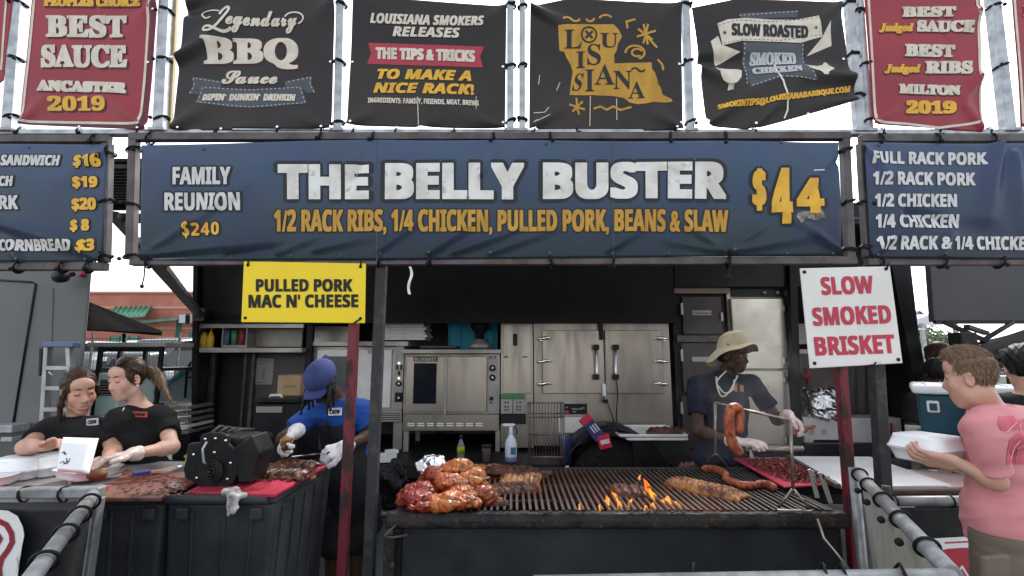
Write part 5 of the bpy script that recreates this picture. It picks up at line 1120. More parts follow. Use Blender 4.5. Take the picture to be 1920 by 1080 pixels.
# glove and rag on the bin lip
o = thing('work_glove', 'crumpled white work glove draped over the bin lip below the motor', 'glove', PZ(435, 925, ZB)); c = PZ(432, 922, ZB + .02)
blob('glove', [el(c, (.034, .028, .022)), el(c + V((.045, -.005, -.012)), (.03, .02, .010)), rc(c + V((.014, -.034, -.012)), c + V((.022, -.045, -.082)), .010, .007), rc(c + V((.030, -.034, -.012)), c + V((.044, -.045, -.066)), .009, .007), rc(c + V((.046, -.03, -.016)), c + V((.062, -.043, -.05)), .009, .006)], mat('dirty_glove', (.46, .44, .43), (.16, .15, .15), sc=24, r=.8, b=.5, bs=60), o, h=.004, disp=wob(.004, 70, 3))
# ------------------------------------------------------------------ serving counter of the two women and foam boxes
o = thing('serving_table', 'low table with red top at the far left below the foam boxes', 'table', PZ(80, 900, .98)); m = MB(); m.span((-3.2, 2.22, .955), (b0[0] - .02, 2.95, .982)); ob('tabletop', m, mat('grey_tabletop', (.30, .29, .28), (.22, .20, .19), sc=5, r=.5), o, .006); m = MB(); m.span((-3.2, 2.215, .9825), (b0[0] - .03, 2.40, .985)); ob('red_mat', m, redb, o)
for x in (-3.1, b0[0] - .1):
    for y in (2.3, 2.88): m = MB(); m.span((x - .025, y - .025, 0), (x + .025, y + .025, .955)); ob('leg', m, fsteel, o)


def clam(mb, c, w, d, h, rot=0, flip=False, tilt=None):
    rt = MX.Rotation(rot, 3, 'Z') @ (MX.Rotation(tilt, 3, 'X') if tilt else MX.Identity(3)); t = .82; s = -1 if flip else 1; vs = []
    prof = [(t, 0), (t + .02, h * .2), (.96, h * .9), (1.0, h * .95), (1.0, h), (.94, h), (t - .04, h * .16)]
    for f, z in prof:
        for k in range(24):
            a = 2 * math.pi * k / 24 + math.pi / 24; ca, sa = math.cos(a), math.sin(a); q = .5 / max(abs(ca), abs(sa)); q = min(q, .62); vs.append(c + rt @ V((ca * q * w * f, sa * q * d * f, s * z)))
    fs = [(i * 24 + k, i * 24 + (k + 1) % 24, (i + 1) * 24 + (k + 1) % 24, (i + 1) * 24 + k) for i in range(len(prof) - 1) for k in range(24)] + [tuple(range(24)), tuple(6 * 24 + k for k in range(24))]
    mb.add(vs, fs, 0, True)


zb = .987
def foambox(label, c, rot, w=.24, lid=None):
    o = thing('foam_box', label, 'takeaway box', c, 'white foam takeaway boxes'); m = MB(); clam(m, V(c), w, w, .045, rot); ob('base', m, foam, o)
    if lid == 'shut': m = MB(); clam(m, V(c) + V((0, 0, .092)), w, w, .045, rot, True); ob('lid', m, foam, o)
    return o


foambox('closed white foam box at the left end of the table', PZ(35, 893, zb), .25, .26, 'shut'); foambox('open white foam box at the back left beside the woman with raised fingers', PZ(55, 872, zb), .1, .26); foambox('white foam box lying open at the front left', PZ(-20, 905, zb), .4, .26); foambox('low white foam box partly behind the upright lid', PZ(95, 886, zb), -.2, .24, 'shut')
o = thing('foam_box', 'open white foam box with upright lid marked by pen, between the women', 'takeaway box', PZ(165, 895, ZB), 'white foam takeaway boxes'); c = PZ(165, 893, ZB + .002)
m = MB(); clam(m, c, .24, .22, .045, -.35); ob('base', m, foam, o)
hb = PZ(145, 898, ZB + .03); ht = P(150, 817, hb.y + .05)
pA, pB, pC, pD = [P(x, y, hb.y + dy) for x, y, dy in ((108, 884, .0), (166, 889, .0), (184, 822, .07), (118, 820, .07))]
def lid(u, v):
    q = pA.lerp(pB, u).lerp(pD.lerp(pC, u), v); e = min(u, 1 - u, v, 1 - v); return q + V((0, -.028 * min(1, e * 8), 0))
m = MB(); m.sheet(lid, 24, 24, (0, .004, 0)); l_ = ob('lid', m, foam, o)
m = MB(); pen = mat('pen_ink', (.02, .02, .03), r=.6)
for q in ([(122, 848), (128, 846), (133, 850)], [(126, 844), (130, 851)], [(122, 867), (128, 863), (132, 866), (138, 861)], [(134, 857), (140, 866)], [(136, 868), (142, 862), (141, 857)], [(130, 868), (138, 866)]):
    m.tube([lid((x - 108) / 72, (886 - y) / 66) + V((0, -.0015, 0)) for x, y in q], .0017, 5)
ob('pen_mark', m, pen, l_)
bun = thing('bread_roll', 'brown bun sitting in the open foam box', 'bun', PZ(182, 888, ZB + .04)); blob('roll', [el(PZ(182, 890, ZB + .04), (.042, .038, .026))], mat('bun_brown', (.15, .05, .014), (.10, .032, .010), sc=9, r=.6), bun, h=.005)
# ------------------------------------------------------------------ barriers
rail_m = mat('dull_galvanised', (.30, .305, .31), (.20, .205, .21), sc=14, r=.45, r2=.6, m=.5, b=.06, bs=50, c3=(.17, .16, .15), sc3=6, lo3=.58, hi3=.75)
ZR = 1.05
BRL = thing('crowd_barrier', 'galvanised barrier with black cover and a red and white emblem at lower left', 'barrier', PZ(185, 918, ZR) - V((0, 0, ZR)))
pc = PZ(183, 922, ZR); pa = PZ(-90, 932, ZR); pa.y = pc.y - .02; pn = PZ(40, 1110, ZR)
m = MB(); m.bar(pa, pc + V((.02, 0, 0)), .045, .04); ob('top_rail', m, rail_m, BRL, .006, 2)
m = MB(); m.tube([pc + V((0, -.02, -.005)), pn], .022, 12); ob('side_rail', m, rail_m, BRL)
m = MB(); m.bar(pc + V((0, 0, -.02)), V((pc.x - .03, pc.y, 0)), .045, .04, up=(0, 1, 0)); ob('post', m, rail_m, BRL, .006, 2)
vm = mat('black_mesh_vinyl', (.018, .019, .02), (.028, .028, .03), sc=3, r=.35, b=.6, bs=9, bd=.02)
m = MB(); fa = lambda u, v: pa.lerp(pc, u) + V((-.03 * u * 0, -.03 - .02 * math.sin(u * 7 + v * 5) * v, -.03 - .95 * v)); m.sheet(lambda u, v: fa(u * .93, v), 30, 24, (0, .003, 0)); cv = ob('cover', m, vm, BRL)
m = MB(); m.sheet(lambda u, v: pc.lerp(pn, .03 + .97 * u) + V((-.012 - .02 * math.sin(u * 9 + 4 * v) * v, 0, -.035 - .9 * v)), 30, 24, (-.003, 0, 0)); ob('side_cover', m, vm, BRL)
Bq = Banner('barrier_emblem', 'white rounded emblem with a curved dark red stroke on the lower left barrier cover', 'emblem', [(-90, 958), (46, 962)], [(-90, 1090), (38, 1090)], pc.y - .075, mat('white_vinyl', (.70, .70, .68), (.62, .62, .60), sc=3, r=.4), nu=24, nv=20)
bpy.data.objects.remove(Bq.root.children[0]); mb = MB(); Bq.poly([(-90, 956), (-10, 956), (14, 958), (32, 968), (42, 988), (45, 1004), (42, 1022), (34, 1040), (30, 1062), (36, 1084), (30, 1092), (-90, 1092)], whitep, 0, mb=mb); ob('vinyl', mb, MATS['white_vinyl'], Bq.root)
Bq.line([(-40, 974), (-5, 976), (12, 984), (22, 1000), (24, 1016), (16, 1032), (6, 1046), (2, 1064), (6, 1092)], 10, mat('deep_red_print', (.24, .02, .035), r=.4), .003, name='stroke'); Bq.line([(-30, 996), (-4, 1002), (2, 1010), (-6, 1024)], 8, MATS['deep_red_print'], .003, name='stroke')
BRR = thing('crowd_barrier', 'galvanised barrier tube with pale tarp running towards the camera at the lower right', 'barrier', PZ(1605, 882, ZR) - V((0, 0, ZR)))
pf = PZ(1606, 884, ZR); pq = PZ(1786, 1078, ZR); pe = PZ(960, 1098, ZR); pe.y = pq.y + .0
m = MB(); m.tube([pf, pq], .0235, 14); ob('side_rail', m, rail_m, BRR)
m = MB(); m.tube([pq + V((.0, 0, -.002)), PZ(1000, 1094, ZR)], .018, 12); ob('front_rail', m, rail_m, BRR)
m = MB(); m.tube([pf + V((0, .02, .01)), V((pf.x + .0, pf.y + .02, 0))], .022, 12); ob('post', m, rail_m, BRR)
m = MB(); m.tube([pf + V((.06, -.1, -.04)), V((pf.x + .04, pf.y - .1, 0))], .018, 12); ob('post', m, blkpost, BRR)
tarp = mat('pale_tarp', (.42, .41, .36), (.30, .28, .22), sc=3.5, r=.5, b=.7, bs=7, bd=.03, st=(1, 1, .4), c3=(.16, .15, .13), sc3=4, lo3=.58, hi3=.8)
m = MB(); m.sheet(lambda u, v: pf.lerp(pq, .04 + .96 * u) + V((.012 + .03 * math.sin(u * 12 + 3 * v) * v, 0, -.04 - .9 * v)), 40, 24, (.004, 0, 0)); ob('tarp', m, tarp, BRR)
o = BRR
for lab, a, b, f, sz in (('left side barrier', pc, pn, (.16, .34, .55, .8), 1), ('right side barrier', pf, pq, (.06, .22, .42, .62, .84), 1.3)):
    for k, t in enumerate(f):
        q = a.lerp(b, t); bg = thing('bungee_cord', 'black bungee tie wrapped round the rail of the ' + lab, 'bungee cord', q, 'bungee ties on the ' + lab); d = (b - a).normalized(); x = d.cross(V((0, 0, 1))).normalized()
        m = MB(); m.tube([q + (x * math.cos(w_) + V((0, 0, 1)) * math.sin(w_)) * .030 + d * .012 * math.sin(w_) for w_ in [j * math.pi / 8 for j in range(16)]], .005, 6, close=True); ob('loop', m, cordm, bg)
        m = MB(); c = q + x * (-.02 if a is pc else .0) + V((-.03, -.02, -.05 * sz)); m.lathe([(.004, -.013), (.011, -.008), (.014, 0), (.011, .008), (.004, .013)], c, 12); ob('ball', m, rub, bg)
for x in (48, 122):
    q = pa.lerp(pc, 0).copy(); q = P(x, 925, pc.y - .01); bg = thing('bungee_cord', 'black cord wrapped round the front rail of the left barrier', 'bungee cord', q, 'cords on the left front rail'); m = MB(); m.tube([q + V((.006 * math.sin(j), math.cos(j * math.pi / 6) * .03, math.sin(j * math.pi / 6) * .030 - .004)) for j in range(12)], .005, 6, close=True); ob('loop', m, cordm, bg)
for x in (1545, 1690, 1300, 1580):
    q = P(x, 1075, pq.y); q.z = ZR; bg = thing('bungee_cord', 'black cord wrapped round the front rail at the bottom edge', 'bungee cord', q, 'cords on the bottom front rail'); m = MB(); m.tube([q + V((.008 * math.sin(j), math.cos(j * math.pi / 6) * .025, math.sin(j * math.pi / 6) * .025)) for j in range(12)], .004, 6, close=True); ob('loop', m, cordm, bg)
o = thing('loose_wire', 'loose grey cable hanging from the grill corner to the ground rail', 'cable'); m = MB(); m.tube([P(1533, 974, 2.3), P(1545, 1010, 2.2), P(1570, 1040, 2.1), P(1600, 1078, 2.0)], .006, 8); ob('cable', m, fsteel, o)
# ------------------------------------------------------------------ right-hand prep table, boards and tools
ZP = .90
o = thing('prep_table', 'dark prep table right of the grill under the red and white boards', 'table', PZ(1640, 900, ZP)); q = PZ(1600, 920, ZP - .03); m = MB(); m.span((gx1 + .03, q.y, ZP - .05), (3.1, 3.5, ZP - .01)); ob('tabletop', m, blk, o, .006)
for x in (gx1 + .1, 3.0):
    for y in (q.y + .08, 3.4): m = MB(); m.span((x - .03, y - .03, 0), (x + .03, y + .03, ZP - .05)); ob('leg', m, fsteel, o)
board('cutting_board', 'red cutting board covered with pulled pork right of the grill', [(1470, 912), (1580, 905), (1482, 857), (1375, 858)], ZP, .012, redb)
board('cutting_board', 'large white cutting board with dark edge at the right', [(1572, 912), (1785, 909), (1632, 856), (1478, 855)], ZP, .014, mat('white_board', (.66, .65, .64), (.58, .57, .56), sc=4, r=.45, c3=(.42, .36, .32), sc3=9, lo3=.62, hi3=.8), (((1572, 912), (1478, 857)),), fsteel)
board('cutting_board', 'pinkish stained white board beside the boy at the far right', [(1795, 920), (1990, 920), (1860, 878), (1700, 880)], ZP - .004, .012, mat('pinkish_board', (.55, .40, .37), (.48, .32, .30), sc=6, r=.45))
o = thing('wooden_edge', 'dark brown plank along the front of the white board', 'plank', PZ(1740, 922, ZP)); m = MB(); m.bar(PZ(1655, 921, ZP), PZ(1990, 921, ZP), .05, .03); ob('plank', m, mat('dark_brown_wood', (.09, .05, .045), (.06, .035, .03), sc=8, r=.5), o, .006)
o = thing('counter_rail', 'horizontal steel tube in front of the brown plank', 'rail', PZ(1740, 938, ZP)); m = MB(); zz = PZ(1740, 938, ZP - .02); m.tube([P(1655, 940, zz.y - .08), P(1990, 938, zz.y - .08)], .024, 14); ob('tube', m, rail_m, o); m = MB(); [m.tube([P(x, 940, zz.y - .08) + V((0, math.cos(j) * .028, math.sin(j) * .028)) for j in [w_ * math.pi / 6 for w_ in range(12)]], .004, 6, close=True) for x in (1676, 1782)]; ob('tie', m, cordm, o)
Bk = Banner('counter_banner', 'black, white and red banner hanging below the counter rail at the right', 'banner', [(1640, 952), (1990, 948)], [(1640, 1150), (1990, 1150)], zz.y - .06, vm, nu=30, nv=24, seed=71)
Bk.poly([(1690, 1012), (1990, 996), (1990, 1150), (1690, 1150)], whitep, .002, 'white_band'); mb = MB(); Bk.poly([(1745, 1034), (1775, 1028), (1800, 1026), (1990, 1022), (1990, 1150), (1790, 1150), (1772, 1060), (1745, 1050)], ribred, .003, mb=mb); Bk.line([(1770, 1017), (1850, 1013)], 3, ribred, .003, mb=mb); Bk.line([(1735, 1019), (1760, 1018)], 2, ribred, .003, mb=mb); ob('red_print', mb, ribred, Bk.root); Bk.line([(1790, 1078), (1800, 1060), (1812, 1080)], 4, whitep, .004, name='white_stroke')
pork = mat('pulled_pork', (.20, .03, .025), (.11, .02, .016), sc=28, r=.4, r2=.6, b=.6, bs=60, c3=(.05, .012, .01), sc3=12)
m = MB()
for k in range(900):
    u, v = rnd.random(), rnd.random(); a = [(1478 + 90 * u, 905), (1385 + 95 * u, 860)]; x = a[0][0] + (a[1][0] - a[0][0]) * v; y = 905 - 45 * v; s = rnd.uniform(.006, .02); zt_ = .008 + .045 * math.exp(-((u - .5) ** 2 + (v - .6) ** 2) * 5) * rnd.random()
    m.box(PZ(x, y, ZP + zt_), (s * 2.4, s * .5, s * .45), MX.Rotation(rnd.uniform(0, 3.1), 3, 'Z') @ MX.Rotation(rnd.uniform(-.6, .6), 3, 'Y'))
tag(ob('pulled_pork', m, pork), 'heap of shredded red pork on the red board right of the grill', 'pulled pork', kind='stuff')
for lab, a, b in (('left one of two steel tongs leaning at the grill right end', (1517, 880), (1531, 934)), ('right one of two steel tongs leaning at the grill right end', (1536, 886), (1556, 944))):
    o = thing('steel_tongs', lab, 'tongs', P(*b, 2.42)); m = MB(); m.bar(P(*a, 2.4), P(*b, 2.42), .016, .004, up=(0, 1, 0)); ob('arm', m, chrome, o, .001); m = MB(); m.bar(P(a[0] + 5, a[1] + 2, 2.44), P(b[0] + 3, b[1], 2.44), .016, .004, up=(0, 1, 0)); ob('arm', m, chrome, o, .001)
o = thing('steel_rail', 'shiny steel rail behind the pulled pork in front of the man in the hat', 'rail', P(1440, 842, 3.45)); m = MB(); m.tube([P(1408, 843, 3.45), P(1505, 841, 3.45)], .02, 12); m.tube([P(1408, 843, 3.45), P(1408, 843, 3.45) + V((0, 0, -.8))], .015, 8); ob('tube', m, stain, o)
# right end of the trailer interior
YW = 5.2
o = thing('foil_parcel', 'big foil wrapped parcel on the appliance at right of the refrigerator', 'foil parcel', P(1540, 785, YW)); c = P(1541, 757, YW); blob('foil', [bx(c, (.18, .15, .165), rd=.05)], foil, o, h=.008, disp=lambda p: crump(p * .8) * 1.0)
o = thing('flat_griddle', 'low white steel appliance below the foil parcel', 'appliance', P(1600, 840, YW - .1)); m = MB(); m.fb(1507, 783, 1572, 838, YW - .12, .4); m.fb(1585, 784, 1692, 836, YW - .1, .4); ob('body', m, whm, o, .006); m = MB(); [m.fb(x, 805 + 4 * k, x + 10, 806.5 + 4 * k, YW - .126, .01) for x in (1517, 1541) for k in range(3)]; ob('vent', m, pan, o); m = MB(); m.fb(1528, 825, 1590, 838, YW - .14, .03); ob('control_strip', m, blkp, o, .004); m = MB(); m.bar(P(1671, 793, YW - .13), P(1671, 816, YW - .13), .014); ob('red_tag', m, rd, o)
m = MB(); m.fb(1490, 607, 1690, 645, YW + .3, .02); m.fb(1490, 655, 1690, 663, YW + .25, .05); ob('white_panel', m, whm, T)
o = thing('grey_curtain', 'grey rubber strip curtain behind the posts at the trailer right end', 'curtain', P(1650, 720, YW + .2)); m = MB(); m.sheet(lambda u, v: P(1585 + 125 * u, 664 + 115 * v, YW + .2) + V((0, .02 * math.sin(u * 40), 0)), 60, 6, (0, .01, 0)); ob('strip', m, mat('grey_rubber', (.11, .105, .10), (.08, .075, .07), sc=3, r=.6), o)
m = MB(); m.fb(1490, 664, 1590, 726, YW + .28, .02); ob('inner_panel', m, mat('taupe_board', (.16, .14, .125)), T)
o = thing('gas_valve', 'small red gas valve below the corner of the white sign', 'valve', P(1515, 700, YW)); m = MB(); c = P(1513, 705, YW + .2); m.lathe([(.035, 0), (.04, .01), (.035, .02)], c, 12, ax=(0, -1, 0)); m.tube([c + V((0, 0, -.09)), c + V((0, 0, .09))], .018, 8); m.bar(c + V((-.07, -.03, 0)), c + V((.07, -.03, 0)), .02); ob('valve', m, mat('valve_red', (.26, .015, .02), r=.5), o)
m = MB(); m.span((P(1500, 850, YT).x, YT - .1, ZD - .002), (XR + .1, YT - .01, ZD + .1)); ob('sill', m, blk, T)

# thin smoke drifting up from the grill
def smoke():
    m = MB(); m.span((.55, 2.75, ZG + .06), (2.35, 4.0, 2.1)); x = bpy.data.materials.new('grill_smoke'); x.use_nodes = True; nt = x.node_tree; N = nt.nodes; L = nt.links; N.remove(N['Principled BSDF'])
    v = N.new('ShaderNodeVolumePrincipled'); v.inputs['Color'].default_value = (.85, .83, .82, 1); tc = N.new('ShaderNodeTexCoord'); nz = N.new('ShaderNodeTexNoise'); nz.inputs['Scale'].default_value = 2.2; nz.inputs['Detail'].default_value = 3; nz.inputs['Distortion'].default_value = .8
    L.new(tc.outputs['Object'], nz.inputs[0]); mr = N.new('ShaderNodeMapRange'); mr.inputs['From Min'].default_value = .48; mr.inputs['From Max'].default_value = .75; mr.inputs['To Max'].default_value = .65; L.new(nz.outputs[0], mr.inputs['Value'])
    g = N.new('ShaderNodeTexGradient'); g.gradient_type = 'SPHERICAL'; mp = N.new('ShaderNodeMapping'); mp.inputs['Location'].default_value = (-1.5 * 1.15, -3.3 * 1.6, -1.3 * 1.7); mp.inputs['Scale'].default_value = (1.15, 1.6, 1.7); L.new(tc.outputs['Object'], mp.inputs[0]); L.new(mp.outputs[0], g.inputs[0])
    mu = N.new('ShaderNodeMath'); mu.operation = 'MULTIPLY'; L.new(mr.outputs[0], mu.inputs[0]); L.new(g.outputs[0], mu.inputs[1]); L.new(mu.outputs[0], v.inputs['Density']); L.new(v.outputs[0], N['Material Output'].inputs['Volume'])
    tag(ob('smoke', m, x), 'thin smoke drifting from the grill past the man in the hat', 'smoke', kind='stuff')


smoke()
# ------------------------------------------------------------------ left background
GP = greym
o = thing('grey_truck', 'plain grey side of a neighbouring food truck at the left edge', 'truck', P(60, 850, 3.6)); xr = P(160, 640, 3.7).x
m = MB(); c0, c1, c2, c3 = P(166, 495, 3.75), P(150, 810, 3.75), P(-500, 810, 3.75), P(-500, 495, 3.75)
for c_ in (c0, c3): c_.z = 3.1
for c_ in (c1, c2): c_.z = .55
c0.x = P(171, 470, 3.75).x; c1.x = P(146, 850, 3.75).x
m.prism([c0, c1, c2, c3], (-2.4, 2.2, 0)); ob('body', m, GP, o, .03, 3)
m = MB(); m.tube([P(-20, 524, 3.745), P(60, 529, 3.745), P(67, 533, 3.745), P(24, 800, 3.745)], .008, 6); ob('door_seam', m, blkp, o)
m = MB(); m.tube([P(100, 540, 3.748), P(92, 800, 3.748)], .004, 6); ob('panel_seam', m, mat('seam_grey', (.10, .10, .10)), o)
m = MB(); m.fb(-200, 797, 22, 812, 3.6, .14); m.fb(0, 820, 22, 829, 3.6, .1); ob('bumper', m, galv, o, .005); m = MB(); m.lathe([(.02, 0), (.02, .02)], P(156, 515, 3.745), 12, ax=(0, -1, 0)); ob('red_lamp', m, mat('lamp_red', (.35, .02, .05), r=.3), o)
for x in (-3.4, -5): m = MB(); m.lathe([(.25, -.1), (.38, -.1), (.40, -.05), (.40, .05), (.38, .1), (.25, .1)], (x, 3.95, .4), 28, ax=(0, 1, 0)); ob('wheel', m, rub, o)
o = thing('flood_lamp', 'small black lamp on an arm under the left menu frame', 'lamp', P(118, 518, 3.7)); m = MB(); c = P(114, 519, 3.6); m.lathe([(.03, -.05), (.045, -.03), (.045, .03), (.03, .05)], c, 16, ax=(1, -.4, 0)); m.tube([c, P(138, 514, 3.7)], .018, 8); ob('lamp', m, blkp, o)
o = thing('striped_awning', 'black corrugated awning sloping down at the left behind the women', 'awning', P(230, 600, 5.5)); m = MB(); a, b, c, d = P(158, 566, 5.2), P(154, 622, 4.6), P(304, 627, 6.2), P(302, 624, 6.6)
m.sheet(lambda u, v: a.lerp(d, u).lerp(b.lerp(c, u), v) + V((0, 0, .02 * math.sin(v * 34))), 8, 60, (0, 0, .012)); ob('sheet', m, mat('awning_black', (.010, .009, .010), (.016, .014, .014), sc=2, r=.9, spec=0), o); m = MB(); m.tube([P(232, 626, 5.5), P(233, 650, 5.5)], .02, 6); ob('prop', m, blkp, o)
# ladder
o = thing('step_ladder', 'aluminium step ladder with blue top behind the woman at far left', 'ladder', P(105, 880, 3.45)); Yl = 3.5; al = mat('aluminium', (.40, .40, .39), (.30, .30, .29), sc=6, r=.4, m=.5)
m = MB(); m.fb(77, 641, 137, 651, Yl - .05, .07); ob('top_cap', m, mat('blue_grey_cap', (.12, .17, .27), r=.5), o, .006)
for a, b in (((91, 651), (76, 905)), ((131, 651), (147, 905))): m = MB(); q = P(*b, Yl); m.bar(P(*a, Yl), q, .03, .05, up=(0, 1, 0)); ob('rail', m, al, o, .003)
for a, b in (((80, 651), (70, 850)), ((134, 651), (142, 850))): m = MB(); m.bar(P(*a, Yl + .1), P(*b, Yl + .8), .025, .03, up=(0, 1, 0)); ob('rear_rail', m, fsteel, o, .003)
for y in (690, 728, 768, 810): f = (y - 651) / 254; m = MB(); m.bar(P(91 - 15 * f, y, Yl - .02), P(131 + 16 * f, y, Yl - .02), .03, .03); ob('step', m, al, o, .003)
m = MB(); m.tube([P(92, 697, Yl - .04), P(100, 705, Yl - .04)], .008, 6); m.tube([P(131, 697, Yl - .04), P(124, 705, Yl - .04)], .008, 6); ob('brace', m, al, o)
o = thing('green_pipe', 'green standpipe with a silver tap beside the ladder', 'pipe', P(142, 760, 3.9)); m = MB(); m.tube([P(144, 640, 3.9), P(140, 860, 3.9)], .022, 8); ob('pipe', m, mat('green_paint', (.05, .20, .09)), o); m = MB(); m.tube([P(144, 641, 3.9), P(147, 628, 3.85), P(142, 618, 3.85)], .014, 8); m.bar(P(137, 636, 3.85), P(152, 634, 3.85), .02); ob('tap', m, stain2, o)
# steel rack
o = thing('steel_rack', 'black metal rack with grey flat top behind the woman with ponytail', 'rack', P(235, 850, 4.4)); m = MB(); m.fb(163, 642, 309, 650, 4.35, .7); ob('top_shelf', m, mat('grey_top', (.42, .41, .39), (.3, .29, .28), sc=2, r=.5), o, .004)
for x, y in ((190, 4.4), (226, 5.0), (274, 5.0), (304, 4.4)): m = MB(); q = P(x, 650, y); m.bar(q, (q.x, q.y, .0), .03, .03); ob('leg', m, blk, o)
m = MB(); m.bar(P(190, 655, 4.4), P(304, 655, 4.4), .04); m.bar(P(190, 760, 4.4), P(304, 760, 4.4), .04); ob('cross_bar', m, blk, o); m = MB(); m.fb(186, 690, 306, 696, 4.5, .5); ob('shelf', m, fsteel, o)
o = thing('teal_canopy', 'pale teal folded canopy panel left of the trailer end', 'canopy', P(335, 760, 5)); m = MB(); m.prism([P(296, 735, 5.2), P(362, 687, 5.2), P(362, 752, 5.2), P(300, 752, 5.2)], (0, .02, 0)); ob('panel', m, mat('pale_blue_cloth', (.38, .50, .56), r=.6), o); m = MB(); m.bar(P(292, 736, 5.18), P(362, 685, 5.18), .05, .03); ob('teal_edge', m, mat('teal_cloth', (.06, .42, .45), r=.6), o); m = MB(); m.tube([P(347, 746, 5.0), P(351, 690, 5.0), P(358, 680, 5.0), P(364, 678, 5.0)], .012, 6); m.tube([P(350, 708, 5.0), P(364, 706, 5.0)], .01, 6); ob('bracket', m, blkp, o)
o = thing('teal_cabinet', 'pale teal trimmed box with black grille between the two women', 'box', P(200, 760, 4)); m = MB(); m.fb(180, 700, 222, 780, 4.0, .4); ob('body', m, mat('pale_mint', (.42, .55, .52), r=.5), o, .005); m = MB(); m.fb(187, 712, 215, 742, 3.99, .02); ob('grille', m, blkp, o); m = MB(); [m.fb(188, 714 + 5 * k, 214, 716 + 5 * k, 3.985, .01) for k in range(6)]; ob('slat', m, pan, o)
o = thing('white_crates', 'white and silver stacked trays beside the trailer corner post', 'trays', P(335, 850, 4.6))
for y in (762, 774, 786, 797, 808): m = MB(); m.fb(318 + rnd.randint(-4, 4), y, 352, y + 6, 4.6, .4); ob('tray', m, whitep if y % 2 else stain2, o, .004)
m = MB(); m.fb(320, 816, 352, 950, 4.62, .4); ob('stand', m, blk, o)
# wire fence and car park on a slightly higher lot
lot = MB(); lot.box((-20, 60, .35), (160, 80, .7)); tag(ob('car_park', lot, mat('car_park_asphalt', (.12, .12, .12), (.17, .165, .16), sc=.6, r=.9)), kind='structure')


def car(label, loc, rot, c, kind='car', group='cars parked in the lot behind'):
    o = thing('parked_car' if kind == 'car' else 'parked_van', label, kind, loc, group); o.rotation_euler = (0, 0, rot); H = 1.5 if kind == 'car' else 1.75
    cm = mat('carpaint%.3f%.3f%.3f' % c, tuple(q * .7 for q in c), r=.3, coat=.25, spec=.25); gl = mat('car_glass', (.02, .025, .03), r=.05)
    W = .88; pr = [(-2.2, .35), (-2.25, .75), (-2.15, .98), (-1.5, 1.03), (-.95, H - .08), (-.3, H), (.9, H - .02), (1.7, 1.08), (2.15, 1.0), (2.25, .7), (2.2, .35)]; m = MB()
    m.prism([V((x, -W, z)) for x, z in pr], (0, 2 * W, 0)); ob('body', m, cm, o, .12, 3, local=True)
    for s in (-1, 1):
        m = MB(); m.prism([V((x, s * (W + .004), z)) for x, z in ((-1.28, 1.06), (-.86, H - .13), (-.3, H - .08), (.05, H - .08), (.05, 1.06))], (0, -.02 * s, 0)); ob('window', m, gl, o, local=True)
        m = MB(); m.prism([V((x, s * (W + .004), z)) for x, z in ((.12, 1.06), (.12, H - .08), (.82, H - .1), (1.38, 1.1))], (0, -.02 * s, 0)); ob('window', m, gl, o, local=True)
        for x in (-1.4, 1.4):
            m = MB(); m.lathe([(.2, -.1), (.31, -.1), (.33, -.06), (.33, .06), (.31, .1), (.2, .1)], (x, s * (W - .06), .33), 20, ax=(0, 1, 0)); w = ob('wheel', m, rub, o, local=True); m = MB(); m.lathe([(.2, 0), (.19, .02), (.05, .03)], (x, s * (W + .04), .33), 16, ax=(0, s, 0)); r_ = ob('rim', m, galv, w, local=True)
        m = MB(); m.box((-2.2, s * .62, .78), (.1, .36, .14)); ob('headlight', m, chrome, o, .02, local=True); m = MB(); m.box((2.2, s * .66, .84), (.1, .3, .16)); ob('tail_light', m, mat('lamp_red', (.35, .02, .05), r=.3), o, .02, local=True)
    m = MB(); m.prism([V((-1.46, y, 1.05)) if k < 2 else V((-.94, y, H - .11)) for k, y in enumerate((-.74, .74, .66, -.66))], (-.03, 0, .02)); ob('windscreen', m, gl, o, local=True)
    return o


for k, (px, Y, rot, c, lab) in enumerate(((168, 21, 1.2, (.62, .63, .64), 'white car parked at the left beside the ladder'), (205, 24, 1.3, (.05, .055, .06), 'charcoal car parked behind the black rack'), (248, 22, 1.5, (.30, .31, .33), 'silver car in front of the green canopied building'), (285, 20, 1.7, (.58, .59, .60), 'white car right of the black rack'), (322, 22, 1.5, (.04, .05, .08), 'dark navy car nearest the trailer corner'), (350, 26, 1.6, (.35, .36, .38), 'grey car partly behind the trailer corner'), (300, 32, 1.5, (.02, .02, .022), 'black car in the second row of the lot'), (340, 17, 1.4, (.06, .065, .075), 'dark grey car closest to the wire fence'))):
    p = P(px, 680, Y); car(lab, (p.x, Y, .7), rot, c)
o = thing('wire_fence', 'grey mesh fence with steel posts in front of the car park', 'fence', P(260, 700, 14.0)); m = MB(); x0, x1 = P(140, 700, 14).x, P(372, 700, 14).x; x = x0
while x < x1: m.bar((x, 14, .1), (x, 14, 2.1), .007); x += .10
[m.bar((x0, 14, z), (x1, 14, z), .02) for z in (.2, 1.1, 2.08)]; ob('mesh', m, mat('fence_wire', (.05, .05, .05), r=.8), o)
for px in (165, 225, 330): x = P(px, 700, 14).x; m = MB(); m.bar((x, 14.02, 0), (x, 14.02, 2.25), .05); ob('post', m, fsteel, o)
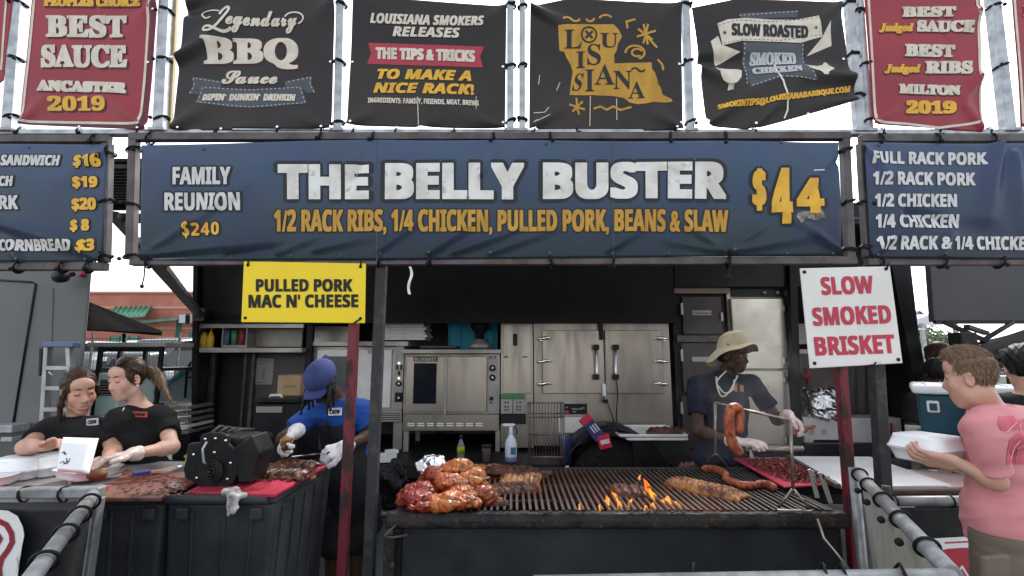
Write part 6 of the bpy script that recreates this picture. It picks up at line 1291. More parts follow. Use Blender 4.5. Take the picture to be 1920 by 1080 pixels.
# brick building
brick = mat('terracotta_brick', (.40, .15, .105), (.34, .125, .09), sc=.5, r=.85, b=.2, bs=8, c3=(.44, .20, .15), sc3=.2)
Yb_ = 62
o = thing('brick_building', 'long terracotta brick building with green canopies far behind the lot', 'building', P(270, 700, Yb_)); xa, xb = P(60, 600, Yb_).x, P(440, 600, Yb_).x; zt_ = P(250, 549, Yb_).z
m = MB(); m.span((xa, Yb_, .2), (xb, Yb_ + 25, zt_)); ob('wall', m, brick, o); m = MB(); m.fb(60, 574, 440, 579, Yb_ - .12, .11); m.fb(60, 546, 440, 550, Yb_ - .3, .29); m.fb(60, 614, 440, 617, Yb_ - .12, .11); ob('band_course', m, mat('pale_brick', (.46, .24, .18), r=.85), o)
gg = mat('green_glass', (.05, .16, .11), (.08, .24, .17), sc=.7, r=.15)
m = MB(); a, b, c, d = P(218, 579, Yb_), P(284, 578, Yb_), P(270, 594, Yb_ - 4), P(205, 597, Yb_ - 4); m.prism([a, b, c, d], (0, 0, .2)); ob('canopy', m, mat('green_roof', (.07, .28, .17), r=.4), o); m = MB(); [m.bar(a.lerp(b, t) + V((0, -.1, .3)), d.lerp(c, t) + V((0, -.1, .3)), .12) for t in [k / 7 for k in range(8)]]; ob('canopy_rib', m, mat('green_frame', (.04, .15, .09)), o)
m = MB(); m.prism([P(245, 602, Yb_ - 2), P(330, 596, Yb_ - 2), P(332, 600, Yb_ - 2), P(250, 607, Yb_ - 2)], (0, 1.5, 0)); ob('canopy', m, gg, o)
for x0, y0, x1, y1 in ((205, 630, 258, 652), (365, 583, 372, 600), (330, 600, 338, 634), (354, 622, 366, 650)): m = MB(); m.fb(x0, y0, x1, y1, Yb_ - .15, .14); w = ob('window', m, gg, o); m = MB(); [m.fb(x0 + (x1 - x0) * k / 3 - .4, y0, x0 + (x1 - x0) * k / 3 + .4, y1, Yb_ - .25, .08) for k in range(4)]; ob('frame', m, mat('green_frame', (.04, .15, .09)), w)
m = MB(); m.fb(335, 590, 358, 606, Yb_ - 2, 1.8); au = ob('air_unit', m, galv, o, .05); m = MB(); [m.lathe([(.3, 0), (.3, .05)], P(352, y, Yb_ - 2.02), 12, ax=(0, -1, 0)) for y in (593, 598, 603)]; ob('fan', m, blkp, au)
o = thing('concrete_wall', 'low pale concrete wall in front of the brick building', 'wall', P(300, 660, 45)); m = MB(); m.prism([P(262, 668, 45), P(262, 640, 45), P(300, 634, 45), P(345, 640, 45), P(352, 668, 45)], (0, .5, 0)); ob('wall', m, mat('pale_concrete', (.38, .36, .34), (.32, .30, .29), sc=1, r=.9), o)
# ------------------------------------------------------------------ right background
o = thing('grey_flap', 'dark grey serving flap of the neighbouring truck under the right menu', 'flap', P(1850, 600, 4.2)); Yf = 4.0; m = MB(); m.prism([P(1742, 470, Yf), P(1752, 603, Yf), P(2150, 603, Yf), P(2150, 470, Yf)], (0, .06, 0)); ob('panel', m, mat('flap_grey', (.062, .063, .065), (.052, .053, .056), sc=2, r=.55), o, .006); m = MB(); m.bar(P(1752, 604, Yf), P(2150, 604, Yf), .03); ob('edge', m, blkp, o)
o = thing('canopy_frame', 'black folded canopy struts with a gas spring under the grey flap at right', 'frame', P(1860, 640, 3.8)); m = MB()
for a, b, w_ in (((1770, 604), (1850, 640), .05), ((1835, 645), (2000, 606), .03), ((1850, 625), (1812, 612), .04), ((1900, 604), (1840, 640), .02)): m.bar(P(*a, 3.85), P(*b, 3.75), w_, .03)
ob('strut', m, blkp, o); m = MB(); m.prism([P(1840, 648, 3.7), P(1960, 608, 3.7), P(1990, 690, 3.7), P(1880, 690, 3.7), P(1866, 672, 3.7)], (0, .05, 0)); ob('side_plate', m, mat('dark_plate', (.03, .03, .032), (.045, .043, .04), sc=4, r=.5), o); m = MB(); m.fb(1803, 623, 1834, 648, 3.72, .12); ob('block', m, blkp, o, .005); m = MB(); m.bar(P(1878, 660, 3.65), P(1912, 650, 3.65), .05, .03); r_ = ob('lamp_bar', m, pan, o, .004); m = MB(); m.bar(P(1908, 651, 3.64), P(1990, 632, 3.64), .05, .032); ob('red_band', m, rd, r_, .004); m = MB(); m.tube([P(1866, 676, 3.7), P(1890, 672, 3.6), P(1905, 670, 3.6)], .012, 6); m.tube([P(1888, 670, 3.6), P(1895, 760, 3.6)], .012, 6); ob('rod', m, blkp, o)
o = thing('purple_canopy', 'grey purple market canopy far behind at the right', 'canopy', P(1730, 640, 11)); m = MB(); Yc = 11; m.prism([P(1690, 607, Yc), P(1756, 588, Yc + 1), P(1800, 588, Yc + 1), P(1800, 607, Yc), P(1740, 611, Yc)], (0, 2, .1)); ob('roof', m, mat('purple_cloth', (.16, .15, .19), (.20, .185, .22), sc=1, r=.7), o); m = MB(); [m.bar(P(x, 606, Yc), V((P(x, 606, Yc).x, Yc, 0)), .07) for x in (1728, 1790)]; ob('leg', m, galv, o); m = MB(); m.prism([P(1690, 612, Yc - .5), P(1742, 617, Yc - .5), P(1690, 622, Yc - .5)], (0, .3, 0)); ob('valance', m, whitep, o)
for px, Y, rot, c, kd, lab in ((1712, 16, 1.3, (.10, .12, .14), 'van', 'dark van under the purple canopy at right'), (1745, 19, 1.5, (.03, .06, .28), 'car', 'blue car behind the purple canopy leg'), (1795, 22, 1.6, (.62, .62, .63), 'van', 'white van behind the standing people at right'), (1870, 18, 1.5, (.45, .46, .47), 'car', 'silver car right of the boy in pink'), (1930, 17, 1.5, (.6, .6, .6), 'car', 'white car at the right edge behind the boy')):
    p = P(px, 690, Y); car(lab, (p.x, Y, 0), rot, c, kd, 'cars parked behind at the right')
o = thing('wire_fence', 'low dark fence in front of the cars at right', 'fence', P(1740, 700, 12.5)); m = MB(); x0, x1 = P(1690, 700, 12.5).x, P(1990, 700, 12.5).x; x = x0
while x < x1: m.bar((x, 12.5, .1), (x, 12.5, 1.35), .018); x += .11
[m.bar((x0, 12.5, z), (x1, 12.5, z), .03) for z in (.2, 1.33)]; ob('mesh', m, mat('fence_blue', (.05, .06, .09), r=.5), o)
o = thing('concrete_block', 'pale concrete barrier on the ground behind the boy', 'barrier', P(1850, 720, 9)); m = MB(); p = P(1700, 720, 9); m.span((p.x, 9, 0), (p.x + 4, 9.4, P(1800, 705, 9).z)); ob('block', m, mat('pale_concrete', (.38, .36, .34)), o, .03, 2)
o = thing('utility_pole', 'thin utility pole on the skyline right of the white sign', 'pole', P(1707, 600, 60)); q = P(1707, 570, 60); m = MB(); m.bar(q, (q.x, 60, 0), .22); ob('mast', m, fsteel, o); m = MB(); m.bar(P(1701, 575, 60), P(1713, 575, 60), .15); ob('crossarm', m, fsteel, o)
# trees on the skyline
leafm = [mat('leaf%d' % k, c, c2, sc=.8, r=.7) for k, (c, c2) in enumerate((((.05, .085, .03), (.08, .12, .04)), ((.04, .07, .03), (.06, .10, .035))))]
for k, (px, Y, h, w_, lab) in enumerate(((1700, 70, 6.5, 5, 'leafy tree on the skyline left of the utility pole'), (1722, 64, 6, 4, 'leafy tree on the skyline right of the utility pole'), (1760, 60, 4.5, 5, 'low tree behind the purple canopy'))):
    p = P(px, 640, Y); o = thing('leafy_tree', lab, 'tree', (p.x, Y, 0), 'trees on the skyline'); m = MB(); m.tube([(0, 0, 0), (.1, 0, h * .4), (.2, .1, h * .75)], .2, 8, rads=[.25, .18, .06]); [m.tube([(.1, 0, h * .4), (math.cos(a) * w_ * .3, math.sin(a) * w_ * .3, h * .75)], .08, 6) for a in (0, 1.5, 3, 4.4)]; ob('trunk', m, mat('bark', (.09, .065, .05), r=.9), o, local=True)
    m = MB()
    for j in range(1500):
        u = rnd.gauss(0, .42) * w_ * .5, rnd.gauss(0, .42) * w_ * .5, h * .68 + rnd.gauss(0, .16) * h; s = rnd.uniform(.12, .3); a, b_ = rnd.uniform(0, 6.3), rnd.uniform(-1, 1); d = V((math.cos(a), math.sin(a), b_)) * s; e = d.orthogonal().normalized() * s * .5; c = V(u); m.add([c - d, c + e, c + d, c - e], [(0, 1, 2, 3)])
    ob('crown', m, leafm[k % 2], o, local=True)
o = thing('white_house', 'small white house gable on the skyline at right', 'house', P(1725, 640, 80)); m = MB(); m.prism([P(1714, 640, 80), P(1714, 592, 80), P(1725, 583, 80), P(1738, 592, 80), P(1738, 640, 80)], (0, 8, 0)); ob('wall', m, whm, o); m = MB(); m.prism([P(1712, 594, 79.5), P(1725, 582, 79.5), P(1740, 594, 79.5), P(1725, 584, 79.5)], (0, 9, 0)); ob('roof', m, mat('roof_grey', (.2, .2, .2), r=.8), o)
# cooler
o = thing('cooler', 'teal cooler with white ridged lid behind the boy', 'cooler', P(1722, 814, 3.05)); o.rotation_euler = (0, 0, R(-38)); wht = mat('cooler_white', (.66, .69, .72), r=.4); tl = mat('cooler_teal', (.010, .065, .095), (.008, .05, .075), sc=4, r=.4)
m = MB(); m.span((.02, .02, .0), (.78, .40, .25)); ob('body', m, tl, o, .02, 2, local=True); m = MB(); m.span((-.01, -.02, .245), (.82, .44, .30)); l_ = ob('lid', m, wht, o, .02, 3, local=True)
m = MB(); [m.bar((.06 + .09 * k, .02, .301), (.06 + .09 * k, .40, .301), .008, .008) for k in range(9)]; r_ = ob('lid_rib', m, mat('rib_grey', (.42, .45, .47)), l_, local=True)
m = MB(); m.span((.055, .0, .135), (.115, .022, .205)); h_ = ob('latch', m, wht, o, .008, 2, local=True); m = MB(); m.span((.067, -.005, .147), (.103, .0, .190)); ob('latch_inset', m, tl, h_, .002, local=True)
st = thing('cooler_stand', 'steel shelf that carries the teal cooler', 'stand', P(1722, 814, 3.05)); st.rotation_euler = (0, 0, R(-38)); m = MB(); m.span((-.06, -.05, -.035), (.9, .5, -.002)); ob('top', m, stain2, st, .004, local=True); zf = st.location.z
for x in (-.03, .86):
    for y in (0, .45): m = MB(); m.bar((x, y, -zf), (x, y, -.035), .04); ob('leg', m, fsteel, st, local=True)
m = MB(); m.span((-.05, -.04, -.36), (.88, .48, -.33)); ob('lower_shelf', m, blk, st, local=True)
for k in range(6):
    bt = thing('supply_item', ('white supply tub', 'red supply tub', 'clear jar', 'dark can', 'grey tin', 'white jar')[k] + ' on the lower shelf below the teal cooler', 'supplies', (0, 0, 0)); m = MB(); c = st.matrix_basis @ V((.05 + .1 * k, .03, -.329)); m.lathe([(.03, 0), (.038, .01), (.036, .09), (.026, .10), (.02, .12)], c, 14); ob('tub', m, (whitep, rd, pan, blkp, stain2, whitep)[k], bt)
# ------------------------------------------------------------------ people
def view_dir(px, yaw):
    "horizontal direction: yaw 0 looks at the camera, +90 to picture left, 180 away"
    d = V(((px - 960) / F, 1, 0)).normalized(); tw = -d; lf = V((-d.y, d.x, 0)); a = R(yaw)
    return (tw * math.cos(a) + lf * math.sin(a)).normalized()


def skinm(name, c, c2): return mat(name, c, c2, sc=16, r=.5, b=.1, bs=130, sss=.06, lo=.35, hi=.68)


class Head:
    def __init__(s, c, fdir, pitch=0, roll=0, sc=1.0, ax=(1, 1, 1)):
        s.ax = ax; s.axn = np.array(ax)
        f = V(fdir).normalized(); r = f.cross(V((0, 0, 1))).normalized(); u = V((0, 0, 1))
        q = MX.Rotation(R(-pitch), 3, r); f = q @ f; u = q @ u; q = MX.Rotation(R(roll), 3, f); r = q @ r; u = q @ u
        s.c = V(c); s.r, s.f, s.u, s.s = r, f, u, sc; s.m = np.array(MX((r, f, u)).transposed(), 'f4')

    def p(s, x, y, z): return np.array(s.c + (s.r * x * s.ax[0] + s.f * y * s.ax[1] + s.u * z * s.ax[2]) * s.s)
    def e(s, c, r, **k): return el(s.p(*c), np.array(r) * s.s * s.axn, s.m, **k)
    def t(s, a, b, ra, rb=None, **k): return rc(s.p(*a), s.p(*b), ra * s.s, (rb or ra) * s.s, **k)

    def prims(s, fem=False, brow=3, mouth=0.0, lid=0):
        j = .9 if fem else 1
        P_ = [s.e((0, -.018, .035), (.074, .096, .086), k=.02), s.e((0, .028, -.028), (.058 * j, .062, .078), k=.03), s.e((0, .06, -.09), (.026 * j, .022, .02), k=.03), s.t((-.040 * j, .006, -.066), (.040 * j, .006, -.066), .021, k=.03),
              s.e((.034, .062, -.022), (.026, .022, .024), k=.03), s.e((-.034, .062, -.022), (.026, .022, .024), k=.03), s.e((0, .068, .052), (.05, .022, .03), k=.03),
              s.e((.031, .098, .013), (.017, .016, .011), op=1, k=.016), s.e((-.031, .098, .013), (.017, .016, .011), op=1, k=.016),
              s.t((0, .083, .012), (0, .104, -.026), .007, .0125, k=.012), s.e((.011, .092, -.03), (.009, .010, .008), k=.008), s.e((-.011, .092, -.03), (.009, .010, .008), k=.008),
              s.e((0, .078, -.058), (.028, .016, .02), k=.02),
              s.e((0, .0878, -.0560), (.0195, .0075, .0040), k=.005, m=1), s.e((0, .0862, -.0645 - mouth), (.0165, .0075, .0048), k=.005, m=1)]
        if lid:
            for q in (-1, 1): P_ += [s.e((q * .031, .0775, .0105), (.0135, .0128, .0118), k=.003)]
        if mouth: P_.append(s.e((0, .096, -.0605 - mouth / 2), (.015, .010, .002 + mouth * .4), k=.003, op=1))
        for q in (-1, 1):
            P_ += [s.e((q * .077, -.006, -.002), (.009, .020, .030), k=.008), s.e((q * .084, -.004, .002), (.006, .011, .016), k=.005, op=1), s.t((q * .017, .0905, .0165), (q * .045, .0815, .0165), .0042, .0035, k=.004), s.t((q * .019, .089, .0045), (q * .043, .081, .0050), .0036, .003, k=.004)]
        return P_

    def brows(s, root, m_, lid):
        for q in (-1, 1):
            m = MB(); m.tube([s.p(q * .014, .0915, .0325), s.p(q * .024, .0905, .0350), s.p(q * .034, .0855, .0362), s.p(q * .046, .0765, .0335)], .002, 6, rads=[.0020, .0036, .0031, .0013]); ob('eyebrow', m, m_, root)
            if lid: m = MB(); m.tube([s.p(q * .019, .0885, .0065), s.p(q * .026, .0912, .0040), s.p(q * .034, .0904, .0036), s.p(q * .044, .0842, .0068)], .0023, 5); ob('eyelash', m, m_, root)

    def eyes(s, root, iris, closed=False):
        for q in (-1, 1):
            c = s.p(q * .031, .0765, .0105); m = MB(); m.lathe([(.0118 * s.s * math.sin(math.pi * k / 10), -.0118 * s.s * math.cos(math.pi * k / 10)) for k in range(11)], c, 14, 0, ax=s.f if not closed else s.f); e = ob('eye', m, mat('eye_white', (.34, .32, .30), r=.2), root)
            m = MB(); m.lathe([(.0064 * s.s, 0), (.0056 * s.s, .0012)], V(c) + s.f * .0113 * s.s - s.u * .002, 12, ax=s.f - s.u * .12); ob('iris', m, mat('iris_dark', iris, r=.1), e)


def hand(w, d, n, side, curl=(20, 25, 30, 35), s=1., bend=.9, thumb=30, spread=1.0):
    "blended solids of a five fingered hand; w wrist, d towards the fingers, n out of the palm, side +1 or -1 for the thumb"
    w = V(w); d = V(d).normalized(); n = V(n); n = (n - d * n.dot(d)).normalized(); l = d.cross(n) * side; P_ = []
    for i, (o, ln, r) in enumerate(((.030, .92, .0095), (.010, 1.0, .0098), (-.010, .95, .0094), (-.029, .78, .0082))):
        k = w + (d * (.088 - .004 * abs(i - 1)) + l * o) * s; P_.append(rc(w + (d * .012 + l * o * .55) * s, k, .0155 * s, .0125 * s, .012))
        p = k; a = R(curl[i]) * .6; dd0 = (d + l * o * spread * 1.2).normalized()
        for j, (sg, rr) in enumerate(((.040, 1), (.026, .9), (.022, .8))):
            dd = dd0 * math.cos(a) + n * math.sin(a); q = p + dd * sg * ln * s; P_.append(rc(p, q, r * rr * s * 1.05, r * rr * s * .93, .004)); p = q; a += R(curl[i]) * bend
    b = w + (d * .022 + l * .022) * s; t1 = b + (d * .030 + l * .026 + n * .016) * s; a = R(thumb)
    t2 = t1 + (d * math.cos(a) * .8 + l * .35 + n * math.sin(a) * .6).normalized() * .032 * s; t3 = t2 + (d * math.cos(a) + n * math.sin(a) * .6).normalized() * .026 * s
    return P_ + [rc(b, t1, .016 * s, .0125 * s, .014), rc(t1, t2, .0115 * s, .0105 * s, .004), rc(t2, t3, .0105 * s, .0085 * s, .004)]


def torso(sl, sr, hip, nb, fw, fem=False, w=1.0):
    sl, sr, hip, nb = V(sl), V(sr), V(hip), V(nb); up = (nb - hip).normalized(); rt = (sr - sl).normalized(); f = rt.cross(up); f = f if f.dot(V(fw)) > 0 else -f; rt = (rt - up * rt.dot(up)).normalized(); L = (nb - hip).length
    Mx = np.array(MX((rt, f.normalized(), up)).transposed(), 'f4'); W = (sr - sl).length / 2
    at = lambda a, b, c: np.array(hip + up * L * c + rt * a + f * b)
    P_ = [el(at(0, 0, .66), (W * .84 * w, .112 * w, L * .32), Mx, k=.05), el(at(0, .0, .36), (W * .76 * w, .103 * w, L * .30), Mx, k=.06), el(at(0, -.005, .04), (W * .88 * w, .122 * w, L * .24), Mx, k=.06),
          rc(np.array(sl.lerp(sr, .10)), np.array(sl.lerp(sr, .9)), .060, .060, .05), rc(np.array(nb - up * .03), np.array(sl.lerp(sr, .2)), .052, .05, .05), rc(np.array(nb - up * .03), np.array(sl.lerp(sr, .8)), .052, .05, .05)]
    if fem: P_ += [el(at(q * W * .42, .075, .62), (.062, .055, .062), Mx, k=.05) for q in (-1, 1)]
    return P_, (Mx, at, L, W, up, rt, f)


def wrinkle(a, s):
    w = wob(a, 20, s); w2 = wob(a * .8, 42, s + 5); return lambda p: w(p * np.array((.7, .7, 1.3), 'f4')) + np.abs(w2(p * np.array((.6, .6, 1.1), 'f4'))) - a * .5


def limb(s, e, w, r=(.048, .040, .040, .027), k=.02): return [rc(s, e, r[0], r[1], k), rc(e, w, r[2] * .98, r[3], k), el(np.array(V(e).lerp(V(w), .25)), (r[2] * 1.03,) * 3, k=k)]


def person(label, loc, H, sl, sr, hip, nb, fw, arms, skin, lips, browm, shirt, pants, fem=False, w=1.0, legs=None, eyes=(.03, .02, .015), mouth=0., sleeve=.55, neck=.075, group=None, h=.005, hem=-.08, shirtname='shirt', armr=1.0, scale_hand=1.0, legskin=None, headon=True, lid=0):
    o = thing('person', label, 'person', loc, group); tp, (Mx, at, L, W, up, rt, f) = torso(sl, sr, hip, nb, fw, fem, w); B_ = list(tp)
    ar = tuple(q * armr for q in (.049, .041, .042, .027))
    if headon:
        B_ += H.prims(fem, 2, mouth, lid); B_ += [rc(H.p(0, -.022, -.06), np.array(V(nb) - V(up) * .03), .050 * H.s * (.86 if fem else 1.0), .055, .025)]
    for sh, (e, wr, hd) in zip((sl, sr), arms):
        B_ += limb(sh, e, wr, ar)
        if hd: B_ += hd
    hp = [V(hip) + V(rt) * q * W * .5 - V(up) * .02 for q in (-1, 1)]; lg = legs or [(V((p.x, p.y, p.z * .53)) + V(f) * .03, V((p.x, p.y, .08))) for p in hp]
    for p, (k_, a_) in zip(hp, lg):
        B_ += [rc(p, k_, .072 * w, .052, .03), rc(k_, a_, .055, .038, .03), rc(a_, V(a_) + V((f.x, f.y, 0)).normalized() * .15 - V((0, 0, .03)), .04, .03, .02)]
    body = blob('body', B_, [skin, lips, browm], o, h=h)
    # shirt: torso and sleeves with open cuffs
    S_ = [tuple(list(q[:3]) + list(q[3:])) for q in tp]
    for sh, (e, wr, hd) in zip((sl, sr), arms): S_.append(rc(sh, V(sh).lerp(V(e), sleeve), ar[0] + .001, ar[0] + .004, .03, cap='b'))
    S_ += [rc(V(hip) + V(rt) * q * W * .36 * w + V(up) * .05, V(hip) + V(rt) * q * W * .40 * w - V((0, 0, .24)), .105 * w, .110 * w, .07) for q in (-1, 1)]
    nbv = V(nb); S_.append(rc(np.array(nbv - V(f) * .01 + V(up) * .10), np.array(nbv + V(f) * .005 - V(up) * .0), neck, neck * .92, .008, op=1))
    hz = np.array(V(hip) + V(up) * hem * 1, 'f4'); un = np.array(up, 'f4'); wn = wrinkle(.0056, int(abs(loc[0] * 100)) % 50)
    blob(shirtname, S_, shirt, o, h=h, inf=.013, disp=wn, clip=lambda p: -(p - hz)[:, 2])
    # trousers
    T_ = [tp[2]] + [q for p, (k_, a_) in zip(hp, lg) for q in (rc(p, k_, .095 * w, .064 if legskin is None else .085, .04), ) + ((rc(k_, a_, .062, .052, .03),) if legskin is None else ())]
    tz = np.array(V(hip) + V(up) * (hem + .05), 'f4'); blob('trousers', T_, pants, o, h=.009, inf=.010, disp=wrinkle(.004, 3), clip=lambda p: (p - tz)[:, 2])
    if legskin is not None: pass
    for (k_, a_) in lg:
        blob('shoe', [rc(V(a_) - V((0, 0, .02)), V(a_) + V((f.x, f.y, 0)).normalized() * .17 - V((0, 0, .045)), .048, .038, .02), el(V(a_) - V((f.x, f.y, 0)).normalized() * .02 - V((0, 0, .03)), (.045, .045, .045))], blkp, o, h=.01, clip=lambda p: .0 - p[:, 2])
    if headon: H.brows(o, browm, lid)
    if headon and not lid: H.eyes(o, eyes)
    return o, (Mx, at, L, W, V(up), V(rt), V(f))


sk1 = skinm('skin_light', (.46, .24, .17), (.54, .32, .24)); lp1 = mat('lips_light', (.42, .15, .13), r=.4); sk2 = skinm('skin_fair', (.50, .28, .21), (.57, .36, .28)); skd = skinm('skin_deep', (.055, .030, .021), (.075, .042, .030)); lpd = mat('lips_deep', (.085, .040, .033), r=.4); skm = skinm('skin_boy', (.48, .255, .185), (.55, .33, .25))
hb_ = mat('dark_brown_hair', (.030, .016, .010), (.070, .040, .024), sc=150, r=.42, b=.8, bs=130, st=(1, 1, .12)); hbl = mat('light_brown_hair', (.17, .11, .065), (.10, .062, .036), sc=50, r=.45, b=.7, bs=120, st=(1, 1, .2)); hblk = mat('black_hair', (.010, .009, .008), (.018, .015, .013), sc=60, r=.5, b=.9, bs=90)
tee = mat('black_tee', (.010, .010, .011), (.016, .016, .017), sc=6, r=.85, b=.25, bs=14, bd=.01); trs = mat('dark_trousers', (.018, .018, .02), (.028, .028, .03), sc=8, r=.85)
vinylg = mat('clear_vinyl_glove', (.52, .40, .36), (.62, .52, .48), sc=26, r=.22, b=.7, bs=45); knit = mat('white_knit_glove', (.68, .67, .69), (.55, .54, .56), sc=40, r=.9, b=.6, bs=140)


def glove(o, prims, m, cuff=None, inf=.0035):
    q = list(prims)
    if cuff: q.append(rc(cuff[0], cuff[1], cuff[2], cuff[3], .012, cap='b'))
    return blob('glove', q, m, o, h=.004, inf=inf, disp=wob(.0015, 120, 4))


def arm_ik(s, w, bend, l1=.29, l2=.26):
    "elbow between shoulder and wrist, bent towards bend"
    s, w = V(s), V(w); d = w - s; L = min(d.length, l1 + l2 - .002); d.normalize(); a = (l1 * l1 - l2 * l2 + L * L) / (2 * L); hgt = math.sqrt(max(l1 * l1 - a * a, 0)); b = V(bend); b = (b - d * b.dot(d)).normalized()
    return s + d * a + b * hgt


def strands(o, hair, n, L, flow, m_, lift=.25, wd_=.0011, seed=0, jit=.25):
    "loose strands lying along the hair surface"
    g = random.Random(seed); me = hair.data; off = hair.matrix_world.translation if False else V(o.location); vs = me.vertices; mb = MB()
    for _ in range(n):
        v = vs[g.randrange(len(vs))]; p = v.co + off; nn = v.normal.copy(); fl = V(flow(p)); t = fl - nn * fl.dot(nn)
        if t.length < 1e-4: continue
        t = (t.normalized() + V((g.uniform(-1, 1), g.uniform(-1, 1), g.uniform(-1, 1))) * jit).normalized(); s = t.cross(nn).normalized() * wd_ * g.uniform(.6, 1.4); l = L * g.uniform(.5, 1.3)
        a = p - nn * .001; b = p + t * l * .5 + nn * (.0012 + lift * l * .18); c = p + t * l + nn * lift * l * g.uniform(-.15, .5)
        mb.add([a - s, a + s, b + s, b - s, c], [(0, 1, 2, 3), (3, 2, 4)], 0, True)
    return ob('hair_strands', mb, m_, o)


# --- woman on the far left, raised fingers over the open box
Y1 = 2.86
H = Head(P(149, 736, Y1 - .02), view_dir(149, -14), 8, 6, 1.06, (.92, .95, 1.0)); fw = view_dir(149, -8)
sl, sr = P(87, 808, Y1), P(200, 807, Y1 - .03); nb = P(144, 797, Y1 + .03); hip = P(150, 905, Y1 + .10)
wl = PZ(92, 843, 1.06); el_ = P(48, 838, Y1 - .22); wl = P(92, 836, 2.55); fl = P(125, 815, 2.47)
hl = hand(wl, fl - wl, V((.1, -.3, -1)), -1, (8, 30, 45, 55), .98, thumb=10)
wr_ = P(197, 868, 2.52); er = P(214, 842, Y1 - .06); hr = hand(wr_, V((-.8, -.45, -.25)), V((0, -.2, -1)), 1, (35, 40, 45, 50), .98)
o, fr = person('woman in black tee with brown tied hair, raising her fingers over a foam box', (hip.x, hip.y, 0), H, sl, sr, hip, nb, fw, ((el_, wl, hl), (er, wr_, hr)), sk1, lp1, hb_, tee, trs, True, .90, mouth=.011, armr=.92, sleeve=.50, lid=1)
hairc = [H.e((0, -.022, .038), (.081, .102, .092)), H.t((.0, -.09, .0), (-.01, -.125, -.06), .04, .03, k=.03), H.t((-.01, -.12, -.05), (-.035, -.10, -.16), .03, .016, k=.03), H.t((.076, .03, .03), (.084, .010, -.06), .010, .013, k=.012), H.t((.082, .0, -.05), (.086, -.005, -.145), .014, .008, k=.012), H.t((-.074, .03, .03), (-.078, .005, -.03), .009, .010, k=.012),
         H.e((0, .097, -.022), (.071, .07, .078), op=1, k=.012)]
hr_ = blob('hair', hairc, hb_, o, h=.0045, disp=wob(.0022, 70, 2)); kn = V(H.p(0, -.14, -.03)); strands(o, hr_, 2600, .032, lambda p: (kn - p) if (p - H.c).dot(H.u) > -.03 else V((0, 0, -1)), hb_, .02, .0008, seed=1, jit=.05)
def chest_tag(o, px, py, w, h, Y, m, txt, tm, ang=0):
    c = P(px, py, Y); mb = MB(); a, b = P(px - w / 2, py - h / 2, Y), P(px + w / 2, py + h / 2, Y); mb.prism([P(px - w / 2, py - h / 2 - ang, Y), P(px + w / 2, py - h / 2 + ang, Y), P(px + w / 2, py + h / 2 + ang, Y), P(px - w / 2, py + h / 2 - ang, Y)], (0, .004, 0)); t_ = ob('chest_print', mb, m, o)
    mb = MB(); letters(mb, txt, 'sb', px - w * .38, py - h * .28, px + w * .38, py + h * .3, lambda x, y, l: P(x, y, Y) - V((0, l, 0)), off=.0015, bold=.3, cut=0, slope=2 * ang); ob('lettering', mb, tm, t_)


def front_y(o, px, py):
    "depth of the first clothing surface seen at a pixel of the place"
    bpy.context.view_layer.update(); dg = bpy.context.evaluated_depsgraph_get(); a = V((0, 0, CZ)); d = (P(px, py, 1) - a).normalized(); best = 9
    for ch in o.children:
        if ch.type == 'MESH' and ch.name.startswith(('shirt', 'blouse', 'apron')):
            inv = ch.matrix_world.inverted(); hit, loc_, n_, i_ = ch.ray_cast(inv @ a, inv.to_3x3() @ d)
            if hit: best = min(best, (ch.matrix_world @ loc_).y)
    return best if best < 9 else None


greyt = mat('grey_tag', (.42, .45, .47), r=.6)
y_ = front_y(o, 173, 791) or Y1 - .12; chest_tag(o, 173, 791, 22, 13, y_ - .012, greyt, 'CREW', blkp, -1)
# --- woman with ponytail and sunglasses on her head
Y2 = 2.92
H = Head(P(238, 712, Y2 - .05), view_dir(243, 52), 12, 2, 1.02, (.88, .86, 1.02)); fw = view_dir(243, 22)
sl, sr = P(221, 789, Y2 - .10), P(307, 784, Y2 + .05); nb = P(264, 765, Y2 + .02); hip = P(268, 905, Y2 + .06)
wr_ = P(250, 851, 2.60); er = P(322, 838, Y2 - .10); d_ = P(205, 858, 2.52) - wr_; hr = hand(wr_, d_, V((0, -.3, -1)), 1, (18, 22, 26, 30), .98, thumb=12)
wl = P(196, 862, 2.66); el_ = P(214, 850, Y2 - .02); hl = hand(wl, V((-.5, -.6, -.1)), V((0, -.2, -1)), -1, (25, 30, 35, 40), .95)
o, fr = person('woman in black zip top with ponytail and sunglasses on her head, in clear gloves', (hip.x, hip.y, 0), H, sl, sr, hip, nb, fw, ((el_, wl, hl), (er, wr_, hr)), sk2, lp1, hb_, tee, trs, True, .88, armr=.90, sleeve=.52, neck=.090, lid=1)
glove(o, hr, vinylg, (wr_, V(wr_).lerp(V(er), .13), .031, .036)); glove(o, hl, vinylg)
blob('hair', [H.e((0, -.022, .038), (.082, .104, .093)), H.t((0, -.10, .03), (0, -.128, .02), .035, .028, k=.02), H.t((.070, .03, .03), (.072, .02, -.03), .010, .010, k=.012), H.t((-.070, .03, .03), (-.074, .01, -.02), .010, .010, k=.012), H.e((0, .100, -.024), (.069, .066, .080), op=1, k=.012), H.e((.09, .0, -.03), (.03, .03, .05), op=1, k=.008), H.e((-.09, .0, -.03), (.03, .03, .05), op=1, k=.008)], hb_, o, h=.0045, disp=wob(.002, 80, 3)); kn = V(H.p(0, -.125, .02)); strands(o, COL.objects[-1] if COL.objects[-1].name.startswith('hair') else [c for c in o.children if c.name.startswith('hair')][0], 2600, .032, lambda p: kn - p, hb_, .02, .0008, seed=2, jit=.05)
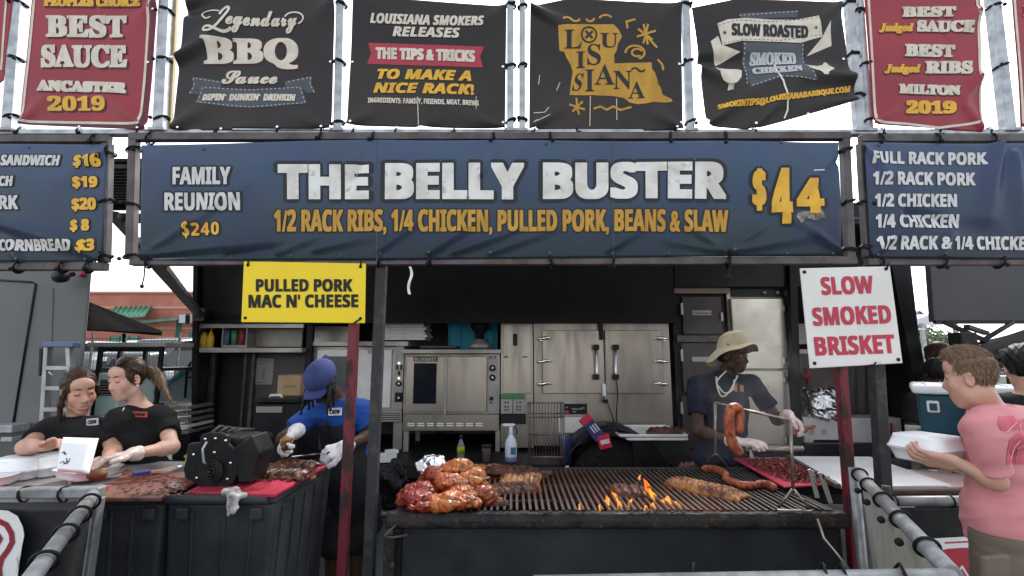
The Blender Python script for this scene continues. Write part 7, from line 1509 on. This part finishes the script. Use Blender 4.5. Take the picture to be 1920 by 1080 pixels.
pt = [H.p(0, -.125, .025), P(287, 697, Y2 + .06), P(300, 712, Y2 + .03), P(311, 735, Y2 + .0), P(325, 757, Y2 - .02)]; q_ = [V(p) for p in pt]; cr_ = lambda t: (lambda i, f: .5 * ((2 * q_[i]) + (q_[min(i + 1, 4)] - q_[max(i - 1, 0)]) * f + (2 * q_[max(i - 1, 0)] - 5 * q_[i] + 4 * q_[min(i + 1, 4)] - q_[min(i + 2, 4)]) * f * f + (3 * q_[i] - q_[max(i - 1, 0)] - 3 * q_[min(i + 1, 4)] + q_[min(i + 2, 4)]) * f ** 3))(min(int(t), 3), t - min(int(t), 3)); sm_ = [cr_(4 * k / 14) for k in range(15)]; rr_ = [.020 + .008 * math.sin(math.pi * min(1, k / 9)) - (.020 * max(0, k - 6) / 8) for k in range(15)]
tail = [rc(a, b, ra, rb, .008) for a, b, ra, rb in zip(sm_, sm_[1:], rr_, rr_[1:])]
blob('ponytail', tail, hbl, o, h=.004, disp=wob(.0012, 120, 5)); strands(o, [c for c in o.children if c.name.startswith('ponytail')][0], 1500, .06, lambda p: V((.35, -.2, -.9)), hbl, .05, .0008, seed=3, jit=.07)
m = MB()
for q in (-1, 1): m.lathe([(.026, 0), (.027, .003), (.02, .006)], H.p(q * .036, .058, .112), 16, ax=H.f * .8 + H.u * .7); m.tube([H.p(q * .064, .05, .10), H.p(q * .086, .0, .05), H.p(q * .088, -.03, .02)], .003, 6)
m.tube([H.p(-.015, .065, .112), H.p(.015, .065, .112)], .003, 6); ob('sunglasses', m, mat('dark_lens', (.02, .02, .025), r=.08), o)
m = MB(); m.lathe([(.004, 0), (.004, .004)], H.p(-.082, .004, -.034), 8, ax=-H.r); ob('earring', m, whitep, o)
y_ = front_y(o, 260, 770) or Y2 - .12; chest_tag(o, 262, 777, 27, 10, y_ - .026, mat('red_tag', (.42, .045, .03), r=.6), 'CREW', blkp, .5)
y_ = front_y(o, 231, 770) or Y2 - .1; m = MB(); m.tube([P(233, 764, y_ - .004), P(229, 774, y_ - .006)], .003, 6); ob('zip', m, chrome, o)
# --- man in blue cap and black apron cutting meat
Y3 = 3.05
H = Head(P(603, 716, Y3 - .16), view_dir(603, 42), 44, -8, .98, (.95, .95, 1)); fw = view_dir(620, 30)
sl, sr = P(588, 772, Y3 - .04), P(683, 772, Y3 + .03); nb = P(632, 748, Y3 + .0); hip = P(655, 876, Y3 + .16)
wl = P(559, 806, 2.74); el_ = arm_ik(sl, wl, V((-.5, .1, -.4)), .22, .22); hl = hand(wl, P(530, 830, 2.66) - wl, V((.55, .2, -.6)), -1, (38, 45, 52, 58), 1.0)
wr_ = P(645, 838, 2.82); er = P(697, 815, Y3 + .0); hr = hand(wr_, P(606, 852, 2.76) - wr_, V((-.1, .6, -.7)), 1, (62, 66, 70, 72), 1.0)
blue = mat('royal_blue_tee', (.010, .060, .28), (.008, .048, .23), sc=5, r=.8, b=.2, bs=16)
o, fr = person('man in royal blue cap and tee with black apron, cutting meat in white gloves', (hip.x, hip.y, 0), H, sl, sr, hip, nb, fw, ((el_, wl, hl), (er, wr_, hr)), skd, lpd, hblk, blue, trs, False, .95, sleeve=.60, neck=.08, legskin=1, armr=.95, lid=1)
glove(o, hl, knit, (wl, V(wl).lerp(V(el_), .18), .032, .036), .006); glove(o, hr, knit, (wr_, V(wr_).lerp(V(er), .18), .032, .036), .006)
capm = mat('blue_denim_cap', (.030, .045, .15), (.042, .060, .18), sc=9, r=.85, b=.25, bs=120)
blob('cap', [H.e((0, -.010, .050), (.089, .117, .086)), H.e((0, 0, -.06), (.2, .2, .075), op=1, k=.006), H.t((0, -.01, .134), (0, -.01, .135), .004, k=.006)], capm, o, h=.0045)
m = MB(); m.sheet(lambda u, v: V(H.p((u - .5) * .165 * (1 - .25 * v * v), .075 + .085 * v - .05 * (2 * u - 1) ** 2, .024 - .012 * v - .030 * (2 * u - 1) ** 2)), 18, 8, np.array(H.u) * .006); ob('cap_brim', m, capm, o)
m = MB(); m.tube([H.p(.06, -.10, .05), H.p(.02, -.125, .045), H.p(-.03, -.125, .045)], .010, 6); m.sheet(lambda u, v: V(H.p(.02 + .03 * u, -.115 - .05 * v, .05 + .012 * u)), 4, 4, np.array(H.u) * .012); ob('cap_strap', m, capm, o)
dr = []
for k in range(30):
    a = R(70 + 220 * k / 29); r0 = V(H.p(.076 * math.sin(a + math.pi), -.0 + .082 * math.cos(a) - .01, .015)); g = r0 + V((.012 * math.cos(k * 2.1), -.02 + .02 * math.sin(k), -.055)); e2 = g + V((.02 * math.sin(k * 1.7), -.012, -.06 - .035 * (k % 3))); dr += [rc(r0, g, .0115, .0105, .004), rc(g, e2, .0105, .007, .004)]
blob('dreadlocks', dr, hblk, o, h=.004, disp=wob(.0012, 140, 8))
Mx, at, L, W, up, rt, f = fr; apm = mat('black_apron', (.016, .016, .018), (.026, .026, .028), sc=7, r=.8, b=.3, bs=14, bd=.01); tp_, _ = torso(sl, sr, hip, nb, fw, False, 1.0)
hz = np.array(hip, 'f4'); un = np.array(up, 'f4'); fn_ = np.array(f, 'f4'); rn = np.array(rt, 'f4')
def apclip(p):
    q = p - hz; z = q @ un; x = q @ rn; y = q @ fn_; half = np.where(z > L * .52, .11 + (L * .74 - z) * .25, .19); return np.maximum.reduce([z - L * .74, -(z + .42), np.abs(x) - half, -(y - .03)])
lowp = [rc(hip - up * .02 + f * .04, hip - up * .42 + f * .06, .15, .13, .05)]; blob('apron', tp_[:3] + lowp, apm, o, h=.006, inf=.022, disp=wrinkle(.003, 9), clip=apclip)
m = MB()
for q in (-1, 1):
    pts = []
    for t in (.70, .78, .86, .94, 1.02): pts.append(V(at(q * (.085 - .02 * t), .135 - .30 * max(0, t - .78), t)))
    for i, (a, b) in enumerate(zip(pts, pts[1:])): m.bar(a, b, .028, .005, up=f)
ob('apron_strap', m, apm, o)
y_ = front_y(o, 628, 771) or Y3 - .13; chest_tag(o, 628, 772, 25, 14, y_ - .014, mat('white_tag', (.62, .66, .70), r=.6), 'CREW', blkp, -.5)
k0 = thing('carving_knife', 'steel carving knife with dark handle held by the man in the blue cap', 'knife', P(600, 852, 2.72)); m = MB(); a = P(612, 850, 2.755); b = P(546, 857, 2.64); m.bar(a, b, .003, .028, up=(0, -1, .35)); ob('blade', m, chrome, k0); m = MB(); m.bar(P(640, 846, 2.80), a, .024, .02); ob('handle', m, blkp, k0, .005)
k0 = thing('meat_piece', 'piece of cooked meat held in the left gloved hand of the man in blue', 'meat', P(540, 836, 2.66)); blob('meat', [el(P(536, 836, 2.655), (.03, .025, .045), k=.01), el(P(540, 826, 2.66), (.025, .02, .03))], meatp, k0, h=.004, disp=wob(.005, 60, 2))
# --- man in cream bucket hat at the grill
Y4 = 3.62
H = Head(P(1374, 668, Y4 - .05), view_dir(1374, -62), 6, 0, 1.02); fw = view_dir(1374, -18)
sl, sr = P(1303, 722, Y4 + .02), P(1412, 720, Y4 + .02); nb = P(1360, 702, Y4 + .02); hip = P(1350, 880, Y4 + .06)
wl = P(1380, 829, 3.28); el_ = P(1310, 808, Y4 - .10); hl = hand(wl, P(1420, 830, 3.2) - wl, V((.1, .2, -1)), 1, (14, 20, 24, 30), 1.05, thumb=15)
wr_ = P(1478, 778, 3.36); er = P(1448, 758, Y4 - .05); er = arm_ik(sr, wr_, V((.3, .2, -.5))); hr = hand(wr_, P(1500, 795, 3.3) - wr_, V((-.2, -.3, -1)), -1, (40, 45, 48, 50), 1.05)
navy = mat('navy_tee', (.012, .015, .026), (.018, .022, .034), sc=6, r=.85, b=.25, bs=14, bd=.01)
o, fr = person('man in cream bucket hat and navy tee reaching right over the grill with gloved hands', (hip.x, hip.y, 0), H, sl, sr, hip, nb, fw, ((el_, wl, hl), (er, wr_, hr)), skd, lpd, hblk, navy, trs, False, .95, sleeve=.62, armr=1.0, hem=-.18)
glove(o, hl, vinylg, (wl, V(wl).lerp(V(el_), .2), .033, .040)); glove(o, hr, vinylg, (wr_, V(wr_).lerp(V(er), .16), .033, .040))
hatm = mat('cream_canvas_hat', (.50, .42, .29), (.44, .365, .25), sc=10, r=.85, b=.2, bs=90)
blob('hair', [H.e((0, -.03, .01), (.079, .098, .075)), H.e((0, .10, -.03), (.1, .09, .10), op=1, k=.01)], hblk, o, h=.006)
def hatf(u, v):
    a = 2 * math.pi * u
    prof = ((.0, .158), (.045, .155), (.08, .132), (.096, .08), (.098, .042), (.120, .028), (.146, .006), (.168, -.022)); t = v * (len(prof) - 1); i = min(int(t), len(prof) - 2); q = t - i; r_ = prof[i][0] + (prof[i + 1][0] - prof[i][0]) * q; z = prof[i][1] + (prof[i + 1][1] - prof[i][1]) * q
    if r_ > .098: z += (r_ - .098) * (.55 * max(0, math.cos(a - .3)) - .55 * max(0, -math.cos(a)) + .12 * math.sin(3 * a))
    y_ = -.012 + r_ * 1.06 * math.cos(a); z += .30 * y_ + .012 * math.sin(a * 5 + 1) * max(0, r_ - .09) / .1
    return V(H.p(r_ * .92 * math.sin(a), y_, .026 + z))
m = MB(); m.sheet(hatf, 48, 28, np.array(-H.u) * .004); ob('bucket_hat', m, hatm, o); m = MB(); [m.lathe([(.007, 0), (.007, .003)], H.p(.094 * s_, .012, .085), 8, ax=H.r * s_) for s_ in (-1, 1)]; ob('hat_eyelet', m, fsteel, o)
cm = mat('cream_cord', (.62, .58, .48), r=.8); y_ = (front_y(o, 1355, 735) or Y4 - .12) - .012
m = MB(); m.tube(smooth([H.p(-.075, .0, -.03)] + [P(x, y, y_) for x, y in ((1346, 712), (1350, 728), (1360, 737), (1374, 730), (1376, 712))]), .0055, 8); m.tube(smooth([P(x, y, y_ - .006) for x, y in ((1343, 706), (1345, 725), (1353, 743), (1366, 736), (1378, 715), (1383, 704))]), .0055, 8); ob('hat_cord', m, cm, o)
y2 = (front_y(o, 1386, 728) or Y4 - .12) - .006; m = MB(); m.prism([P(x, y, y2) for x, y in ((1376, 720), (1382, 718), (1383, 735), (1376, 734))], (0, .004, 0)); m.prism([P(x, y, y2) for x, y in ((1387, 722), (1394, 722), (1395, 734), (1388, 735))], (0, .004, 0)); ob('chest_print', m, mat('orange_patch', (.40, .16, .08), r=.7), o)
k0 = thing('meat_piece', 'slice of meat held by the far hand of the man in the hat', 'meat', P(1505, 805, 3.28)); blob('meat', [rc(P(1488, 806, 3.28), P(1526, 799, 3.26), .02, .012, .01), rc(P(1490, 812, 3.28), P(1512, 808, 3.26), .014, .010, .01)], mat('pink_brown_meat', (.28, .11, .075), (.16, .06, .04), sc=20, r=.5), k0, h=.004, disp=wob(.003, 60, 2))
k0 = thing('meat_knife', 'dark thin knife in the near hand of the man in the hat', 'knife', P(1440, 832, 3.2)); m = MB(); m.bar(P(1420, 832, 3.22), P(1500, 836, 3.2), .03, .004); ob('blade', m, fsteel, k0)
# --- boy in pink tee with a foam box
Y5 = 1.84
H = Head(P(1818, 710, Y5 - .02), view_dir(1822, 94), 6, 0, .92, (.84, .76, 1.02)); fw = view_dir(1840, 122)
sl, sr = P(1812, 800, Y5 + .10), P(1945, 800, Y5 - .12); nb = P(1864, 776, Y5 + .02); hip = P(1895, 985, Y5 + .02)
sl = P(1836, 806, Y5 - .14); sr = P(1932, 800, Y5 + .13)
wl = P(1797, 868, Y5 - .10); el_ = P(1868, 903, Y5 - .12); hl = hand(wl, P(1755, 862, Y5 - .06) - wl, V((.2, .6, .55)), 1, (30, 34, 38, 40), .95, thumb=35)
wr_ = P(1790, 862, Y5 + .16); er = arm_ik(sr, wr_, V((0, .3, -.6)), .26, .24); hr = hand(wr_, V((-1, .1, .05)), V((0, -.4, .9)), -1, (30, 34, 38, 40), .95)
pink = mat('pink_tee', (.60, .245, .255), (.54, .21, .22), sc=5, r=.85, b=.3, bs=9, bd=.012); khaki = mat('khaki_cargo', (.155, .125, .095), (.125, .10, .075), sc=9, r=.85, b=.3, bs=16, bd=.01)
o, fr = person('boy in faded pink tee and khaki trousers holding a white foam box', (hip.x, hip.y, 0), H, sl, sr, hip, nb, fw, ((el_, wl, hl), (er, wr_, hr)), skm, mat('lips_boy', (.46, .20, .18), r=.45), mat('sandy_brow', (.22, .13, .08), r=.7), pink, khaki, False, .76, sleeve=.74, armr=.70, hem=-.05, h=.0045, neck=.066, lid=1)
hair5 = mat('sandy_brown_hair', (.22, .14, .08), (.12, .075, .043), sc=150, r=.6, b=.9, bs=220, st=(1, 1, .4))
blob('hair', [H.e((0, -.020, .040), (.0785, .1000, .0895)), H.e((0, .030, .094), (.056, .055, .032), k=.03), H.e((0, .118, -.016), (.11, .072, .090), op=1, k=.012), H.e((0, -.03, -.125), (.2, .2, .090), op=1, k=.008), H.e((.085, .012, -.014), (.03, .030, .045), op=1, k=.006), H.e((-.085, .012, -.014), (.03, .030, .045), op=1, k=.006)], hair5, o, h=.0035, disp=wob(.0010, 130, 6)); strands(o, [c for c in o.children if c.name.startswith('hair')][0], 9000, .016, lambda p: (H.f * .8 + H.u * .2) if (p - H.c).dot(H.u) > .07 else (H.f * .25 - H.u), hair5, .7, .0010, seed=4, jit=.3)
Mx, at, L, W, up, rt, f = fr
y_ = front_y(o, 1895, 850); sh = [c for c in o.children if c.name.startswith('shirt')][0]
def on_shirt(x, y, l):
    a = V((0, 0, CZ)); d = (P(x, y, 1) - a).normalized(); inv = sh.matrix_world.inverted(); hit, q, n_, i_ = sh.ray_cast(inv @ a, inv.to_3x3() @ d)
    return (sh.matrix_world @ q + n_ * (.0018 + l)) if hit else P(x, y, Y5 - .2)
pk2 = mat('deep_pink_print', (.50, .075, .11), (.56, .13, .16), sc=14, r=.8); pk3 = mat('pale_pink_line', (.70, .38, .40), r=.8)
def shirt_poly(pts, m, l=0):
    bm = bmesh.new(); bm.faces.new([bm.verts.new((x, y, 0)) for x, y in pts]); bmesh.ops.triangulate(bm, faces=bm.faces[:]); xs = [p[0] for p in pts]; ys = [p[1] for p in pts]
    for lo, hi, n in ((min(xs), max(xs), (1, 0, 0)), (min(ys), max(ys), (0, 1, 0))):
        for k in range(1, int((hi - lo) / 4) + 1): bmesh.ops.bisect_plane(bm, geom=bm.verts[:] + bm.edges[:] + bm.faces[:], plane_co=(n[0] * (lo + 4 * k), n[1] * (lo + 4 * k), 0), plane_no=n)
    bm.verts.index_update(); mb = MB(); mb.add([on_shirt(v.co.x, v.co.y, l) for v in bm.verts], [[v.index for v in f_.verts] for f_ in bm.faces], 0, True); bm.free(); ob('shirt_print', mb, m, o)
bpy.context.view_layer.update()
shirt_poly([(1873, 781), (1900, 780), (1905, 790), (1928, 782), (1930, 806), (1902, 806), (1890, 808), (1877, 808), (1870, 795)], pk2); shirt_poly([(1892, 826), (1905, 812), (1930, 816), (1930, 870), (1886, 871), (1888, 845)], pk2)
for q in ([(1885, 812), (1897, 800), (1905, 792)], [(1893, 862), (1900, 838), (1911, 826)], [(1903, 866), (1908, 840), (1922, 832)], [(1910, 795), (1914, 812), (1922, 824)]):
    m = MB(); m.tube([on_shirt(x, y, .001) for x, y in q], .0013, 5); ob('shirt_print', m, pk3, o)
m = MB(); a = P(1832, 1030, Y5 - .2); m.prism([P(1845, 1045, Y5 - .235), P(1897, 1042, Y5 - .25), P(1897, 1100, Y5 - .25), P(1845, 1100, Y5 - .235)], (0, .02, 0)); ob('cargo_pocket', m, khaki, o, .006)
bxo = thing('foam_box', 'closed white foam box held by the boy in pink', 'takeaway box', P(1738, 860, Y5), 'white foam takeaway boxes'); c = P(1742, 862, Y5 + .06); m = MB(); clam(m, c, .20, .20, .045, .35); ob('base', m, foam, bxo); m = MB(); clam(m, c + V((0, 0, .092)), .20, .20, .045, .35, True); ob('lid', m, foam, bxo)
# --- people far behind at the right
for (px, py, Y, yaw, lab, sm, hm, tm, nbx) in ((1757, 664, 4.6, 120, 'bald dark skinned man turned away behind the boy', skd, None, tee, 1), (1756, 702, 4.0, 150, 'dark haired person bending low beside the bald man behind the boy', skd, hblk, tee, 0), (1922, 692, 2.6, 165, 'person with short black hair and black top at the right edge', sk1, hblk, tee, 1)):
    H = Head(P(px, py, Y), view_dir(px, yaw), 4, 0, 1.0); fw = view_dir(px, yaw); r_ = fw.cross(V((0, 0, 1))); nb = H.c + V((0, 0, -.15)); s_ = .19; sa, sb = nb - r_ * s_ - V((0, 0, .06)), nb + r_ * s_ - V((0, 0, .06)); hip = nb - V((0, 0, .55)); zz_ = hip.z
    if sa.x > sb.x: sa, sb = sb, sa
    aL, aR = [(q + V((d_ * .05, 0, -.28)), q + V((d_ * .03, 0, -.52)) + fw * .06) for q, d_ in ((sa, -1), (sb, 1))]
    arms = tuple((e, w_, hand(w_, V((0, 0, -1)), r_ * s2, 1, s=.95)) for (e, w_), s2 in ((aL, 1), (aR, -1)))
    o, fr = person(lab, (hip.x, hip.y, 0), H, sa, sb, hip, nb, fw, arms, sm, lpd if sm is skd else lp1, hblk, tm, trs, h=.009)
    if hm: blob('hair', [H.e((0, -.022, .042), (.086, .108, .098)), H.e((0, .11, -.02), (.10, .07, .09), op=1, k=.012), H.e((0, -.0, -.15), (.2, .2, .10), op=1, k=.01)], hm, o, h=.006, disp=wob(.004, 90, 6))
